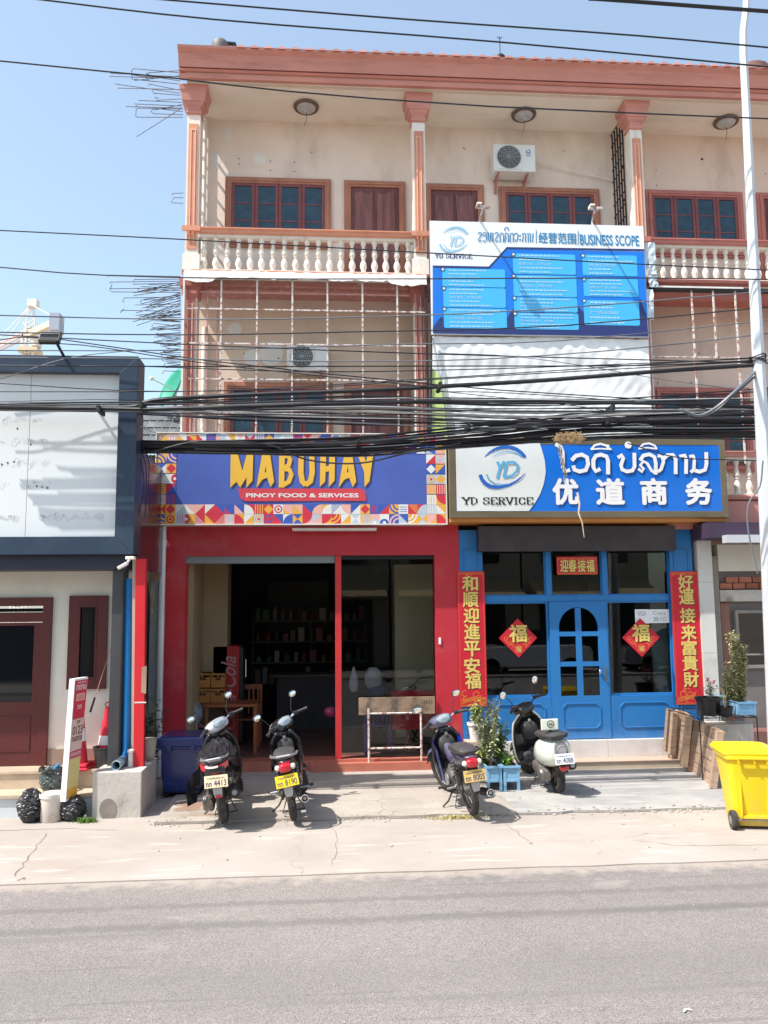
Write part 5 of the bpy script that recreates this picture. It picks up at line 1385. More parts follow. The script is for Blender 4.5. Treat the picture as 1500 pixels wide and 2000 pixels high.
lao = [([(70, 78), (108, 98), (124, 140), (128, 270), (145, 303), (178, 292)], 34),
       ([(205, 205), (235, 172), (285, 162), (328, 185), (338, 240), (318, 292), (265, 304), (222, 288), (216, 262)], 36),
       ([(432, 285), (402, 303), (382, 268), (380, 210), (402, 172), (445, 162), (492, 178), (504, 215), (504, 320)], 36),
       ([(365, 116), (392, 84), (440, 72), (488, 86), (520, 116)], 20), ([(362, 118), (440, 112), (530, 118)], 14), ([(505, 84), (500, 112)], 22),
       ([(592, 184), (618, 166), (632, 190), (612, 250), (622, 288), (662, 304), (708, 296), (726, 262), (724, 156)], 34),
       ([(776, 205), (800, 170), (850, 160), (892, 182), (904, 240), (902, 322)], 34), ([(762, 284), (788, 306), (802, 282), (774, 250), (800, 218), (832, 236), (868, 296), (896, 316)], 26),
       ([(765, 110), (800, 74), (850, 68), (896, 88), (910, 112)], 18), ([(762, 113), (835, 104), (912, 114)], 14),
       ([(926, 172), (958, 182), (968, 222), (948, 284), (926, 302)], 30), ([(962, 205), (1000, 166), (1048, 164), (1070, 200), (1070, 318)], 34),
       ([(1108, 178), (1146, 168), (1158, 205), (1156, 316)], 34), ([(1190, 178), (1216, 172), (1226, 200), (1222, 285), (1200, 306)], 30), ([(1215, 290), (1268, 306), (1316, 290), (1328, 240), (1326, 150)], 34)]
for nm, mm, d_, yo in (('lettering_shadow', mat('sign_letter_shadow', (.01, .04, .16), .5), 4, .007), ('lettering', mat('sign_letter_white', (.80, .79, .80), .35), 0, .0095)):
    k = MB()
    for pts, w in lao: stroke(k, L4([(x + d_, y + d_) for x, y in pts], YY - yo, 0, 0, 1070, 850, 4.2857), w / 4.2857 / 1600 * YY, YY - yo, cap=True)
    q = L4([(672 + d_, 82 + d_)], YY - yo, 0, 0, 1070, 850, 4.2857)[0]; disc(k, q[0], q[1], .057, .055, YY - yo, 20)
    for ch, x0, x1 in (('优', 50, 245), ('道', 415, 630), ('商', 788, 987), ('务', 1163, 1362)):
        a = L4([(x0 + d_, 575 + d_)], YY - yo, 0, 0, 1070, 850, 4.2857)[0]; b = L4([(x1 + d_, 368 + d_)], YY - yo, 0, 0, 1070, 850, 4.2857)[0]
        put_text(k, ch, (a[0], a[1], b[0], b[1]), YY - yo, .042)
    k.build(nm, mm, ys_, noflip=True)

# ------------------------------------------------------------------ services banner over the balcony
YS = 12.33
sb = thing('services_banner', 'large blue and white business scope banner stretched across the upper balcony', 'banner', (3.6, YS, 6.7))
def Q(x, v, Y=YS): q = at(x, v, Y); return (q.x, q.z)
c00, c10, c11, c01 = Q(842, 655), Q(1264, 657), Q(1259, 441), Q(840, 432)
m_ban_w = mat('banner_white', (.76, .77, .79), .4, var=.02)
bx0_, bx1_, bz0_, bz1_ = (c00[0] + c01[0]) / 2, (c10[0] + c11[0]) / 2, (c00[1] + c10[1]) / 2, (c01[1] + c11[1]) / 2
cloth('banner_sheet', bx0_, bx1_, bz0_, bz1_, YS - .003, m_ban_w, sb, nx=40, nz=20, amp=.002, seed=9)
MB().frame(bx0_, bx1_, bz0_, bz1_, .03, YS + .012, YS + .04).build('banner_frame', m_galv, sb)
def bz(px_, v): return Q(px_, v)
bp_ = MB()
poly = [Q(845, 523), Q(955, 525), Q(990, 487), Q(1258, 492), (bx1_ - .008, bz0_ + .012), (bx0_ + .02, bz0_ + .012)]
flat(bp_, poly, YS - .008)
bp_.build('blue_field', mat('banner_royal', (.008, .17, .66), .4, var=.1, vscale=1.2), sb, noflip=True)
ed = MB()
stroke(ed, [Q(845, 521), Q(955, 523), Q(990, 485), Q(1258, 489)], .035, YS - .0095); 
flat(ed, [Q(845, 640), Q(860, 620), Q(990, 622), Q(1000, 605), Q(1015, 598), Q(1025, 610), Q(1130, 600), Q(1142, 612), Q(1240, 600), Q(1250, 585), Q(1262, 615), (bx1_ - .009, bz0_ + .013), (bx0_ + .021, bz0_ + .013)], YS - .0095)
ed.build('navy_edge', m_print_n, sb, noflip=True)
boxes = [(864, 527, 986, 560), (866, 564, 987, 600), (867, 604, 989, 641), (1002, 498, 1123, 535), (1003, 540, 1125, 579), (1004, 583, 1127, 609), (1005, 613, 1129, 643), (1138, 500, 1243, 538), (1140, 546, 1245, 579), (1141, 588, 1247, 635)]
m_sky = mat('panel_sky_blue', (.06, .43, .80), .4); m_line = mat('panel_line_text', (.36, .60, .80), .4)
rl = random.Random(12)
CN = ['签证、工作证、驾驶证件', '会计税务、年审报税', '公司注册、商标注册', '翻译公证、文件认证', '投资咨询、项目对接', '租车包车、机票酒店', '劳务派遣、招聘', '进出口贸易', '房产土地', '广告印刷']
for i, (x0, v0, x1, v1) in enumerate(boxes):
    a, b = Q(x0, v1), Q(x1, v0); c_ = .02
    m1 = MB(); flat(m1, [(a[0] + c_, a[1]), (b[0] - c_, a[1]), (b[0], a[1] + c_), (b[0], b[1] - c_), (b[0] - c_, b[1]), (a[0] + c_, b[1]), (a[0], b[1] - c_), (a[0], a[1] + c_)], YS - .012)
    m1.build('text_box', m_sky, sb, noflip=True)
    t = MB(); H_ = b[1] - a[1]; W_ = b[0] - a[0]
    nl = 5 if H_ > .26 else 4
    for j in range(nl):
        zz = b[1] - H_ * (j + .5) / nl; x = a[0] + .10; xe = a[0] + .10 + (W_ - .16) * rl.uniform(.45, 1)
        if j == nl // 2:
            put_text(t, CN[i], (x, zz - H_ * .07, x + (W_ - .16) * .6, zz + H_ * .07), YS - .015, .01)
            continue
        while x < xe:
            w = rl.uniform(.02, .07)
            stroke(t, [(x, zz), (min(x + w, xe), zz)], H_ / nl * .32, YS - .015); x += w + .012
    t.build('small_print', m_line, sb, noflip=True, kind='stuff')
    st = MB(); sx_, sz_ = a[0] + .01, b[1] - .02
    flat(st, [(sx_ + .05 * (1 if q % 2 == 0 else .42) * sin(q * pi / 5), sz_ + .05 * (1 if q % 2 == 0 else .42) * cos(q * pi / 5)) for q in range(10)], YS - .0165)
    st.build('star', m_print_k, sb, noflip=True)
    st = MB(); flat(st, [(sx_ + .03 * (1 if q % 2 == 0 else .42) * sin(q * pi / 5), sz_ + .03 * (1 if q % 2 == 0 else .42) * cos(q * pi / 5)) for q in range(10)], YS - .0185)
    st.build('star_centre', m_print_w, sb, noflip=True)
# header lettering
mtl = mat('header_teal', (.03, .22, .42), .4)
k = MB(); kk = 10.714
lao2 = [[(150, 175), (175, 150), (210, 155), (215, 200), (180, 260), (155, 310), (165, 335), (215, 330), (200, 320)], [(300, 215), (260, 220), (250, 180), (280, 150), (320, 170), (325, 290), (300, 340), (260, 335), (250, 310)],
        [(345, 155), (365, 165), (365, 300), (385, 340), (410, 320), (415, 150)], [(455, 155), (455, 310), (470, 345)], [(500, 175), (530, 150), (565, 160), (565, 200), (530, 260), (505, 310), (515, 335), (575, 330)],
        [(610, 345), (605, 200), (630, 160), (665, 165), (680, 210), (675, 350)], [(708, 345), (722, 240), (712, 170), (745, 160), (775, 175), (780, 350)], [(700, 110), (712, 60), (742, 40), (775, 60), (785, 108)],
        [(820, 345), (815, 200), (835, 165), (865, 165), (885, 200), (880, 350)], [(900, 200), (925, 165), (965, 165), (980, 220), (965, 320), (940, 350), (920, 290)], [(1000, 215), (1040, 205), (1020, 235)], [(1000, 300), (1040, 285), (1020, 325)],
        [(1075, 345), (1092, 240), (1078, 170), (1110, 165), (1140, 180), (1140, 350)], [(1170, 170), (1195, 170), (1195, 350)], [(1222, 165), (1240, 175), (1240, 350), (1285, 345), (1295, 170)]]
for pts in lao2: stroke(k, L4(pts, YS - .0075, 0, 0, 920, 440, kk), 24 / kk / 1600 * YS, YS - .0075, cap=True)
for x, va, vb in ((1047, 449, 476), (1129, 451, 479)):
    a, b = Q(x, vb), Q(x, va); stroke(k, [a, b], .012, YS - .0075)
a, b = Q(1052, 475), Q(1124, 456); put_text(k, '经营范围', (a[0], a[1], b[0], b[1]), YS - .0075, .02)
a, b = Q(1133, 478), Q(1247, 461); put_text(k, 'BUSINESS SCOPE', (a[0], a[1], b[0], b[1]), YS - .0075, .02)
k.build('lettering', mtl, sb, noflip=True)
k = MB(); a, b = Q(850, 504), Q(922, 497); serif_text(k, 'YD SERVICE', (a[0], a[1], b[0], b[1]), YS - .0075, .013); k.build('lettering', m_print_n, sb, noflip=True)
logo(800, 436, 7.7, YS - .0075, sb, fade=True)
# torn silvery sheets at its right edge
r = random.Random(6)
for i, (x, v, w, h) in enumerate(((1270, 500, .16, .46), (1275, 545, .14, .28), (1268, 595, .12, .5), (1274, 520, .1, .3))):
    c = at(x, v, YS + .03); vs = []
    for j in range(6):
        for q in range(4): vs.append((c.x - w / 2 + w * q / 3 + r.uniform(-.015, .015), c.y - .01 * i + r.uniform(-.02, .02), c.z - h / 2 + h * j / 5))
    MB().add(vs, [(j * 4 + q, j * 4 + q + 1, j * 4 + 5 + q, j * 4 + 4 + q) for j in range(5) for q in range(3)]).build('foil_scrap', mat('pale_foil', (.50, .58, .64), .35, metal=.2, var=.15, vscale=9), sb, noflip=True)

# white tarpaulin below
tp = thing('tarpaulin', 'wrinkled white tarpaulin hanging under the business banner', 'tarpaulin', (3.6, 12.4, 5))
m_tarp = mat('white_tarpaulin', (.80, .80, .80), .6, var=.04, vscale=2, dirt=(.5, .5, .5), damount=.3, dscale=3)
ta, tb_ = at(843, 656, 12.38), at(1277, 880, 12.38)
vs = []; nx, nz = 90, 54; x0t, x1t = ta.x, tb_.x; z1t, z0t = ta.z, tb_.z
for j in range(nz + 1):
    for i in range(nx + 1):
        u, w = i / nx, j / nz; x = x0t + (x1t - x0t) * u - .05 * (1 - w) * 0; z = z1t + (z0t - z1t) * w
        cor = math.hypot((1 - u) * 1.9, w * 1.0)                                  # folds fan out from the top right corner
        ang = atan2(w + .02, (1 - u) * 1.9 + .02)
        d = .006 * (sin(ang * 31 + 3 * sin(cor * 4)) + .6 * sin(ang * 57 + 2 * cor)) * min(1, cor * 3) * max(0, 1 - cor * 1.05) + .006 * sin(x * 2.2 + z * 9 + 2 * sin(x * 1.7)) + .004 * sin(x * 31 - z * 23 + 3 * sin(z * 5)) + .007 * sin(x * 3.1 + z * 5.3) + .003 * sin(x * 11 - z * 7) + .006 * sin(x * 23 + z * 17)
        d += -.015 * sin(pi * min(1, w * 4)) * sin(pi * u) * (w < .25)
        vs.append((x, 12.38 + d, z + (.0 if j else -.012 * sin(u * 9))))
tarp = MB().add(vs, [(j * (nx + 1) + i, j * (nx + 1) + i + 1, (j + 1) * (nx + 1) + i + 1, (j + 1) * (nx + 1) + i) for j in range(nz) for i in range(nx)])
tarp.build('sheet', m_tarp, tp, smooth=True, noflip=True)
gs = MB(); a, b = at(843, 862, 12.33), at(868, 740, 12.33)
gs.add([(a.x, 12.325, a.z), (b.x + .09, 12.325, a.z), (b.x + .03, 12.325, (a.z + b.z) / 2), (b.x - .03, 12.325, b.z), (a.x, 12.325, b.z + .2)], [(0, 1, 2, 3, 4)])
gs.build('yellow_patch', mat('pale_lime', (.55, .66, .22), .5, var=.1), tp, noflip=True)
MB().tube([at(846, 660, 12.32), at(856, 720, 12.32), at(868, 800, 12.32), at(876, 860, 12.32)], .012, 6).build('hem', mat('grey_cord', (.4, .4, .4), .7), tp)
MB().tube([at(843, 655, 12.31), at(842, 760, 12.31), at(841, 870, 12.31)], .014, 6).build('edge_pole', m_dkiron, tp)

# lamps on brackets over the banner
for x, v, lab in ((943, 404, 'left white lamp bracket standing over the business banner'), (1163, 407, 'right white lamp bracket standing over the business banner')):
    base = at(x - 6, 434, YS + .02); head = at(x, v, YS - .40)
    o = thing('sign_lamp', lab, 'lamp', tuple(base), 'lamp brackets over the banner')
    MB().tube([base + Vector((0, 0, -.2)), base + Vector((0, 0, .02)), head], .018, 8).build('arm', m_iron, o, smooth=True)
    MB().box(head.x - .11, head.x + .11, head.y - .03, head.y + .03, head.z - .02, head.z + .015).build('crossbar', m_iron, o, bevel=.004)
    MB().box(head.x - .10, head.x - .02, head.y - .06, head.y + .06, head.z + .016, head.z + .05).build('lamp_head', m_white, o, bevel=.008)

# ------------------------------------------------------------------ building on the left with the big frame
YL = 10.35
lf = thing('left_building', 'cream single storey building behind a big navy framed white fascia', 'building', (-4, YL, 0))
def lpart(mb, name, m, parent=None, **k): return mb.build(name, m, parent if parent is not None else lf, **k)
xo = at(265, 900, YL).x; xi = at(228, 900, YL).x; xf = -7.5
zo1, zi1 = at(130, 694, YL).z, at(130, 727, YL).z
zi0, zo0 = at(110, 1048, YL).z, at(110, 1083, YL).z
# frame members with mitred corner
def mitre(pts, y0=YL, y1=YL + .38):
    return MB().prism(pts, y0, y1, 'y')
lpart(mitre([(xf, zo1), (xo, zo1), (xi, zi1), (xf, zi1)]), 'frame_top', m_navy, bevel=.004)
lpart(mitre([(xo + .0, zo1 - .004), (xo, zo0 + .004), (xi, zi0), (xi, zi1)]), 'frame_side', m_navy, bevel=.004)
lpart(mitre([(xf, zi0), (xi, zi0), (xo, zo0), (xf, zo0)]), 'frame_bottom', m_navy, bevel=.004)
seamx = at(55, 900, YL + .11).x
lpart(MB().box(xf, seamx - .003, YL + .11, YL + .2, zi0 - .02, zi1 + .02), 'white_panel', m_wpanel)
lpart(MB().box(seamx + .003, xi + .02, YL + .11, YL + .2, zi0 - .02, zi1 + .02), 'white_panel', m_wpanel)
lpart(MB().box(xf, xi, YL + .201, YL + .36, zi0, zi1), 'panel_backing', m_navydk)
for x in (at(35, 712, YL).x,):
    lpart(MB().box(x - .002, x + .002, YL - .0015, YL - .0002, zi1 + .01, zo1 - .01), 'joint', m_print_k)
# ghost marks of removed lettering
gh = MB(); r = random.Random(17); Yg = YL + .108
for (xa_, xb__, v, h) in ((0, 95, 862, 12), (0, 95, 905, 12), (0, 18, 945, 10), (58, 98, 947, 10), (0, 36, 1012, 7), (80, 204, 1010, 8), (10, 80, 820, 7)):
    x = xa_
    while x < xb__:
        c = Q(x, v + r.uniform(-h / 2, h / 2), Yg); w = r.uniform(1.5, 4) / 1600 * YL
        if r.random() < .5: stroke(gh, arc(c[0], c[1], w * 1.2, w * 1.5, r.uniform(0, 360), r.uniform(360, 600), 6), .006, Yg)
        else: stroke(gh, [c, (c[0] + w * r.uniform(.2, 1), c[1] + w * r.uniform(-1, 1))], .007, Yg)
        x += r.uniform(2.5, 6) if v < 1000 else r.uniform(1.8, 3.4)
gh.build('ghost_lettering', mat('ghost_grey', (.58, .59, .60), .6), lf, noflip=True, kind='stuff')
gh = MB()
for x, v in ((4, 907), (15, 904), (27, 902), (60, 868), (34, 837), (72, 950), (82, 951), (93, 953)):
    c = Q(x, v, Yg); disc(gh, c[0], c[1], .012, .012, Yg, 8)
gh.build('screw_hole', m_print_k, lf, noflip=True)
lpart(MB().box(xf, xo - .1, YL + .12, 11.2, at(110, 1112, YL + .12).z, zo0 - .003), 'lower_beam', m_navydk)
YW = 11.0
zsoff = at(110, 1112, YL + .12).z
zw0 = at(150, 1462, YW).z
zfl = at(100, 1497, YW).z
dx1 = at(98, 1330, YW).x; dz1 = at(60, 1167, YW).z
lpart(MB().box(dx1 + .002, at(232, 1300, YW).x, YW, YW + .2, zw0, zsoff + .3).box(xf, dx1 + .002, YW, YW + .2, dz1 + .002, zsoff + .3), 'wall', m_creamwall)
lpart(MB().box(dx1 + .002, at(232, 1300, YW).x, YW - .02, YW + .2, zfl, zw0 - .002), 'plinth', mat('brown_plinth_tile', (.26, .19, .15), .4, var=.15, vscale=4))
wA, wB = at(131, 1346, YW), at(213, 1163, YW)
w = lpart(MB().frame(wA.x, wB.x, wA.z, wB.z, .14, YW - .05, YW - .001), 'window', m_maroon, bevel=.004)
MB().box(wA.x + .14, wB.x - .14, YW - .02, YW - .012, wA.z + .14, wB.z - .14).build('pane', m_dkglass, w)
MB().frame(wA.x + .13, wB.x - .13, wA.z + .13, wB.z - .13, .02, YW - .058, YW - .0505).build('bead', m_maroon, w)
dA = at(-60, 1495, YW)
d = lpart(MB().frame(dA.x, dx1, zfl, dz1, .11, YW - .05, YW + .02, bottom=False), 'door', m_maroon, bevel=.004)
MB().box(dA.x + .11, dx1 - .11, YW - .03, YW - .02, at(40, 1195, YW).z, dz1 - .14).build('fanlight', m_dkglass, d)
MB().box(dA.x + .11, dx1 - .11, YW - .045, YW + .0, at(40, 1215, YW).z, at(40, 1196, YW).z).build('transom', m_maroon, d)
pz0, pz1 = at(40, 1370, YW).z, at(40, 1222, YW).z; px1_ = at(66, 1300, YW).x
MB().box(px1_, dx1 - .11, YW - .04, YW, zfl + .01, at(40, 1216, YW).z).box(dA.x + .11, px1_, YW - .04, YW, zfl + .01, pz0).box(dA.x + .11, px1_, YW - .04, YW, pz1, at(40, 1216, YW).z).build('leaf', m_maroon, d)
MB().box(dA.x + .11, px1_, YW - .02, YW - .012, pz0, pz1).build('pane', m_dkglass, d)
MB().frame(dA.x + .2, px1_, zfl + .2, pz0 - .18, .02, YW - .05, YW - .0405).build('panel_moulding', m_maroon, d)
lpart(MB().box(at(217, 1300, 10.6).x, at(241, 1300, 10.6).x, 10.55, 10.75, .40, zsoff + .1), 'post', mat('charcoal_post', (.055, .055, .06), .5, var=.1))
xw_ = at(232, 1300, YW).x
lpart(MB().box(xw_ - .12, xw_, YW + .201, 16, 0, 3.9), 'side_wall', m_creamwall)
lpart(MB().box(xf, xw_ - .121, YW + .201, 16, 3.5, 3.9), 'roof_slab', m_conc)
# steps: two risers
z1_ = at(50, 1552, 10.3).z; y2_ = atz(50, 1541, z1_).y; z2_ = at(50, 1506, y2_).z
lpart(MB().box(xf, at(180, 1560, 10.3).x + .1, 10.3, y2_, 0, z1_ - .035), 'step', mat('pale_blue_grey_riser', (.60, .62, .64), .6, var=.05, dirt=(.4, .4, .4), damount=.4, dscale=2))
lpart(MB().box(xf, at(180, 1560, 10.3).x + .1, 10.27, y2_, z1_ - .034, z1_), 'step_nosing', m_tile)
lpart(MB().box(xf, at(215, 1520, 10.5).x, y2_ + .001, YW + .2, 0, z2_ - .03), 'step', m_tile)
lpart(MB().box(xf, at(215, 1520, 10.5).x, y2_ - .02, YW + .2, z2_ - .0295, z2_), 'step_nosing', m_tile)
if zfl > z2_ + .01: lpart(MB().box(xf, at(215, 1500, 10.7).x, YW - .25, YW + .1, z2_ + .001, zfl), 'threshold', mat('dusky_blue_sill', (.07, .06, .12), .5))
# floodlight on the frame
c = at(108, 660, 10.0); e = at(127, 700, YL + .05)
fl = thing('floodlight', 'dark floodlight on a slanted arm above the navy frame', 'floodlight', tuple(e))
MB().cyl(e, (c.x, c.y, c.z - .03), .018, 8).build('arm', m_navydk, fl)
R = Matrix.Rotation(radians(-32), 3, 'X')
MB().obox((c.x - .06, c.y, c.z), (.125, .035, .09), R).build('lamp_body', mat('flood_black', (.03, .035, .045), .4), fl, bevel=.008)
MB().obox((c.x - .06, c.y - .05, c.z - .02), (.11, .004, .075), R).build('lamp_glass', m_dkglass, fl)
for q in range(7): MB().obox((c.x - .14 + q * .026, c.y + .035, c.z + .03), (.004, .02, .07), R).build('cooling_fin', m_navydk, fl)
# things between the two buildings: dark tiled lean-to, pink board, green dish
lr = thing('lean_to_roof', 'dark grey tiled lean-to roof between the navy frame and the caged balcony', 'roof', (-2.9, 13.5, 5))
a, b = at(262, 866, 13.2), at(362, 866, 13.2); tz = at(300, 810, 14.2).z
for i in range(7):
    for j in range(4):
        x0 = a.x - .05 + (b.x - a.x + .1) * i / 7; x1 = a.x - .05 + (b.x - a.x + .1) * (i + 1) / 7 - .012
        y0 = 13.2 + j * .25; z0 = a.z + (tz - a.z) * j / 4
        MB().add([(x0, y0 - .03, z0 + .012), (x1, y0 - .03, z0 + .012), (x1, y0 + .26, z0 + (tz - a.z) / 4 + .012), (x0, y0 + .26, z0 + (tz - a.z) / 4 + .012)], [(0, 1, 2, 3)]).build('roof_tile', mat('slate_grey', (.11, .115, .12), .5, var=.2, vscale=5, rand=.3) if (i, j) == (0, 0) else bpy.data.materials['slate_grey'], lr, noflip=True, solid=.015)
MB().box(a.x - .1, b.x, 13.15, 13.25, a.z - .16, a.z - .01).build('fascia_board', m_white, lr)
MB().box(a.x - .1, b.x, 13.3, 14, a.z - 1.5, a.z - .17).build('gable_board', m_indk, lr)
MB().box(at(263, 850, 12.9).x, at(268, 850, 12.9).x, 12.9, 12.95, at(265, 868, 12.9).z, at(265, 808, 12.9).z).build('edge_board', m_redox, lr)
c = at(334, 758, 13.9)
ds = thing('satellite_dish', 'green mesh satellite dish behind the rusty cage corner', 'satellite dish', tuple(c))
Rd = Matrix.Rotation(radians(-55), 3, 'Z') @ Matrix.Rotation(radians(-20), 3, 'X')
mb = MB(); rg = []
for k in range(8):
    rr_ = .36 * k / 7 + .004
    rg.append([c + Rd @ Vector((cos(2 * pi * j / 28) * rr_, .9 * rr_ * rr_ * -1 + .1, sin(2 * pi * j / 28) * rr_ * 1.0)) for j in range(28)])
mb.rings(rg, cap=False); mb.build('dish', mat('dish_green', (.02, .26, .17), .5, var=.08), ds, smooth=True, solid=.01)
MB().tube([c + Rd @ Vector((0, .1, 0)), c + Rd @ Vector((0, -.35, -.02))], .012, 6).build('feed_arm', m_galv, ds)
MB().ell(c + Rd @ Vector((0, -.37, -.02)), (.04, .04, .04), 8, 6).build('feed_horn', m_white, ds, smooth=True)
MB().cyl(c + Vector((0.05, .15, 0)), c + Vector((0.05, .15, -1.4)), .03, 8).build('mast', m_galv, ds)
# tower crane far away
D = 150.0
cr_ = thing('tower_crane', 'haze-paled yellow tower crane far behind the navy framed building', 'crane', (at(57, 690, D).x, D, 0))
m_cr = mat('crane_hazed_yellow', (.60, .50, .34), .6); m_crw = mat('crane_haze_pale', (.66, .62, .58), .6)  # crane colours paled, distance haze put into the paint
tx_ = at(57, 690, D).x; zt_ = at(57, 655, D).z
tw = MB()
for sx in (-1.0, 1.0):
    for sy in (-1.0, 1.0): tw.bar((tx_ + sx, D + sy, 0), (tx_ + sx, D + sy, zt_), .34)
z = 0
while z < zt_:
    for sy in (-1.05, 1.05): tw.bar((tx_ - 1, D + sy, z), (tx_ + 1, D + sy, z + 2.4), .24).bar((tx_ + 1, D + sy, z), (tx_ - 1, D + sy, z + 2.4), .24).bar((tx_ - 1, D + sy, z), (tx_ + 1, D + sy, z), .24)
    z += 2.4
tw.build('mast', m_crw, cr_)
MB().box(tx_ - 1.7, tx_ + 1.9, D - 1.6, D + 1.6, at(57, 690, D).z, at(57, 682, D).z).build('climbing_collar', m_cr, cr_)
MB().box(tx_ + .8, tx_ + 2.0, D - 1.4, D + .6, at(57, 679, D).z, at(57, 664, D).z).build('operator_cab', m_crw, cr_)
hd = MB(); top_ = at(55, 590, D).z
for sx in (-1.0, 1.0): hd.bar((tx_ + sx, D, zt_), (tx_ + sx * .35, D, top_), .26)
for q in range(6):
    f = q / 6; f2 = (q + 1) / 6; s1 = 1 - .65 * f; s2 = 1 - .65 * f2
    hd.bar((tx_ - s1, D, zt_ + (top_ - zt_) * f), (tx_ + s2, D, zt_ + (top_ - zt_) * f2), .18)
hd.build('head_tower', m_crw, cr_)
MB().box(tx_ - .5, tx_ + 1.2, D - .8, D + .8, at(55, 600, D).z, at(55, 586, D).z).build('top_platform', m_crw, cr_)
e1 = at(118, 626, D - 18); s1 = at(60, 652, D)
MB().bar(s1, e1, 1.1, 1.0).build('counter_jib', m_cr, cr_)
MB().box(e1.x - 1.3, e1.x + .3, e1.y - 1.5, e1.y + 1, at(113, 650, e1.y).z, at(113, 617, e1.y).z).build('counterweight', mat('counterweight_grey', (.30, .34, .42), .7), cr_)
e2 = at(-40, 700, D + 25)
jb = MB()
for oz, oy in ((0, -.7), (0, .7), (1.2, 0)): jb.bar(s1 + Vector((0, oy, oz)), e2 + Vector((0, oy, oz)), .28)
for q in range(22):
    p0 = s1.lerp(e2, q / 22); p1 = s1.lerp(e2, (q + 1) / 22)
    jb.bar(p0 + Vector((0, -.7, 0)), p1 + Vector((0, 0, 1.2)), .16).bar(p0 + Vector((0, 0, 1.2)), p1 + Vector((0, -.7, 0)), .16)
jb.build('jib', mat('crane_hazed_rose', (.55, .40, .38), .6), cr_)
MB().bar((tx_, D, top_ - .5), s1.lerp(e2, .8) + Vector((0, 0, 1)), .12).bar((tx_, D, top_ - .5), s1.lerp(e2, .45) + Vector((0, 0, 1)), .12).bar((tx_, D, top_ - .5), e1, .12).build('tie_rod', m_crw, cr_)
# ------------------------------------------------------------------ motorbikes
m_bk = mat('gloss_black_fairing', (.012, .012, .014), .22, coat=.5, dirt=(.09, .08, .07), damount=.5, dscale=5, dlo=.5, dhi=.75)
m_bkm = mat('grained_black_plastic', (.028, .027, .028), .55, var=.1, dirt=(.11, .095, .08), damount=.4, dscale=6)
m_seat = mat('seat_vinyl', (.05, .048, .05), .5, var=.1, dirt=(.14, .12, .11), damount=.35, dscale=7)
m_bluef = mat('metallic_blue_fairing', (.006, .03, .24), .25, metal=.3, coat=.6)
m_whitef = mat('cream_white_fairing', (.74, .76, .66), .22, coat=.6)
m_silverf = mat('silver_fairing', (.40, .40, .41), .3, metal=.6)
m_lens_r = mat('red_tail_lens', (.50, .012, .025), .12, coat=.8)
m_lens_w = mat('clear_lens', (.66, .62, .58), .12, coat=.6)
m_lens_o = mat('amber_lens', (.65, .20, .03), .15, coat=.6)
m_eng = mat('dusty_aluminium', (.20, .185, .17), .45, metal=.6, var=.3, vscale=14, dirt=(.10, .075, .055), damount=.6, dscale=8)
m_mirror = mat('mirror_glass', (.86, .88, .90), .03, metal=1.0)
m_flap = mat('grey_mudflap', (.40, .39, .38), .6, var=.1)
m_plate_y = mat('plate_yellow', (.86, .60, .02), .45, var=.05, vscale=20)
m_plate_p = mat('plate_faded', (.76, .60, .38), .5, var=.12, vscale=14)
m_plate_w = mat('plate_white', (.78, .78, .76), .4)

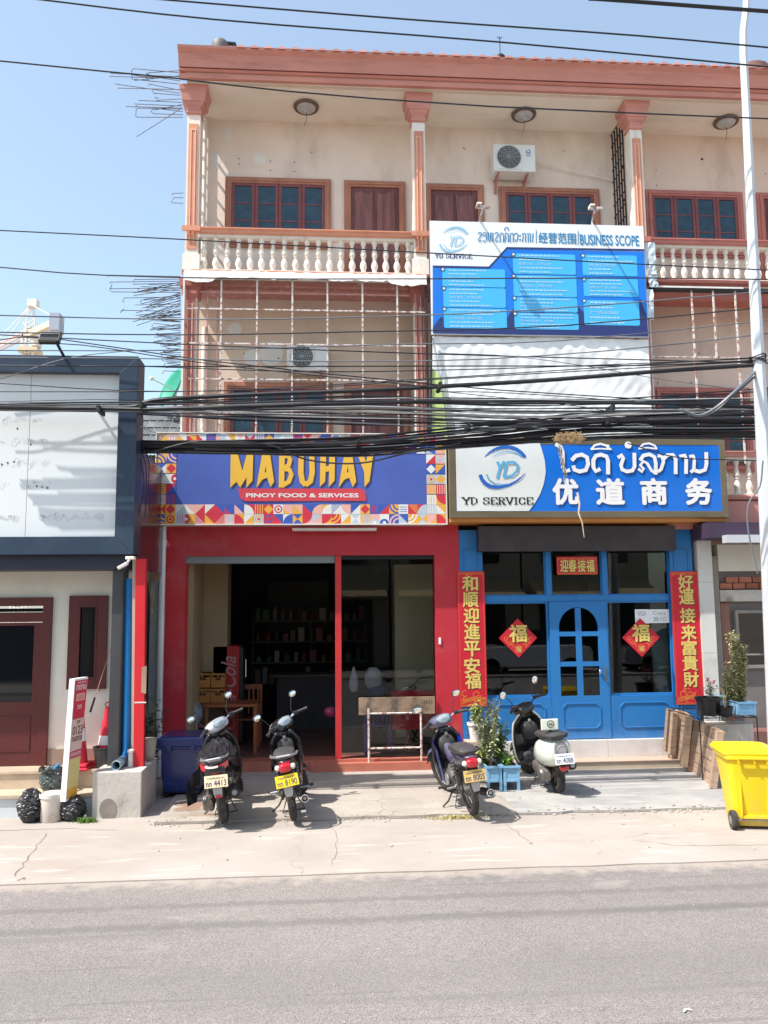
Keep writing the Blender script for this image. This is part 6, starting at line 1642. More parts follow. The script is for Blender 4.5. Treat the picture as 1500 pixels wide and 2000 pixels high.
def sec(y, z, w, h, e=2.6, n=16, x=0):
    out = []
    for k in range(n):
        t = 2 * pi * k / n; c, s = cos(t), sin(t)
        out.append(Vector((x + w * math.copysign(abs(c) ** (2 / e), c), y, z + h * math.copysign(abs(s) ** (2 / e), s))))
    return out
def xf(mb, M):
    mb.v = [tuple(M @ Vector(p)) for p in mb.v]; return mb
def helix(mb, a, b, r, turns, t, n=7):
    a, b = Vector(a), Vector(b); d = (b - a); L = d.length; d.normalize(); x = d.orthogonal().normalized(); y = d.cross(x)
    N_ = turns * n
    mb.tube([a + d * L * k / N_ + (x * cos(2 * pi * k / n) + y * sin(2 * pi * k / n)) * r for k in range(N_ + 1)], t, 4)
def motorbike(kind, label, contact, heading, lean, steer, S):
    o = thing('motorbike', label, 'motorbike', tuple(contact), 'motorbikes parked in front of the shops', local=True)
    o.rotation_euler = (0, lean, heading)
    sc = kind in ('scooter', 'retro')
    WR, TR, WB = (.245, .052, 1.22) if sc else (.285, .040, 1.20)
    head = Vector((0, WB - .30, .90)); u = Vector((0, -.44, .90)).normalized()
    St = Matrix.Translation(head) @ Matrix.Rotation(steer, 4, u) @ Matrix.Translation(-head)
    def B(mb, name, m, parent=o, turn=False, smooth=True, **k):
        if turn: xf(mb, St)
        return mb.build(name, m, parent, local=True, smooth=smooth, **k)
    main, trim = S['main'], S.get('trim', m_bkm)
    # wheels
    def wheel(y, turn):
        w = B(MB().tube([(0, y + cos(2 * pi * k / 28) * (WR - TR), WR + sin(2 * pi * k / 28) * (WR - TR)) for k in range(28)], TR, 10, closed=True), 'wheel', m_rubber, turn=turn)
        tr_ = MB()
        for k in range(40):                                  # tread blocks
            a = 2 * pi * k / 40
            for s in (-1, 1):
                c = Vector((s * TR * .38, y + cos(a + s * .05) * (WR - .002), WR + sin(a + s * .05) * (WR - .002)))
                tr_.obox(c, (TR * .26, .007, .004), Matrix.Rotation(-(a - pi / 2) * -1, 3, 'X'))
        B(tr_, 'tread', m_rubber, w, turn, smooth=False)
        r = MB().tube([(0, y + cos(2 * pi * k / 28) * (WR - TR * 1.75), WR + sin(2 * pi * k / 28) * (WR - TR * 1.75)) for k in range(28)], .014, 6, closed=True)
        B(r, 'rim', m_steel if not sc else m_bkm, w, turn)
        s = MB()
        if sc:
            for k in range(5):
                a = 2 * pi * k / 5; s.bar((0, y, WR), (0, y + cos(a) * (WR - TR * 1.8), WR + sin(a) * (WR - TR * 1.8)), .03, .02)
        else:
            for k in range(28):
                a = 2 * pi * k / 28; s.cyl((.03 * (1 if k % 2 else -1), y + cos(a + .4) * .045, WR + sin(a + .4) * .045), (0, y + cos(a) * (WR - TR * 1.8), WR + sin(a) * (WR - TR * 1.8)), .0022, 4)
        s.cyl((-.06, y, WR), (.06, y, WR), .05, 14).cyl((-.11, y, WR), (.11, y, WR), .012, 8)
        B(s, 'spokes', m_eng, w, turn, smooth=False)
    wheel(0, False); wheel(WB, True)
    # fork, front mudguard
    fk = MB()
    for s in (-1, 1): fk.cyl((s * .085, WB, WR), (s * .085, WB - .19, WR + .40), .022, 8)
    fk.cyl((0, WB - .19, WR + .38), (0, WB - .32, .93), .024, 8)
    B(fk, 'fork', m_bkm if sc else m_eng, turn=True)
    R = []
    for k in range(9):
        a = radians(20 + 150 * k / 8)
        yy, zz = WB + cos(a) * (WR + .03), WR + sin(a) * (WR + .03)
        R.append([Vector((-.065, yy, zz - .035)), Vector((-.05, yy, zz)), Vector((0, yy + cos(a) * .012, zz + sin(a) * .012)), Vector((.05, yy, zz)), Vector((.065, yy, zz - .035)), Vector((.04, yy - cos(a) * .01, zz - .012)), Vector((-.04, yy - cos(a) * .01, zz - .012))])
    B(MB().rings(R), 'front_mudguard', S.get('guard', main), turn=True)
    # handlebar head
    hb = MB().rings([sec(y, z, w, h) for y, z, w, h in ((WB - .42, .955, .06, .03), (WB - .40, .965, .13, .055), (WB - .34, .975, .155, .07), (WB - .26, .965, .15, .075), (WB - .20, .945, .12, .06), (WB - .17, .93, .06, .03))])
    cowl = B(hb, 'headset_cowl', S.get('cowl', main), turn=True)
    if kind != 'retro':
        B(MB().rings([sec(y, z, w, h) for y, z, w, h in ((WB - .437, .965, .03, .012), (WB - .43, .985, .085, .028), (WB - .395, 1.02, .10, .022), (WB - .37, 1.04, .05, .008))]), 'dashboard', mat('dash_glass', (.25, .29, .32), .08, coat=1.0) if 'dash_glass' not in bpy.data.materials else bpy.data.materials['dash_glass'], cowl, turn=True)
    B(MB().ell((0, WB - .165, .95), (.10, .04, .06), 12, 8), 'headlamp', m_lens_w, turn=True)
    hz = 1.0 if kind != 'retro' else 1.06
    bar_ = MB().tube([(-.33, WB - .46, hz - .01), (-.20, WB - .37, hz), (-.1, WB - .34, .975), (.1, WB - .34, .975), (.20, WB - .37, hz), (.33, WB - .46, hz - .01)], .012, 8)
    B(bar_, 'handlebar', m_chrome if not S.get('darkbar') else m_bkm, turn=True)
    for s in (-1, 1):
        B(MB().cyl((s * .235, WB - .395, hz - .0), (s * .345, WB - .47, hz - .012), .018, 10), 'grip', S.get('grip', m_bkm), turn=True)
        B(MB().tube([(s * .19, WB - .33, hz), (s * .25, WB - .345, hz - .01), (s * .32, WB - .40, hz - .018)], .006, 6), 'brake_lever', m_steel, turn=True)
        B(MB().obox((s * .215, WB - .385, hz), (.03, .022, .022)), 'switch_block', m_bkm, turn=True, bevel=.005, smooth=False)
        mzo = hz + .20
        mx, my = s * .29, WB - .36
        st_ = B(MB().tube([(s * .19, WB - .36, hz), (s * .20, WB - .35, hz + .08), (s * .255, my, mzo - .03), (mx, my, mzo)], .0055, 6), 'mirror', m_bkm, turn=True)
        sh_ = MB()
        Rm = Matrix.Rotation(radians(8), 3, 'X')
        sh_.ell((mx + s * .02, my + .006, mzo + .02), (.062, .022, .042 if kind != 'retro' else .058), 16, 8, Rm)
        B(sh_, 'mirror_shell', m_bkm, st_, turn=True)
        gl = MB()
        gl.ell((mx + s * .02, my - .012, mzo + .02), (.056, .006, .037 if kind != 'retro' else .053), 16, 6, Rm)
        B(gl, 'mirror_glass', m_mirror, st_, turn=True)
    # leg shield
    rows = []; NY = 12; tall = .90 if kind != 'retro' else .93
    for j in range(11):
        t = j / 10; z = .24 + (tall - .24) * t
        w = (.17 + .06 * sin(pi * min(1, t * 1.05)) ** .7) * (1 if t < .85 else 1 - (t - .85) * 3.0)
        if not sc: w *= .85 if t > .3 else .7
        yb = WB - .40 + .17 * (1 - t) ** 1.0 if sc else WB - .44 + .10 * (1 - t)
        row = []
        for i in range(NY + 1):
            a = -1 + 2 * i / NY
            row.append((a * w, yb + .07 * (1 - a * a) , z))
        rows.append(row)
    ls = MB().add([p for r in rows for p in r], [(j * (NY + 1) + i, j * (NY + 1) + i + 1, (j + 1) * (NY + 1) + i + 1, (j + 1) * (NY + 1) + i) for j in range(10) for i in range(NY)])
    B(ls, 'leg_shield', S.get('shield', main), solid=.03)
    if S.get('edge'):
        e1 = [Vector(r[0]) for r in rows]; e2 = [Vector(r[-1]) for r in rows]
        B(MB().tube(e1, .014, 6).tube(e2, .014, 6), 'shield_edge', S['edge'])
    B(MB().rings([sec(y, z, w, h) for y, z, w, h in ((WB - .47, .70, .10, .06), (WB - .45, .68, .11, .12), (WB - .36, .68, .11, .14))]), 'glove_box', m_bkm)
    B(MB().cyl((0, WB - .475, .83), (0, WB - .46, .83), .02, 12), 'ignition', m_chrome)
    # body
    if sc:
        fat = 1.0
        body = [(-.40, .66, .05, .03), (-.37, .645, .11, .075), (-.26, .60, .155, .135), (-.05, .56, .175, .165), (.15, .52, .165, .19), (.30, .48, .14, .17), (.42, .42, .12, .13)]
        if kind == 'retro':
            body = [(-.37, .60, .05, .05), (-.35, .58, .12, .13), (-.27, .56, .165, .17), (-.08, .53, .195, .19), (.12, .51, .185, .19), (.28, .48, .15, .17), (.42, .42, .12, .13)]
        B(MB().rings([sec(*s_, e=2.5) for s_ in body]), 'rear_body', main)
        B(MB().rings([sec(y, z, w, h) for y, z, w, h in ((.38, .30, .13, .05), (.55, .28, .15, .035), (.80, .28, .15, .035), (.90, .33, .12, .06))]), 'footboard', m_bkm)
        st = [(-.365, .735, .09, .015), (-.345, .74, .125, .03), (-.30, .745, .14, .038), (-.15, .745, .145, .045), (.05, .73, .14, .05), (.22, .72, .125, .045), (.34, .70, .09, .03)]
        if kind == 'retro': st = [(y, z + .015, w, h) for y, z, w, h in st]
        B(MB().rings([sec(*s_) for s_ in st]), 'seat', m_seat)
        # engine casing left, silencer right
        B(MB().rings([sec(y, z, w, h, x=-.13) for y, z, w, h in ((-.10, .25, .03, .06), (-.04, .25, .05, .09), (.15, .27, .055, .085), (.35, .30, .05, .08), (.42, .30, .03, .05))]), 'engine_case', m_eng)
        B(MB().lathe([(.01, -.02), (.075, -.015), (.085, .0), (.085, .03)], (-.195, .02, .25), 16, axis='x'), 'clutch_cover', m_eng)
        B(MB().tube([(.14, .35, .22), (.16, .15, .24), (.17, .10, .28)], .018, 8).tube([(.165, .12, .27), (.165, .05, .30), (.165, -.22, .35)], [.03, .058, .055], 14), 'silencer', m_bkm)
        B(MB().cyl((.165, -.219, .35), (.165, -.235, .353), .03, 12), 'silencer_tip', m_steel)
        B(MB().tube([(-.13, .02, .30), (-.14, -.05, .54)], .02, 8), 'shock_absorber', m_eng)
    else:
        body = [(-.36, .70, .035, .02), (-.33, .70, .075, .045), (-.20, .68, .105, .07), (.0, .65, .115, .10), (.20, .60, .105, .12), (.36, .55, .08, .10), (.50, .52, .06, .06)]
        B(MB().rings([sec(*s_) for s_ in body]), 'rear_body', main)
        B(MB().rings([sec(y, z, w, h) for y, z, w, h in ((.44, .56, .065, .05), (.60, .56, .06, .07), (.80, .66, .06, .10), (.90, .75, .05, .09))]), 'centre_tunnel', main)
        st = [(-.34, .76, .06, .018), (-.30, .77, .11, .035), (-.10, .775, .125, .045), (.12, .76, .12, .05), (.28, .74, .105, .045), (.42, .70, .06, .03)]
        B(MB().rings([sec(*s_) for s_ in st]), 'seat', m_seat)
        for s in (-1, 1):
            a, b = (s * .115, -.01, .30), (s * .115, .10, .62)
            h = MB(); helix(h, a, b, .026, 9, .0055)
            sh_ = B(h, 'shock_absorber', S.get('spring', m_bkm))
            B(MB().cyl(a, b, .012, 8).cyl(Vector(a).lerp(Vector(b), .55), b, .02, 8), 'damper', m_eng, sh_)
        B(MB().bar((-.075, 0, .285), (-.075, .42, .30), .03, .04).bar((.075, 0, .285), (.075, .42, .30), .03, .04), 'swingarm', m_eng, smooth=False)
        B(MB().rings([sec(y, z, w, h, x=-.09) for y, z, w, h in ((-.06, .29, .015, .03), (-.02, .30, .02, .055), (.3, .33, .02, .045), (.42, .33, .015, .03))]), 'chain_case', m_bkm)
        B(MB().rings([sec(y, z, w, h) for y, z, w, h in ((.40, .33, .08, .08), (.46, .33, .12, .12), (.62, .32, .12, .12), (.72, .36, .07, .08), (.88, .42, .05, .055))]), 'engine', m_eng)
        B(MB().cyl((-.135, .50, .32), (-.12, .50, .32), .085, 18).cyl((.12, .50, .32), (.14, .50, .32), .09, 18), 'engine_cover', m_steel)
        B(MB().tube([(.10, .72, .25), (.14, .45, .16), (.15, .15, .20), (.15, .05, .23)], .017, 8).tube([(.15, .08, .22), (.155, .0, .24), (.16, -.34, .29)], [.03, .046, .044], 14), 'silencer', m_bkm)
        B(MB().tube([(.16 + cos(2 * pi * k / 16) * .038, -.345, .29 + sin(2 * pi * k / 16) * .038) for k in range(16)], .007, 6, closed=True).cyl((.16, -.33, .29), (.16, -.35, .292), .018, 10), 'silencer_tip', m_chrome)
        for s in (-1, 1):
            B(MB().cyl((s * .08, .42, .27), (s * .27, .42, .27), .016, 8), 'footrest', m_bkm)
            B(MB().tube([(s * .09, .14, .36), (s * .13, .1, .32), (s * .23, .1, .32)], .014, 8), 'footrest', m_steel)
        for s in (-1, 1):                                    # blue or black side wings
            rr = []
            for j in range(8):
                t = j / 7
                rr.append([Vector((s * (.15 - .03 * t), .86 - .12 * t, .80 - .50 * t)), Vector((s * (.19 - .04 * t), .76 - .1 * t, .79 - .50 * t)), Vector((s * (.17 - .04 * t), .62 - .0 * t, .66 - .40 * t)), Vector((s * (.15 - .04 * t), .66 - .0 * t, .66 - .40 * t))])
            B(MB().rings(rr), 'side_wing', S.get('wing', main))
    # grab rail
    gz = .77 if not sc else .76
    B(MB().tube([(-.12, .05, gz - .04), (-.15, -.12, gz), (-.14, -.30, gz + .01), (-.07, -.39, gz + .015), (.07, -.39, gz + .015), (.14, -.30, gz + .01), (.15, -.12, gz), (.12, .05, gz - .04)], .013, 8), 'grab_rail', S.get('rail', m_silverf))
    # tail lamp
    tz, ty = (.675, -.37) if kind == 'scooter' else ((.66, -.37) if not sc else (.42, -.42))
    lw = .15 if kind == 'scooter' else .085
    if kind == 'scooter':
        tl = B(MB().rings([[Vector((x, ty + .05 + .9 * x * x * 3, tz + .035 + .25 * x * x * 6)), Vector((x, ty - .025 + .9 * x * x * 3, tz + .025 + .25 * x * x * 6)), Vector((x, ty - .03 + .9 * x * x * 3, tz - .015 - .04 * (1 - (x / .16) ** 2) + .2 * x * x * 6)), Vector((x, ty + .05 + .9 * x * x * 3, tz - .03 - .04 * (1 - (x / .16) ** 2) + .2 * x * x * 6))] for x in [-.15 + .03 * k for k in range(11)]]), 'tail_lamp', m_lens_r)
        B(MB().rings([[Vector((x, ty + .0 + .9 * x * x * 3, tz + .032 + .25 * x * x * 6)), Vector((x, ty - .034 + .9 * x * x * 3, tz + .02 + .25 * x * x * 6)), Vector((x, ty - .036 + .9 * x * x * 3, tz + .005 + .25 * x * x * 6)), Vector((x, ty + .0, tz + .0 + .25 * x * x * 6))] for x in [-.10 + .02 * k for k in range(8)]]), 'indicator', m_lens_w, tl)
    elif not sc:
        tl = B(MB().rings([sec(y, z, w, h, 3.2) for y, z, w, h in ((-.42, tz, .045, .035), (-.405, tz, .065, .048), (-.34, tz + .01, .075, .055), (-.3, tz + .01, .06, .04))]), 'tail_lamp', m_lens_r)
        for s in (-1, 1): B(MB().ell((s * .085, -.37, tz + .005), (.032, .045, .032), 10, 8), 'indicator', m_lens_w, tl)
    else:
        tl = B(MB().rings([sec(y, z, w, h, 3.2) for y, z, w, h in ((-.40, .37, .035, .02), (-.385, .37, .055, .032), (-.33, .375, .05, .03))]), 'tail_lamp', m_lens_r)
    # plate, mudflap
    py_, pz_ = (-.40, .545) if kind == 'scooter' else ((-.385, .525) if not sc else (-.42, .50))
    Rp = Matrix.Rotation(radians(-14), 3, 'X') @ Matrix.Rotation(S.get('ptilt', 0.05), 3, 'Y')
    pw, ph = .125, .064
    fl = MB().rings([sec(y, z, w, h, 3) for y, z, w, h in ((-.26, .62, .06, .02), (-.32, .58, .07, .03), (py_ + .015, pz_, .07, .02), (py_ + .04, pz_ - .12, .055, .012), (py_ + .06, pz_ - .19, .045, .008))])
    B(fl, 'rear_mudguard', m_bkm)
    pl = B(MB().obox((0, py_ - .02, pz_), (pw, .002, ph), Rp), 'number_plate', S['plate'], smooth=False)
    if S.get('pt'):
        t = MB(); put_text(t, S['pt'][0], (-pw * .72, ph * .42, pw * .72, ph * .75), 0, .01); put_text(t, S['pt'][1], (-pw * .86, -ph * .78, pw * .86, ph * .22), 0, .015)
        t.v = [tuple(Vector((0, py_ - .0235, pz_)) + Rp @ Vector(p)) for p in t.v]
        B(t, 'lettering', mat('plate_ink', (.05, .05, .12), .5) if 'plate_ink' not in bpy.data.materials else bpy.data.materials['plate_ink'], pl, smooth=False, noflip=True)
    if kind != 'retro':
        B(MB().rings([[Vector((-.05, py_ + .0, pz_ - .07)), Vector((.05, py_ + .0, pz_ - .07)), Vector((.05, py_ + .012, pz_ - .07)), Vector((-.05, py_ + .012, pz_ - .07))], [Vector((-.048, py_ + .0, pz_ - .13)), Vector((.048, py_ + .0, pz_ - .13)), Vector((.048, py_ + .012, pz_ - .13)), Vector((-.048, py_ + .012, pz_ - .13))], [Vector((-.035, py_ + .01, pz_ - .18)), Vector((.035, py_ + .01, pz_ - .18)), Vector((.035, py_ + .02, pz_ - .18)), Vector((-.035, py_ + .02, pz_ - .18))]]), 'mudflap', m_flap, bevel=.004)
        if sc: B(MB().obox((0, py_ - .005, pz_ - .165), (.03, .006, .014)), 'reflector', m_lens_r, smooth=False)
    # side stand
    B(MB().tube([(-.07, .45, .24), (-.17, .42, .10), (-.235 - .02, .40, .012 + abs(lean) * .25)], .011, 6).tube([(-.05, .38, .2), (-.13, .30, .04), (.13, .30, .04), (.05, .38, .2)], .010, 6), 'stand', m_bkm)
    for s in (-1, 1):
        B(MB().tube([(s * .1, WB - .33, .93), (s * .13, WB - .32, .80), (s * .05, WB - .33, .66)], .005, 5), 'cable', m_black, turn=False)
    return o

def place(px_r, v_r, px_f=None, v_f=None, z=.034, head=None):
    a = atz(px_r, v_r, z)
    if px_f is not None:
        b = atz(px_f, v_f, z); d = b - a; head = atan2(-d.x, d.y)
    return a, head
m_bag = mat('black_bin_liner', (.018, .018, .021), .36, coat=.15, bump=.35, bscale=9)
def crumple(mb_pts_fn, nu, nv): pass
# 1 black scooter wearing a torn plastic bag
a, h = place(440, 1607, head=.07)
b1 = motorbike('scooter', 'black scooter by the blue bin with a torn black plastic bag over its seat', a, h, radians(-9), radians(42),
               dict(main=m_bk, cowl=mat('silver_cowl', (.55, .55, .56), .28, metal=.3, coat=.4), plate=m_plate_p, pt=('nakorn', 'nn 4413'), ptilt=.08, grip=m_bkm))
r = random.Random(8)
def draped(pts, n, parent, label):
    """a crumpled sheet following a ring of points"""
    mb = MB(); R = []
    for j, (cy, cz, w, h_) in enumerate(pts):
        ring = []
        for k in range(22):
            t = pi * k / 21
            q = 1 + r.uniform(-.10, .13)
            ring.append((cos(t) * w * q, cy + r.uniform(-.02, .02), cz + sin(t) * h_ * q - (.16 * r.random() if k in (0, 21) else 0)))
        R.append(ring)
    mb.add([p for q in R for p in q], [(j * 22 + i, j * 22 + i + 1, (j + 1) * 22 + i + 1, (j + 1) * 22 + i) for j in range(len(R) - 1) for i in range(21)])
    return mb
dr_ = draped([(-.30, .745, .13, .045), (-.20, .72, .175, .08), (-.08, .68, .21, .13), (.06, .67, .23, .16), (.2, .67, .22, .18), (.34, .66, .22, .20), (.46, .68, .16, .20)], 22, b1, '')
bag = dr_.build('plastic_cover', m_bag, b1, local=True, noflip=True)
dr_ = MB()
for q in range(9):
    x0, z0 = -.20 - .01 * q, .60 - .03 * q
    dr_.add([(x0, -.15 + q * .02, z0 + .06), (x0 - .06 - r.uniform(0, .04), -.2 + r.uniform(-.04, .04), z0 + .03), (x0 - .05 - r.uniform(0, .05), -.2 + r.uniform(-.04, .04), z0 - .06), (x0 + .02, -.12, z0 - .05)], [(0, 1, 2, 3)])
dr_.build('torn_flap', m_bag, b1, local=True, noflip=True)
# 2 black underbone with the yellow plate
a, h = place(575, 1602, head=.035)
motorbike('underbone', 'black motorbike with bright yellow number plate in front of the open shop', a, h, radians(-9), radians(42),
          dict(main=m_bk, plate=m_plate_y, pt=('nakorn', 'nn 8190'), ptilt=-.04, wing=m_bk, rail=m_silverf))
# 3 blue underbone
a, h = place(924, 1591, 859, 1533)
motorbike('underbone', 'blue motorbike turned to the side with faded plate beside the blue planters', a, h, radians(-9), radians(20),
          dict(main=mat('dull_purple_grey', (.085, .08, .13), .35, coat=.3), plate=mat('plate_old_yellow', (.58, .40, .13), .5, var=.25, vscale=16), pt=('nakorn', 'nn 8005'), wing=m_bluef, shield=m_bk, guard=mat('dull_violet_guard', (.12, .12, .22), .4), rail=m_bkm, cowl=mat('violet_grey_cowl', (.10, .10, .16), .3, coat=.4)))
# 4 white retro scooter
a, h = place(1091, 1547, 1036, 1514)
b4 = motorbike('retro', 'cream white retro scooter with black leg shield parked before the blue door', a, h, radians(-8), radians(24),
               dict(main=m_whitef, shield=m_bk, edge=m_whitef, guard=m_bk, cowl=m_bk, plate=m_plate_w, pt=('nakorn', 'nn 4088'), ptilt=.1, darkbar=True, rail=m_bkm))
MB().rings([sec(y, z, w, h, 3) for y, z, w, h in ((-.385, .57, .05, .10), (-.38, .57, .085, .135), (-.34, .57, .095, .14))]).build('tail_panel', mat('grey_tail_panel', (.22, .21, .22), .45), b4, local=True, smooth=True)
MB().tube([(cos(2 * pi * k / 24) * .055, -.392, .60 + sin(2 * pi * k / 24) * .055) for k in range(24)], .006, 6, closed=True).cyl((0, -.388, .60), (0, -.394, .60), .046, 20).build('badge', mat('badge_grey', (.38, .36, .38), .4), b4, local=True, smooth=True)
rbx = MB().obox((-.04, -.20, .90), (.115, .012, .07), Matrix.Rotation(.12, 3, 'Y')).build('rack_board', mat('rack_board_cream', (.74, .76, .64), .4), b4, local=True, bevel=.02, seg=3)
lm = MB()
for rad in (.046, .040):
    stroke(lm, arc(-.03, .905, rad, rad, 0, 360, 24), .005, -.2145)
stroke(lm, [(-.055, .885), (-.045, .92), (-.03, .895), (-.015, .92), (-.005, .885)], .009, -.2145); stroke(lm, arc(-.03, .90, .012, .02, 0, 360, 10), .005, -.2145)
lm.build('round_logo', m_print_k, rbx, local=True, noflip=True)
MB().bar((-.04, -.19, .78), (-.04, -.19, .84), .04, .02).build('rack_stem', m_bkm, b4, local=True)
# ------------------------------------------------------------------ street things
# concrete block with red post and blue drain pipe
bx0b, bx1b = atz(180, 1598, 0).x, atz(275, 1597, 0).x
zbk = at(275, 1506, 10.17).z
cb = thing('concrete_block', 'rough stained concrete block carrying the red post', 'block', ((bx0b + bx1b) / 2, 10.6, 0))
n = 12; mb = MB(); r = random.Random(2)
mb.box(bx0b, bx1b, 10.17, 11.05, -.02, zbk).build('block_body', m_conc, cb, bevel=.012, seg=2)
dm = MB(); c = at(211, 1576, 10.165)
disc(dm, c.x - .0, c.z - .03, .10, .125, 10.166, 20); 
dm.build('damp_stain', mat('damp_stain', (.24, .205, .175), .9, var=.15, vscale=8), cb, noflip=True)
rp_ = thing('red_post', 'tall thin bright red post standing on the concrete block', 'post', (at(270, 1490, 10.5).x, 10.5, zbk))
a, b = at(272, 1488, 10.5), at(276, 1092, 10.5)
m_rpost = mat('bright_red_paint', (.62, .02, .03), .45, var=.08, dirt=(.35, .03, .03), damount=.4, dscale=3)
MB().bar((a.x, 10.5, zbk), (b.x, 10.5, b.z), .125, .09, up=(0, 1, 0)).build('post_shaft', m_rpost, rp_, bevel=.004)
MB().bar((a.x - .075, 10.53, zbk + .2), (b.x - .085, 10.53, b.z), .05, .06, up=(0, 1, 0)).build('timber_back', mat('bare_grey_timber', (.42, .36, .30), .8, var=.2, vscale=4, stretch=(1, 1, .2)), rp_)
q = at(272, 1373, 10.4)
MB().box(q.x - .07, q.x + .07, 10.452, 10.457, q.z - .008, q.z + .008).build('tie_wire', m_white, rp_)
pt = MB(); q = at(279, 1328, 10.44); flat(pt, [(q.x - .03 * 1 + (0 if abs(t) < 2 else .01), q.z + t * .045) for t in (-3.4, -2, 2, 3.4)] + [(q.x + .04, q.z + .17), (q.x + .04, q.z - .17)], 10.4535)
pt.build('chipped_patch', mat('chipped_timber', (.36, .24, .17), .8, var=.2), rp_, noflip=True)
bp_ = thing('blue_drainpipe', 'bright blue plastic drainpipe with an elbow outlet on the concrete block', 'pipe', (at(248, 1470, 10.6).x, 10.6, zbk))
a, b = at(246, 1472, 10.62), at(251, 1130, 10.62); e = at(228, 1489, 10.28)
m_bpipe = mat('blue_pvc', (.015, .20, .52), .35, var=.05)
MB().tube([(b.x, 10.62, b.z), (a.x, 10.62, zbk + .14)], .052, 14).build('pipe_length', m_bpipe, bp_, smooth=True)
MB().tube([(a.x, 10.62, zbk + .15), (a.x - .005, 10.6, zbk + .085), (a.x - .03, 10.55, zbk + .062)], .058, 14).build('elbow', m_bpipe, bp_, smooth=True)
ol_ = MB().tube([(a.x - .02, 10.56, zbk + .062), (e.x, 10.24, zbk + .055)], .053, 14, cap=False).build('outlet', mat('pale_blue_pvc', (.25, .36, .42), .5, dirt=(.4, .38, .34), damount=.5, dscale=5), bp_, smooth=True, solid=.008)
MB().cyl((a.x - .02, 10.5, zbk + .06), (a.x - .02, 10.45, zbk + .06), .04, 10).build('pipe_inside', m_print_k, bp_)
q = at(256, 1448, 10.45)
tag(MB().lathe([(.028, 0), (.028, .17), (.04, .172), (.04, .20), (.02, .21)], (q.x, 10.45, zbk + .002), 12).build('white_pipe_cap', m_white, smooth=True), 'short white capped pipe stub beside the foot of the red post', 'pipe')
tag(MB().cyl((at(236, 1300, 10.5).x, 10.52, zbk), (at(241, 1120, 10.5).x, 10.52, at(241, 1118, 10.5).z), .012, 6).build('grey_conduit', m_blackm), 'thin grey conduit between the charcoal post and blue pipe', 'pipe')
# security camera
q = at(254, 1090, 10.3)
sc_ = thing('security_camera', 'small white security camera under the navy frame corner', 'camera', tuple(q))
MB().box(q.x - .05, q.x + .06, q.y - .04, q.y + .06, q.z - .02, q.z + .02).build('mount_box', m_white, sc_, bevel=.008)
R = Matrix.Rotation(radians(-30), 3, 'Y')
MB().obox((q.x - .06, q.y - .1, q.z - .10), (.065, .035, .02), R).build('camera_body', mat('camera_white', (.66, .64, .6), .4), sc_, bevel=.008)
MB().bar((q.x, q.y - .02, q.z - .02), (q.x - .03, q.y - .08, q.z - .09), .02).build('arm', m_white, sc_)
# dark bucket, traffic cones
def lathe_thing(name, lab, cat, px_, v, z, prof, m, n=18, Y=None, **k):
    c = atz(px_, v, z) if Y is None else Vector((at(px_, v, Y).x, Y, z))
    o = MB().lathe(prof, (0, 0, 0), n).build(name, m, smooth=True, **k)
    o.location = c
    return tag(o, lab, cat), c
o, c = lathe_thing('bucket', 'black plastic bucket on the step in front of the charcoal post', 'bucket', 205, 1498, z2_ + .001, [(.10, 0), (.11, .01), (.145, .24), (.155, .245), (.155, .255), (.135, .25), (.10, .03)], mat('bucket_black', (.05, .05, .052), .5, var=.1), Y=10.75)
def cone(px_, Y, z, h, lab):
    x = at(px_, 1450, Y).x
    o = thing('traffic_cone', lab, 'traffic cone', (x, Y, z), 'red and white traffic cones')
    cr_m = mat('cone_red', (.62, .025, .05), .45, var=.05) if 'cone_red' not in bpy.data.materials else bpy.data.materials['cone_red']
    MB().box(x - .17, x + .17, Y - .17, Y + .17, z, z + .035).box(x - .15, x + .15, Y - .15, Y + .15, z + .036, z + .08).build('base', cr_m, o, bevel=.015)
    MB().lathe([(.125, .08), (.035, h - .03), (.03, h)], (x, Y, z), 18).build('cone_body', cr_m, o, smooth=True)
    def rr(t): return .125 - .09 * (t - .08) / (h - .11)
    for t0_, t1_ in ((h * .36, h * .52),):
        MB().lathe([(rr(t0_) + .003, t0_), (rr(t1_) + .003, t1_)], (x, Y, z), 18, cap=False).build('reflective_band', m_print_w, o, smooth=True)
    MB().tube([(x + cos(2 * pi * k / 14) * .03, Y, z + h + .03 + sin(2 * pi * k / 14) * .03) for k in range(14)], .007, 6, closed=True).build('ring', cr_m, o)
cone(208, 10.9, z2_, .72, 'red and white traffic cone beside the charcoal post under the maroon window')
cone(152, 10.68, z2_, .95, 'traffic cone half hidden behind the leaning stand sign')
# fishing rod leaning on the wall
a, b = at(176, 1391, 10.7), at(218, 1262, 10.8)
fr_ = thing('fishing_rod', 'thin rod with a black handle leaning below the maroon window', 'rod', tuple(a))
MB().cyl(a.lerp(b, .22), b, .005, 6).build('rod', m_redox, fr_)
MB().cyl(a, a.lerp(b, .22), .013, 8).build('grip', m_black, fr_)
MB().tube([a.lerp(b, .3) + Vector((.01, -.01, 0)), a.lerp(b, .33) + Vector((.03, -.01, -.01)), a.lerp(b, .42) + Vector((.01, 0, 0))], .005, 5).build('reel', m_black, fr_)
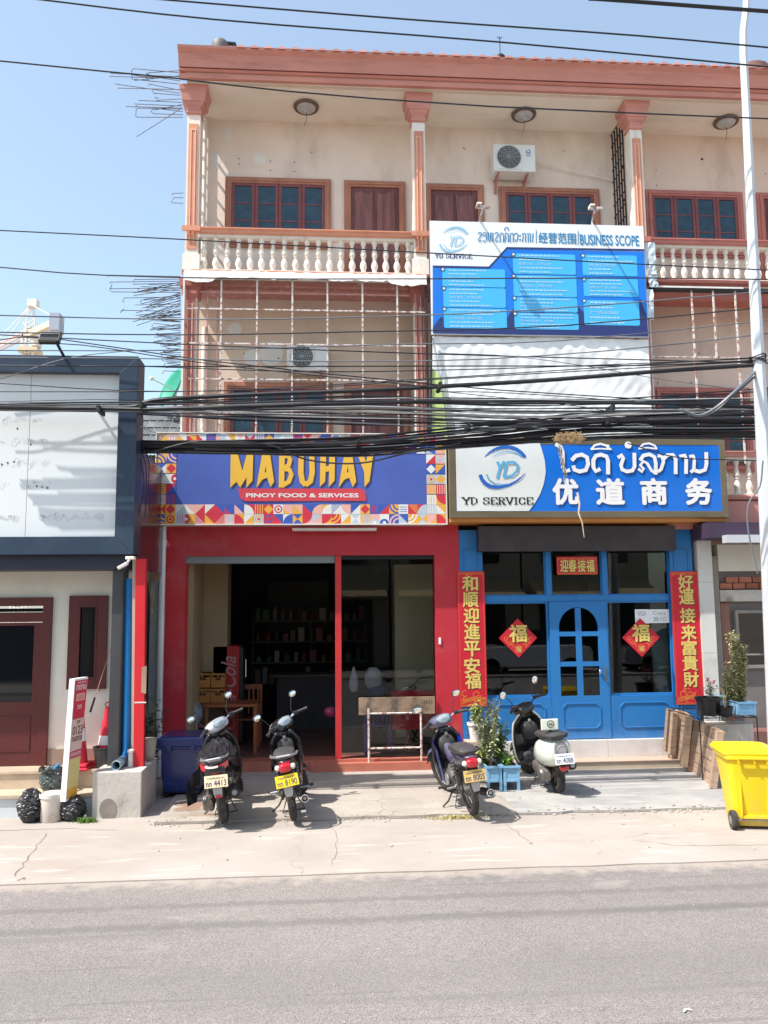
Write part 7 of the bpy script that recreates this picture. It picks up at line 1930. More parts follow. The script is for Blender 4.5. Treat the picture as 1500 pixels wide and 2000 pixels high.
# leaning stand sign
ssn = thing('stand_sign', 'tall narrow white and red stand sign leaning beside the steps', 'sign', tuple(atz(138, 1575, .12)))
pl_, pr_ = at(128, 1566, 10.02), at(150, 1556, 10.22)
tl_, tr__ = at(146, 1326, 10.06), at(172, 1322, 10.30)
nrm = (pr_ - pl_).cross(tl_ - pl_).normalized()
if nrm.y > 0: nrm = -nrm
def Sg(u, w, d=0): return pl_.lerp(pr_, u).lerp(tl_.lerp(tr__, u), w) + nrm * d
bk_ = [Sg(0, 0), Sg(1, 0), Sg(1, 1), Sg(0, 1)]; fw = Vector((-.075, .01, 0))
MB().add([tuple(p) for p in bk_] + [tuple(p + fw * .85) for p in bk_], [(0, 1, 2, 3), (4, 5, 6, 7), (0, 1, 5, 4), (1, 2, 6, 5), (2, 3, 7, 6), (3, 0, 4, 7)]).build('board', m_print_w, ssn)
for (w0, w1, m_) in ((.015, .10, m_print_y), (.10, .34, mat('stand_yellow', (.66, .56, .22), .5)), (.34, .40, m_print_r), (.40, .66, mat('stand_pink', (.70, .48, .42), .5)), (.66, .985, m_print_r)):
    MB().add([tuple(Sg(u, w, .004)) for u, w in ((.05, w0), (.97, w0), (.97, w1 - .003), (.05, w1 - .003))], [(0, 1, 2, 3)]).build('colour_field', m_, ssn, noflip=True)
def sgtext(body, u0, u1, w0, w1, m_):
    me = text_mesh(body); xs = [v.co.x for v in me.vertices]; ys = [v.co.y for v in me.vertices]; a, b, c, d = min(xs), max(xs), min(ys), max(ys)
    MB().add([tuple(Sg(u0 + (u1 - u0) * (v.co.x - a) / (b - a), w0 + (w1 - w0) * (v.co.y - c) / (d - c), .007)) for v in me.vertices], [tuple(p.vertices) for p in me.polygons]).build('lettering', m_, ssn, noflip=True)
sgtext('****', .2, .85, .955, .975, m_print_w); sgtext('nnnu', .15, .9, .90, .945, m_print_w)
MB().add([tuple(Sg(u, w, .006)) for u, w in ((.2, .81), (.85, .81), (.85, .87), (.2, .87))], [(0, 1, 2, 3)]).build('label_box', m_print_o, ssn, noflip=True)
sgtext('uuu', .3, .75, .82, .86, m_print_r); sgtext('nn', .35, .65, .74, .775, m_print_w); sgtext('un', .4, .65, .62, .645, m_print_k); sgtext('0123', .12, .9, .53, .60, m_print_k); sgtext('nunns', .1, .92, .475, .515, m_print_k); sgtext('nnuunn', .1, .9, .355, .385, m_print_w)
# paint bucket and black rubbish sacks
o, c = lathe_thing('paint_bucket', 'dirty white paint bucket at the foot of the steps', 'bucket', 100, 1603, .0, [(.115, 0), (.12, .006), (.135, .27), (.145, .272), (.145, .315), (.138, .318), (.125, .30)], mat('dirty_white_plastic', (.66, .60, .52), .55, var=.06, dirt=(.30, .22, .15), damount=.6, dscale=5, dlo=.5, dhi=.7), n=22)
def sack(px_, Y_, z, rx, ry, rz, lab, seed, m, top=None):
    c = Vector((at(px_, 1500, Y_).x, Y_, z)); rr = random.Random(seed)
    ph = [(rr.uniform(2, 7), rr.uniform(2, 9), rr.uniform(0, 6)) for _ in range(7)]
    mb = MB(); R = []
    for j in range(22):
        t = j / 21; base = sin(pi * (.12 + .80 * t)) ** .6
        ring = []
        for k in range(34):
            a = 2 * pi * k / 34
            d = sum(abs(sin(f * a + g * t * 3 + p)) for f, g, p in ph) / 7
            q = base * (.72 + .50 * d ** 1.3) + rr.uniform(-.018, .018)
            ring.append((c.x + cos(a) * rx * q, c.y + sin(a) * ry * q, z + rz * t * (1 + .04 * sin(3 * a + seed))))
        R.append(ring)
    mb.rings(R)
    return tag(mb.build('rubbish_sack', m), lab, 'rubbish sack')
sack(64, 10.12, 0, .15, .13, .36, 'crumpled black rubbish sack left of the dirty white bucket', 3, m_bag)
sack(146, 10.13, 0, .15, .11, .27, 'black rubbish sack behind the white bucket beside the concrete block', 5, m_bag)
lb_ = sack(104, 10.42, z1_, .15, .13, .30, 'open bin liner with rubbish standing on the step behind the bucket', 9, mat('grey_green_liner', (.07, .085, .08), .35, bump=.4, bscale=12))
c = Vector((at(104, 1500, 10.42).x, 10.42, z1_))
MB().tube([(c.x + cos(2 * pi * k / 20) * .15, c.y + sin(2 * pi * k / 20) * .13, z1_ + .27 + .015 * sin(k * 2.2)) for k in range(20)], .022, 6, closed=True).build('rolled_rim', m_bag, lb_, smooth=True)
q = at(108, 1500, c.y - .05)
tag(MB().tube([q + Vector((-.03, 0, -.07)), q + Vector((0, 0, 0)), q + Vector((.04, 0, .05))], [.022, .018, .012], 8).build('blue_glove', mat('blue_rubber', (.03, .25, .55), .4), smooth=True), 'blue rubber scrap sticking out of the open bin liner', 'rubbish')
# big blue lidded bin
c = atz(352, 1546, .034)
m_bbin = mat('dark_blue_plastic', (.010, .028, .16), .28, coat=.3)
x0, x1 = at(307, 1500, 11.1).x, at(399, 1500, 11.1).x
bb = thing('blue_bin', 'big dark blue lidded cool box standing right of the concrete block', 'box', ((x0 + x1) / 2, 11.1, .034))
zl0, zl1 = at(350, 1459, 11.1).z, at(350, 1440, 11.1).z
sx_ = .035
MB().rings([[Vector((x0 + sx_ + e, 11.12 + e, z)), Vector((x1 - sx_ - e, 11.12 + e, z)), Vector((x1 - sx_ - e, 11.70 - e, z)), Vector((x0 + sx_ + e, 11.70 - e, z))] for z, e in ((.06, .04), (.10, .03), (zl0 - .04, 0), (zl0 - .01, 0))]).build('tub', m_bbin, bb, bevel=.015)
MB().box(x0 + .01, x1 - .01, 11.09, 11.73, zl0 - .03, zl0).build('rim', m_bbin, bb, bevel=.01)
MB().rings([[Vector((x0 + e, 11.08 + e, z)), Vector((x1 - e, 11.08 + e, z)), Vector((x1 - e, 11.74 - e, z)), Vector((x0 + e, 11.74 - e, z))] for z, e in ((zl0 + .002, 0), (zl1 - .015, 0), (zl1, .02), (zl1 + .01, .05))]).build('lid', m_bbin, bb, bevel=.012)
for x in (x0 + .15, x1 - .15): MB().box(x - .03, x + .03, 11.065, 11.079, zl0 - .06, zl0 + .03).build('latch', m_bbin, bb, bevel=.004)
for x in (x0 + .09, x1 - .09): MB().box(x - .04, x + .04, 11.15, 11.65, .035, .06).build('foot', m_black, bb)
# yellow wheelie bin
m_ybin = mat('yellow_bin_plastic', (.80, .56, .012), .4, var=.06, vscale=2, dirt=(.45, .34, .12), damount=.35, dscale=3, dlo=.55, dhi=.75, base=((.36, .28, .16), .22, .6))
cL, cR = atz(1425, 1618, 0), 0
YB2 = 8.85
xbl = at(1443, 1600, YB2).x; xbr = xbl + .50
yb = thing('wheelie_bin', 'bright yellow wheelie bin at the right kerb', 'bin', ((xbl + xbr) / 2, YB2 + .2, 0), rotz=0)
zt_b = at(1440, 1478, YB2).z
rot = Matrix.Rotation(radians(-12), 4, 'Z'); cen = Vector(((xbl + xbr) / 2, YB2 + .27, 0)); MX = Matrix.Translation(cen) @ rot @ Matrix.Translation(-cen)
def yp(mb, name, m, **k): xf(mb, MX); return mb.build(name, m, yb, **k)
xc = (xbl + xbr) / 2
def rrect(z, hx, y0, y1, c=.05):
    pts = []
    for sx, sy, a0 in ((1, 1, 0), (-1, 1, 90), (-1, -1, 180), (1, -1, 270)):
        for k in range(4):
            a = radians(a0 + 30 * k); pts.append(Vector((xc + sx * (hx - c) + cos(a) * c, (y1 if sy > 0 else y0) - sy * c + sin(a) * c, z)))
    return pts
yp(MB().rings([rrect(z, hx, y0, y1) for z, hx, y0, y1 in ((.03, .19, YB2 + .06, YB2 + .45), (.10, .20, YB2 + .04, YB2 + .47), (.24, .21, YB2 + .02, YB2 + .49), (zt_b - .07, .255, YB2 - .03, YB2 + .55), (zt_b, .26, YB2 - .03, YB2 + .56))]), 'tub', m_ybin, smooth=True)
yp(MB().rings([rrect(z, hx, y0, y1, .06) for z, hx, y0, y1 in ((zt_b - .035, .285, YB2 - .05, YB2 + .58), (zt_b + .005, .285, YB2 - .05, YB2 + .58))]), 'rim', m_ybin, smooth=True, bevel=.006)
yp(MB().rings([rrect(z, hx, y0, y1, .07) for z, hx, y0, y1 in ((zt_b + .008, .30, YB2 - .04, YB2 + .64), (zt_b + .03, .305, YB2 - .045, YB2 + .64), (zt_b + .065, .28, YB2 + .0, YB2 + .60), (zt_b + .085, .19, YB2 + .12, YB2 + .48))]), 'lid', m_ybin, smooth=True)
for x in (-.16, .0, .13): yp(MB().prism([(YB2 - .052, zt_b + .005), (YB2 - .085, zt_b + .0), (YB2 - .08, zt_b - .07), (YB2 - .052, zt_b - .085)], xc + x - .008, xc + x + .008, 'x'), 'hinge_lug', m_ybin)
yp(MB().cyl((xc - .17, YB2 - .08, zt_b - .015), (xc + .14, YB2 - .08, zt_b - .015), .013, 8), 'handle', m_ybin, smooth=True)
for x in (-.14, .14): yp(MB().box(xc + x - .006, xc + x + .006, YB2 - .012, YB2 + .05, .14, zt_b - .15), 'reinforcing_rib', m_ybin)
yp(MB().box(xc - .15, xc + .15, YB2 - .005, YB2 + .05, .12, .15), 'reinforcing_rib', m_ybin)
for s in (-1, 1):
    w = yp(MB().lathe([(.05, -.03), (.095, -.028), (.10, -.015), (.10, .015), (.095, .028), (.05, .03)], (xc + s * .225, YB2 + .03, .10), 22, axis='x'), 'wheel', m_rubber, smooth=True)
    hb_ = MB().lathe([(.01, -.034), (.045, -.032), (.05, .0), (.045, .032), (.01, .034)], (xc + s * .225, YB2 + .03, .10), 14, axis='x'); xf(hb_, MX); hb_.build('hub', m_steel, w, smooth=True)
yp(MB().cyl((xc - .25, YB2 + .03, .10), (xc + .25, YB2 + .03, .10), .012, 8), 'axle', m_steel)

# pallets leaning, planters, plants
def pallet(pA, pB, h, tilt_back, n, lab, side=.07, stripes=None):
    """board pA->pB is the foot line on the ground; the frame leans back"""
    A, B = Vector(pA), Vector(pB); d = (B - A); L = d.length; d.normalize()
    back = Vector((-d.y, d.x, 0)).normalized()
    if back.x < 0: back = -back
    up = (Vector((0, 0, 1)) * cos(tilt_back) + back * sin(tilt_back)).normalized(); nn = d.cross(up).normalized()
    if nn.dot(back) < 0: nn = -nn
    o = thing('wooden_crate_panel', lab, 'wooden panel', tuple((A + B) / 2), 'weathered wooden panels leaning beside the step')
    Rm = Matrix((d, nn, up)).transposed()
    bh = h / n
    first = None
    for k in range(n):
        c = A + d * L / 2 + up * (bh * (k + .5)) + nn * .02
        MB().obox(c, (L / 2 - side - .002, .010, bh / 2 - .007), Rm).build('plank', m_wood_raw, o)
    for s, off in ((0, side / 2), (1, L - side / 2)):
        c = A + d * off + up * h / 2 - nn * .02
        MB().obox(c, (side / 2, .045, h / 2), Rm).build('upright', m_wood_raw, o, bevel=.003)
    c = A + d * L / 2 + up * (h - .02) + nn * .045
    MB().obox(c, (L / 2 - side, .02, .02), Rm).build('rear_batten', m_wood_raw, o)
    return o
zsl = .03
g1, g2 = atz(1346, 1512, zsl), atz(1392, 1541, zsl)
pallet(atz(1349, 1506, zsl), atz(1397, 1541, zsl), .74, radians(10), 5, 'nearest weathered wooden panel leaning behind the yellow bin')
pallet(atz(1318, 1478, .16), atz(1340, 1499, .1), .70, radians(9), 5, 'middle weathered wooden panel, its planks lit, leaning on the step')
pallet(atz(1302, 1465, .25), atz(1316, 1476, .2), .62, radians(8), 4, 'rearmost weathered wooden panel, darkest, leaning by the blue panelling')
m_plb = mat('faded_blue_plastic', (.20, .42, .62), .5, var=.08, vscale=5, dirt=(.36, .44, .50), damount=.4, dscale=5)
m_soil = mat('potting_soil', (.09, .06, .04), .95, var=.3, vscale=25)
def planter(x0, x1, y0, y1, z0, h, lab, legs=True):
    o = thing('planter', lab, 'planter', ((x0 + x1) / 2, (y0 + y1) / 2, z0), 'faded blue plastic planters')
    zb = z0 + h * (.36 if legs else .03)
    t = .02
    b = MB().frame(x0, x1, zb, z0 + h, .035, y0, y0 + t).box(x0 + .035, x1 - .035, y0 + .008, y0 + t, zb + .035, z0 + h - .035)
    b.box(x0, x0 + t, y0 + t, y1, zb, z0 + h).box(x1 - t, x1, y0 + t, y1, zb, z0 + h).box(x0 + t, x1 - t, y1 - t, y1, zb, z0 + h).build('trough', m_plb, o, bevel=.003)
    MB().box(x0 - .012, x1 + .012, y0 - .014, y0 - .001, z0 + h - .02, z0 + h + .008).box(x0 - .012, x0 + .0, y0, y1, z0 + h - .0, z0 + h + .008).build('rim', m_plb, o)
    MB().box(x0 + t, x1 - t, y0 + t, y1 - t, z0 + h - .05, z0 + h - .02).build('soil', m_soil, o)
    if legs:
        for x in (x0, x1 - .035):
            for y in (y0, y1 - .035): MB().box(x, x + .035, y, y + .035, z0, zb - .001).build('leg', m_plb, o)
    return o
c = atz(932, 1542, zsl)
xa1, xa2, xa3 = atz(951, 1545, zsl).x, atz(983, 1545, zsl).x, atz(1017, 1545, zsl).x
yP = atz(983, 1545, zsl).y
hp = at(983, 1497, yP).z - zsl
planter(xa1, xa2 - .01, yP, yP + .55, zsl, hp, 'left blue planter box with a tall bushy shrub beside the blue motorbike')
planter(xa2 + .01, xa3, yP, yP + .55, zsl, hp, 'right blue planter box with low green plants beside the blue motorbike')
q0 = at(1447, 1398, 11.6)
planter(at(1443, 1400, 11.4).x, at(1478, 1400, 11.4).x, 11.4, 12.35, at(1450, 1398, 11.4).z, at(1450, 1372, 11.4).z - at(1450, 1398, 11.4).z, 'blue planter standing on the wire rack by the grey shop', legs=False)

def plant(name, lab, base, h, spread, nst, nlf, leaf, col, seed, group=None, stemc=(.30, .22, .13), curve=.3, top=1.0, droop=0):
    r = random.Random(seed); o = thing(name, lab, 'plant', tuple(base), group)
    base = Vector(base); st = MB(); lf = MB(); lf2 = MB()
    for s in range(nst):
        a = r.uniform(0, 2 * pi); hh = h * (r.uniform(.55, 1.0) if s else 1); q = spread * r.uniform(.2, 1)
        pts = []
        for k in range(7):
            t = k / 6
            pts.append(base + Vector((cos(a) * q * t ** 1.4 + r.uniform(-1, 1) * .012, sin(a) * q * t ** 1.4 + r.uniform(-1, 1) * .012, hh * t)))
        st.tube(pts, [.009 - .0065 * k / 6 for k in range(7)], 5)
        for k in range(nlf):
            t = r.uniform(.12, 1) ** .8; i = min(5, int(t * 6)); p = pts[i].lerp(pts[i + 1], t * 6 - i)
            b = r.uniform(0, 2 * pi); el = r.uniform(-.5, .9) - droop; L = leaf * r.uniform(.5, 1.2) * (1.1 - .4 * t); w = L * .16
            d = Vector((cos(b) * cos(el), sin(b) * cos(el), sin(el))); sd = d.cross(Vector((0, 0, 1))).normalized()
            tw = r.uniform(-.8, .8); sd = sd * cos(tw) + d.cross(sd) * sin(tw)
            m1 = p + d * L * .5; tip = p + d * L + Vector((0, 0, -.12 * L))
            tgt = lf if r.random() < .6 else lf2
            tgt.add([tuple(p), tuple(m1 + sd * w), tuple(tip), tuple(m1 - sd * w)], [(0, 1, 2, 3)])
    st.build('stem', mat(name + '_bark_%d' % seed, stemc, .8), o)
    c2 = tuple(min(1, x * 1.8 + .02) for x in col)
    lf.build('foliage', mat(name + '_leaf_%d' % seed, col, .6, var=.35, vscale=18), o, noflip=True)
    lf2.build('foliage', mat(name + '_pale_leaf_%d' % seed, c2, .6, var=.3, vscale=18), o, noflip=True)
    return o
bz_ = zsl + hp - .02
plant('shrub', 'tall wispy grey green shrub growing from the left blue planter', ((xa1 + xa2) / 2 - .02, yP + .2, bz_), .86, .22, 20, 80, .085, (.25, .27, .14), 1)
plant('shrub', 'bushy dark green shrub growing from the left blue planter', ((xa1 + xa2) / 2 + .10, yP + .28, bz_), .55, .17, 14, 50, .10, (.08, .13, .045), 2)
plant('leafy_plant', 'low bright green leafy plant in the right blue planter', ((xa2 + xa3) / 2 - .02, yP + .2, bz_), .17, .15, 20, 20, .08, (.12, .24, .03), 3)
plant('yellow_grass_plant', 'yellowing plant spilling over the left end of the blue planter', (xa1 + .0, yP + .3, bz_ - .02), .34, .24, 18, 30, .11, (.24, .25, .06), 4)
# white pot with plant by the blue post
pc = at(931, 1447, 12.4); 
o, c = lathe_thing('flower_pot', 'white pot standing on the plinth at the left blue post', 'pot', 931, 1445, at(931, 1447, 12.3).z - .0, [(.09, 0), (.095, .01), (.125, .22), (.14, .225), (.14, .26), (.12, .26), (.115, .22)], mat('pot_white', (.76, .72, .68), .45), Y=12.33)
tag(MB().box(c.x - .17, c.x + .2, 12.2, 12.49, .031, c.z - .001).build('pot_plinth', m_tile), 'beige tiled ledge under the white pot', 'ledge')
plant('potted_plant', 'yellow green drooping plant in the white pot below the red couplet', (c.x, c.y, c.z + .22), .36, .13, 12, 24, .11, (.22, .26, .06), 6, droop=.5)
# right group: wire rack, pots, plants
rk_ = thing('wire_rack', 'black wire rack holding pots and the blue planter near the grey shop', 'rack', tuple(atz(1420, 1500, zsl)))
ya = 11.3; zr_a = at(1420, 1402, ya).z
xra, xrb = at(1366, 1402, ya).x, at(1478, 1402, ya).x
rm_ = MB().tube([(xra, ya, zr_a), (xrb, ya, zr_a), (xrb, ya + 1.1, zr_a), (xra, ya + 1.1, zr_a)], .009, 5, closed=True)
for k in range(7): rm_.cyl((xra + (xrb - xra) * k / 6, ya, zr_a), (xra + (xrb - xra) * k / 6, ya + 1.1, zr_a), .005, 5)
rm_.build('shelf_frame', m_dkiron, rk_)
for x in (xra, xrb):
    for y in (ya, ya + 1.1): MB().cyl((x, y, zsl), (x, y, zr_a), .009, 6).build('leg', m_dkiron, rk_)
o, c = lathe_thing('flower_pot', 'large black pot on the wire rack below the right couplet', 'pot', 1385, 1396, zr_a + .008, [(.13, 0), (.14, .01), (.17, .22), (.19, .225), (.19, .255), (.16, .25), (.15, .2)], m_black, Y=11.55)
plant('rose_plant', 'small rose plant with pink flowers in the large black pot', (c.x + .05, c.y, c.z + .2), .32, .18, 8, 14, .07, (.06, .11, .035), 7)
fl_ = MB()
for q_ in range(5):
    p_ = Vector((c.x + .03 + .05 * cos(q_ * 2.3), c.y - .05, c.z + .47 + .03 * sin(q_ * 1.9)))
    for k in range(6):
        d = Vector((cos(k) * .02, sin(k * 1.7) * .02, cos(k * 2.3) * .02)); fl_.add([tuple(p_), tuple(p_ + d + Vector((.012, 0, .01))), tuple(p_ + d * 1.4), tuple(p_ + d + Vector((-.012, 0, .006)))], [(0, 1, 2, 3)])
tag(fl_.build('rose_bloom', mat('rose_pink', (.62, .08, .2), .5), noflip=True), 'pink rose blooms above the large black pot', 'flower')
o, c2_ = lathe_thing('flower_pot', 'small black pot beside the large black pot on the rack', 'pot', 1418, 1402, zr_a + .008, [(.08, 0), (.085, .01), (.10, .12), (.11, .123), (.11, .14), (.09, .135), (.085, .1)], m_black, Y=11.4)
plant('seedling', 'sparse seedling in the small black pot on the rack', (c2_.x, c2_.y, c2_.z + .12), .30, .08, 5, 10, .05, (.14, .17, .07), 8)
qx = at(1452, 1385, 11.75)
plant('tall_shrub', 'tall feathery olive shrub in the planter by the grey shop', (qx.x - .03, 11.75, qx.z + .02), at(1446, 1236, 11.75).z - qx.z, .13, 16, 190, .10, (.30, .28, .14), 9)
plant('short_shrub', 'shorter feathery olive shrub left of the tall one in the planter', (qx.x - .20, 11.7, qx.z + .0), at(1420, 1292, 11.7).z - qx.z, .16, 16, 110, .09, (.27, .26, .13), 10)
tag(MB().box(at(1385, 1440, 11.9).x, at(1462, 1440, 11.9).x, 11.75, 12.1, zsl, at(1420, 1412, 11.9).z).build('white_crate', mat('pale_board', (.58, .52, .45), .7, var=.12, vscale=6, stretch=(12, 1, 1), dirt=(.25, .2, .16), damount=.6, dscale=4)), 'pale striped wooden crate under the wire rack', 'crate')
# bushes in the gap left of the blue bin and hanging weed
gx_ = at(293, 1480, 11.3)
plant('gap_plant', 'dark leafy plant between the red post and the blue box', (gx_.x, 11.4, .25), 1.0, .16, 9, 26, .13, (.03, .06, .02), 11)
o, c = lathe_thing('old_pot', 'broken pale pot under the dark plant beside the red post', 'pot', 291, 1485, zbk + .0, [(.07, 0), (.075, .01), (.09, .26), (.10, .265), (.09, .27)], mat('pale_clay', (.45, .40, .32), .8, var=.15, dirt=(.1, .08, .05), damount=.8, dscale=6), Y=10.9)
hw = at(298, 1140, 11.9)
plant('hanging_weed', 'thin weed hanging from the top of the whitewashed wall strip', (hw.x, 11.9, hw.z - .42), .42, .06, 6, 12, .05, (.08, .09, .05), 12, droop=.6)
# small litter
r = random.Random(14)
for i, (x, v, lab) in enumerate(((602, 1596, 'torn white paper scrap in the shadow of the black motorbike'), (1292, 1508, 'small white crumpled paper at the beige step'), (1340, 1975, 'tiny white scrap lying on the asphalt'), (42, 1718, 'small brown scrap at the edge of the road'))):
    c = atz(x, v, .036 if v < 1610 else (.002 if v < 1750 else -.010)); mb = MB()
    vs = [(c.x + .03 * cos(k) + r.uniform(-.012, .012), c.y + .03 * sin(k * 1.3) + r.uniform(-.01, .01), c.z + abs(r.uniform(.0, .018))) for k in range(8)]
    mb.add(vs, [(0, 1, 2), (2, 3, 4), (4, 5, 6), (6, 7, 0), (0, 2, 4, 6)])
    tag(mb.build('litter', m_print_w if i < 3 else m_redox, noflip=True), lab, 'litter')
# ------------------------------------------------------------------ lamp post at the right edge
YPOL = 9.9
lp = thing('lamp_post', 'tall octagonal galvanised lamp post at the right edge', 'lamp post', (at(1500, 1200, YPOL).x, YPOL, 0))
pp = [(1462, -60), (1457, 20), (1452, 60), (1452, 110), (1457, 200), (1463, 330), (1470, 480), (1481, 700), (1492, 900), (1501, 1080)]
pts = [at(x, v, YPOL) for x, v in pp]
d = pts[-1] - pts[-2]; d = d / abs(d.z); pts.append(pts[-1] + d * pts[-1].z)
rad = [.048, .048, .05, .052, .056, .062, .068, .08, .09, .098, .13]
extra = [pts[0] + Vector((.5, -.4, .55)), pts[0] + Vector((.18, -.1, .35))]
sh_ = MB().tube(extra + pts, [.04, .042] + rad, 8).build('post_shaft', m_galv, lp)
MB().box(pts[-1].x - .2, pts[-1].x + .2, YPOL - .2, YPOL + .2, .0, .03).build('base_plate', m_galv, lp)
MB().obox(extra[0] + Vector((.25, -.15, .08)), (.32, .12, .05), Matrix.Rotation(-.55, 3, 'Z')).build('lamp_head', m_galv, lp, bevel=.03)
pk = at(1480, 702, YPOL)
bd_ = MB()
for k in range(5): bd_.tube([(pk.x + cos(2 * pi * j / 12) * (.095 + .01 * (k % 2)), YPOL + sin(2 * pi * j / 12) * .10, pk.z + (k - 2) * .018 + .02 * sin(j + k)) for j in range(12)], .008, 5, closed=True)
bd_.build('wire_wrap', m_black, lp)

# ------------------------------------------------------------------ overhead wires
m_wire = mat('wire_black', (.018, .019, .024), .5, var=.1)
m_wireg = mat('wire_grey', (.13, .14, .16), .45)
m_wirel = mat('wire_pale', (.42, .42, .42), .5)
rw = random.Random(77)
def wire(pts_px, Y, r, m=None, name='overhead_wire', lab=None, group='overhead wires in front of the shops', sag=0, n=16, wob=0):
    """wire through measured points at distance Y, carried past the frame on both sides"""
    P = [at(x, v, YPOL if x == 1475 else (Y + (dy[0] if dy else 0))) for x, v, *dy in pts_px]
    # Catmull resample
    out = []
    Q_ = [P[0] * 2 - P[1]] + P + [P[-1] * 2 - P[-2]]
    seg = max(2, n // (len(P) - 1))
    for i in range(1, len(Q_) - 2):
        p0, p1, p2, p3 = Q_[i - 1:i + 3]
        for k in range(seg):
            t = k / seg
            out.append(.5 * ((2 * p1) + (p2 - p0) * t + (2 * p0 - 5 * p1 + 4 * p2 - p3) * t * t + (3 * p1 - p0 - 3 * p2 + p3) * t ** 3))
    out.append(P[-1])
    if wob:
        ph = rw.uniform(0, 6); f = rw.uniform(.6, 1.6)
        for i, p in enumerate(out): p.z += wob * sin(p.x * f + ph) * .7 + wob * .4 * sin(p.x * f * 2.7 + ph * 2)
    o = MB().tube(out, r, 5).build(name, m or m_wire, smooth=True)
    return tag(o, lab, 'wire', group)
# high single wires against the sky and upper floors
for i, (pts_, Y, r, lab) in enumerate((
    ([(-60, -18), (70, -2), (420, 38), (975, 82), (1600, 140)], 9.5, .011, 'second highest long black wire crossing the sky above the eaves'),
    ([(250, -8), (330, 0), (800, 38), (1250, 70), (1600, 102)], 9.2, .011, 'highest thin black wire crossing the sky to the right'),
    ([(1150, -3), (1200, 0), (1500, 22), (1620, 31)], 8.8, .024, 'thick blue black cable at the top right corner'),
    ([(-60, 113), (0, 119), (210, 140), (345, 153), (560, 178), (960, 208), (1600, 236)], 9.6, .010, 'black wire that crosses the eaves corner and column capitals'),
    ([(-60, 446), (0, 450), (345, 467), (800, 492), (1250, 516), (1600, 532)], 9.8, .008, 'thin wire crossing the top balusters and the business banner heading'),
    ([(-60, 519), (0, 522), (210, 538), (600, 545), (1260, 543), (1600, 548)], 9.8, .008, 'thin wire crossing just under the top balcony slab'))):
    wire(pts_, Y, r, lab=lab)
mid = [([(-60, 612), (0, 616), (350, 624), (640, 621), (1050, 605), (1600, 560)], .0085), ([(-60, 645), (0, 649), (350, 654), (700, 648), (1100, 636), (1600, 590)], .0085),
       ([(-60, 650), (0, 654), (350, 672), (800, 690), (1300, 704), (1600, 712)], .008), ([(-60, 680), (0, 684), (350, 684), (800, 672), (1100, 665), (1600, 615)], .008),
       ([(-60, 671), (0, 664), (100, 660), (400, 704), (860, 752), (1100, 770), (1600, 800)], .008), ([(-60, 668), (0, 671), (160, 674), (420, 712), (860, 758)], .007),
       ([(-60, 696), (0, 698), (260, 700), (800, 706), (1200, 684), (1600, 640)], .008), ([(-60, 712), (0, 714), (400, 716), (860, 715), (1250, 714), (1475, 704)], .009),
       ([(265, 715), (600, 726), (900, 722), (1200, 712), (1475, 700)], .007), ([(-60, 744), (0, 740), (130, 700), (260, 684)], .006),
       ([(-60, 748), (0, 749), (350, 765), (800, 742), (1475, 698)], .007), ([(-60, 763), (0, 765), (500, 762), (900, 738), (1475, 706)], .007),
       ([(860, 690), (1000, 696), (1150, 716), (1300, 742), (1475, 765)], .005), ([(850, 765), (1000, 768), (1300, 790), (1475, 812)], .006), ([(860, 764), (1100, 790), (1200, 805)], .005)]
ORD = ['topmost', 'second', 'third', 'fourth', 'fifth', 'sixth', 'seventh', 'eighth', 'ninth', 'tenth', 'eleventh', 'twelfth', 'thirteenth', 'fourteenth', 'lowest']
MIDL = ['topmost of the single wires crossing the cage, rising to the right', 'second single wire crossing the cage just above the white air conditioner', 'wire sloping down right across the white tarpaulin top from the left edge', 'wire rising right from the air conditioner to the banner foot',
        'wire dipping from the crane across the cage down to the tarpaulin', 'wire dipping beside the crane and ending at the tarpaulin edge', 'wire skimming the top of the navy frame and rising to the right', 'level wire crossing the tarpaulin and ending at the lamp post tie',
        'short level wire starting beside the navy frame corner', 'wire climbing from the white panel to the top of the navy frame', 'wire crossing the green dish and rising to the lamp post tie', 'wire crossing the white panel shade line and rising to the lamp post',
        'fine wire sloping down across the middle of the tarpaulin', 'fine wire sloping down from the cable clip across the tarpaulin', 'shortest fine wire on the lower tarpaulin']
for i, (pts_, r) in enumerate(mid): wire(pts_, 9.95 + .07 * (i % 5), r, m_wire if i % 3 else m_wireg, lab=MIDL[i])
# the two thick bundles and the dense tangle
thick = [([(-60, 788), (0, 793), (240, 797), (330, 779), (700, 762), (1000, 748), (1475, 712)], .030, 10.1, 'thick black cable rising right across the tarpaulin to the lamp post tie'), ([(-60, 795), (0, 800), (240, 800), (600, 792), (1000, 782), (1300, 790), (1600, 800)], .026, 10.1, 'thick black cable running level across the white panel and the tarpaulin'),
         ([(262, 860), (330, 866), (600, 876), (850, 866), (1150, 838), (1480, 838), (1600, 838)], .022, 10.7, 'thick black cable along the top of the lower tangle over the banner'), ([(262, 880), (340, 876), (560, 880), (860, 866), (1100, 858), (1480, 846), (1600, 846)], .022, 10.75, 'thick black cable along the underside of the lower tangle'),
         ([(262, 872), (500, 880), (700, 874), (1000, 850), (1250, 812), (1480, 800), (1600, 800)], .018, 10.7, 'thick black cable climbing from the banner top to the lamp post middle')]
for i, (pts_, r, Y_, lab) in enumerate(thick):
    wire(pts_, Y_, r, lab=lab, group='thick cable bundles above the signs', wob=.01, n=30)
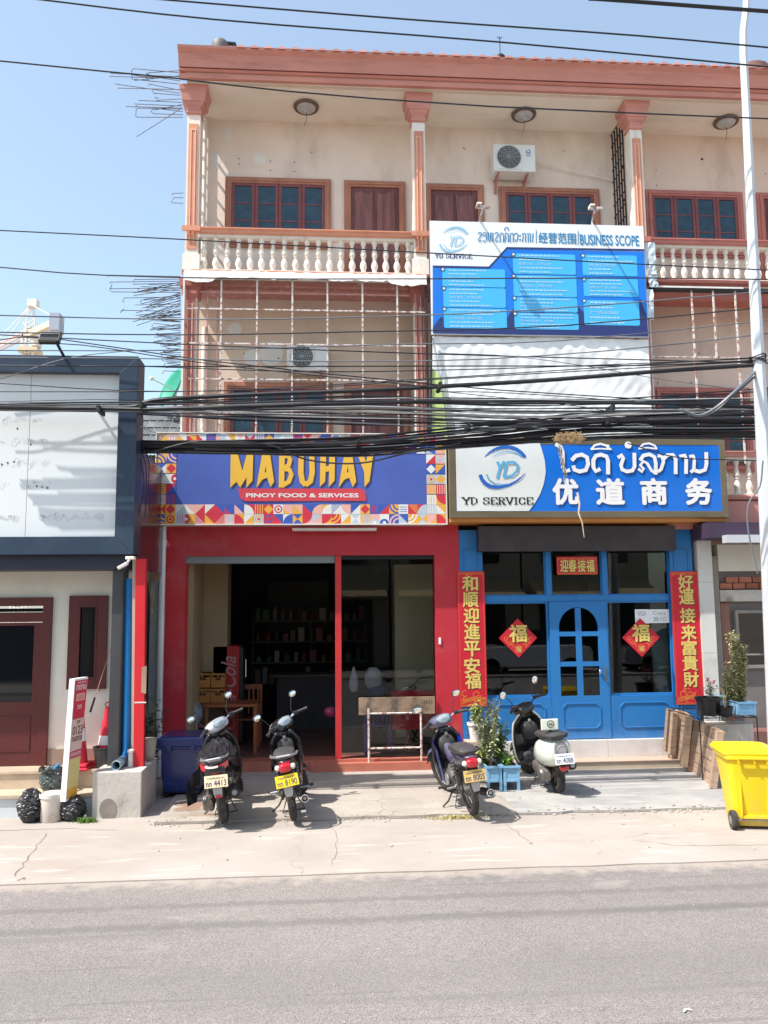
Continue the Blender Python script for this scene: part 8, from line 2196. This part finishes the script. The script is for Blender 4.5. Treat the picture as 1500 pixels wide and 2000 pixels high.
for i in range(34):         # upper tangle, level with the navy frame
    t = i / 33
    vL = 786 + 20 * t + rw.uniform(-3, 3); vM = 772 + 58 * t + rw.uniform(-5, 5); vR = 770 + 58 * t + rw.uniform(-10, 10)
    x0 = -60 if i % 2 == 1 and t < .7 else 262
    Yw = 10.1 if x0 < 0 else 10.7
    wire([(x0, vL), (280, vL + rw.uniform(-4, 6)), (700, vM + rw.uniform(-3, 3)), (1050, vM + rw.uniform(-2, 14)), (1480, vR), (1600, vR)], Yw + rw.uniform(-.12, .12), rw.choice([.004, .006, .008, .010]),
         rw.choice([m_wire, m_wire, m_wire, m_wireg, m_wirel]), lab='thin black wire in the tangle sagging across the caged windows', wob=rw.uniform(.0, .02), n=24)
for i in range(44):         # lower tangle over the banner tops
    t = i / 43
    vL = 862 + 22 * t + rw.uniform(-3, 3); vM = 856 + 34 * t + rw.uniform(-4, 4); vR = 806 + 54 * t + rw.uniform(-4, 4)
    wire([(262, vL), (420, vL + rw.uniform(-3, 4)), (680, vM + rw.uniform(-2, 2)), (900, (vM + vR) / 2 + rw.uniform(-3, 3) + 3), (1180, vR + rw.uniform(-4, 3)), (1480, vR + rw.uniform(-10, 4)), (1600, vR)], 10.72 + rw.uniform(-.12, .12), rw.choice([.004, .006, .008, .012]),
         rw.choice([m_wire, m_wire, m_wire, m_wire, m_wireg]), lab='thin black wire in the dense tangle across the shop sign tops', wob=rw.uniform(.0, .018), n=26)
wire([(300, 882), (390, 862), (520, 868), (600, 898), (700, 905), (800, 884), (900, 866)], 10.5, .012, lab='loose loop of black wire drooping over the yellow letters', n=30)
wire([(265, 830), (330, 852), (420, 846), (450, 852)], 10.5, .007, m_wirel, lab='loose pale wire end over the patterned border')
wire([(1475, 725), (1440, 760), (1400, 795), (1365, 812), (1330, 800)], 9.45, .020, m_wireg, lab='thick grey cable looping down from the lamp post')
wire([(1475, 735), (1430, 775), (1395, 805), (1365, 816), (1345, 812)], 9.4, .012, m_wire, lab='thin cable looping beside the thick grey one from the lamp post')
wire([(1226, 866), (1320, 893), (1420, 898), (1490, 900)], 11.4, .009, lab='thin wire drooping across the white letters of the blue sign')
wire([(1490, 900), (1484, 950), (1462, 985), (1462, 1040), (1480, 1120)], 9.4, .010, m_wireg, lab='grey wire hanging beside the lamp post')
for dx in (0, 8, 15): wire([(264 + dx, 872), (276 + dx, 905), (281 + dx * .6, 950), (270 + dx * 1.6, 1010)], 10.6, .006, lab='thin wire hanging over the maroon side cladding', group='wires hanging over the maroon cladding')
for i in range(9):          # the frayed hank beside the banner
    x = 262 + i * 4
    wire([(x, 866 + i), (x + rw.uniform(0, 14), 885 + i * 2), (x + rw.uniform(-5, 20), 905 + rw.uniform(-6, 10)), (x + rw.uniform(5, 26), 930 + rw.uniform(-20, 4))], 10.9, .005, m_wirel, lab='frayed pale wire beside the left end of the banner sign', group='frayed wires beside the banner')
# cable ties and tags on the bundles
for x, v, wh in ((275, 790, 'beside the navy frame corner'), (860, 752, 'at the left edge of the tarpaulin'), (700, 864, 'above the yellow letters'), (1198, 795, 'over the lower right of the tarpaulin'), (1190, 822, 'just above the straw nest'), (916, 832, 'above the YD logo'), (192, 798, 'over the white panel')):
    c = at(x, v, 9.95 if v < 800 and x < 900 else 10.5)
    tag(MB().box(c.x - .02, c.x + .02, c.y - .02, c.y + .25, c.z - .04, c.z + .04).build('cable_clip', m_blackm, bevel=.004), 'small black cable clip ' + wh, 'clip', 'cable clips on the wire bundles')
# bird nest straw on the tangle and strips hanging from it
c = at(1113, 855, 10.5); st = MB(); r = random.Random(31)
for i in range(420):
    a = r.uniform(0, 2 * pi); rr_ = r.random() ** .5; p = c + Vector((cos(a) * .20 * rr_, r.uniform(-.06, .10), sin(a) * .065 * rr_ + r.uniform(-.01, .02)))
    d = Vector((r.uniform(-1, 1), r.uniform(-.5, .5), r.uniform(-.7, .4))).normalized() * r.uniform(.03, .10)
    st.bar(p - d / 2, p + d / 2, .004)
nest = thing('straw_nest', 'straw bird nest caught on the wires above the blue sign', 'nest', tuple(c))
st.build('straw', mat('straw_tan', (.50, .36, .20), .9, var=.25, vscale=30), nest, kind='stuff')
s2 = MB()
for i in range(60):
    t = r.random(); p = at(1093 + 12 * t + r.uniform(-3, 3), 868 + 62 * t, 10.5); d = Vector((r.uniform(-.02, .02), 0, -r.uniform(.05, .12))); s2.bar(p, p + d, .005)
s2.build('hanging_fibre', mat('pale_fibre', (.56, .50, .44), .9, var=.2, vscale=20), nest, kind='stuff')
hs = MB().tube([at(1128, 962, 11.9), at(1132, 985, 11.9), at(1130, 1002, 11.9), at(1137, 1020, 11.9), at(1141, 1050, 11.9)], [.018, .014, .012, .009, .004], 6)
tag(hs.build('hanging_strip', mat('strip_tan', (.62, .52, .42), .8, var=.2, vscale=20), smooth=True), 'pale torn strip hanging over the lower edge of the blue sign', 'strip')

# ------------------------------------------------------------------ the far side of the street, seen only in the glass
ob = thing('opposite_building', 'row of pale shophouses across the street with striped awnings', 'building', (0, -9, 0))
m_opw = mat('opposite_plaster', (.42, .37, .30), .8, var=.1)
for k in range(5):
    x0 = -14 + k * 5.6
    MB().box(x0, x0 + 5.5, -14, -9, .06, 7.2 + (k % 2)).build('wall', m_opw, ob)
    MB().box(x0 + .7, x0 + 4.8, -8.995, -8.95, .06, 2.8).build('doorway', m_blackm, ob)
    for q in range(2): MB().box(x0 + .8 + q * 2.3, x0 + 2.3 + q * 2.3, -8.995, -8.96, 4.3, 5.7).build('window', m_dkglass, ob)
    MB().prism([(-8.99, 3.6), (-7.3, 2.95), (-7.3, 2.9), (-8.99, 3.5)], x0 + .2, x0 + 5.3, 'x').build('awning', mat('awning_tan', (.5, .38, .22), .7, var=.3, vscale=3, stretch=(8, .2, .2)) if k == 0 else bpy.data.materials['awning_tan'], ob)
def parked(x, lab, m):
    o = thing('parked_car', lab, 'car', (x, -5.0, 0), 'cars parked across the street')
    MB().rings([[Vector((x + a, -5.9, z0)), Vector((x + a, -4.1, z0)), Vector((x + a, -4.1, z1)), Vector((x + a, -5.9, z1))] for a, z0, z1 in ((-2.3, .45, .75), (-2.2, .35, .95), (-1.0, .3, 1.05), (1.6, .3, 1.08), (2.2, .35, 1.0), (2.3, .45, .8))]).build('body', m, o, bevel=.05)
    MB().rings([[Vector((x + a, -5.7, z0)), Vector((x + a, -4.3, z0)), Vector((x + a + .1, -4.45, z1)), Vector((x + a + .1, -5.55, z1))] for a, z0, z1 in ((-1.0, 1.0, 1.08), (-.4, 1.0, 1.6), (1.3, 1.0, 1.62), (2.0, 1.0, 1.1))]).build('cabin', m_dkglass, o, bevel=.04)
    for a in (-1.4, 1.45):
        for y in (-5.8, -4.2): MB().lathe([(.1, -.1), (.3, -.1), (.33, -.06), (.33, .06), (.3, .1), (.1, .1)], (x + a, y, .33), 18, axis='y').build('wheel', m_rubber, o, smooth=True)
parked(7.4, 'white parked car across the street, reflected in the blue shop window', mat('car_white', (.7, .7, .7), .2, coat=.8))
parked(13.2, 'grey parked car across the street further right', mat('car_grey', (.2, .2, .22), .2, coat=.8))
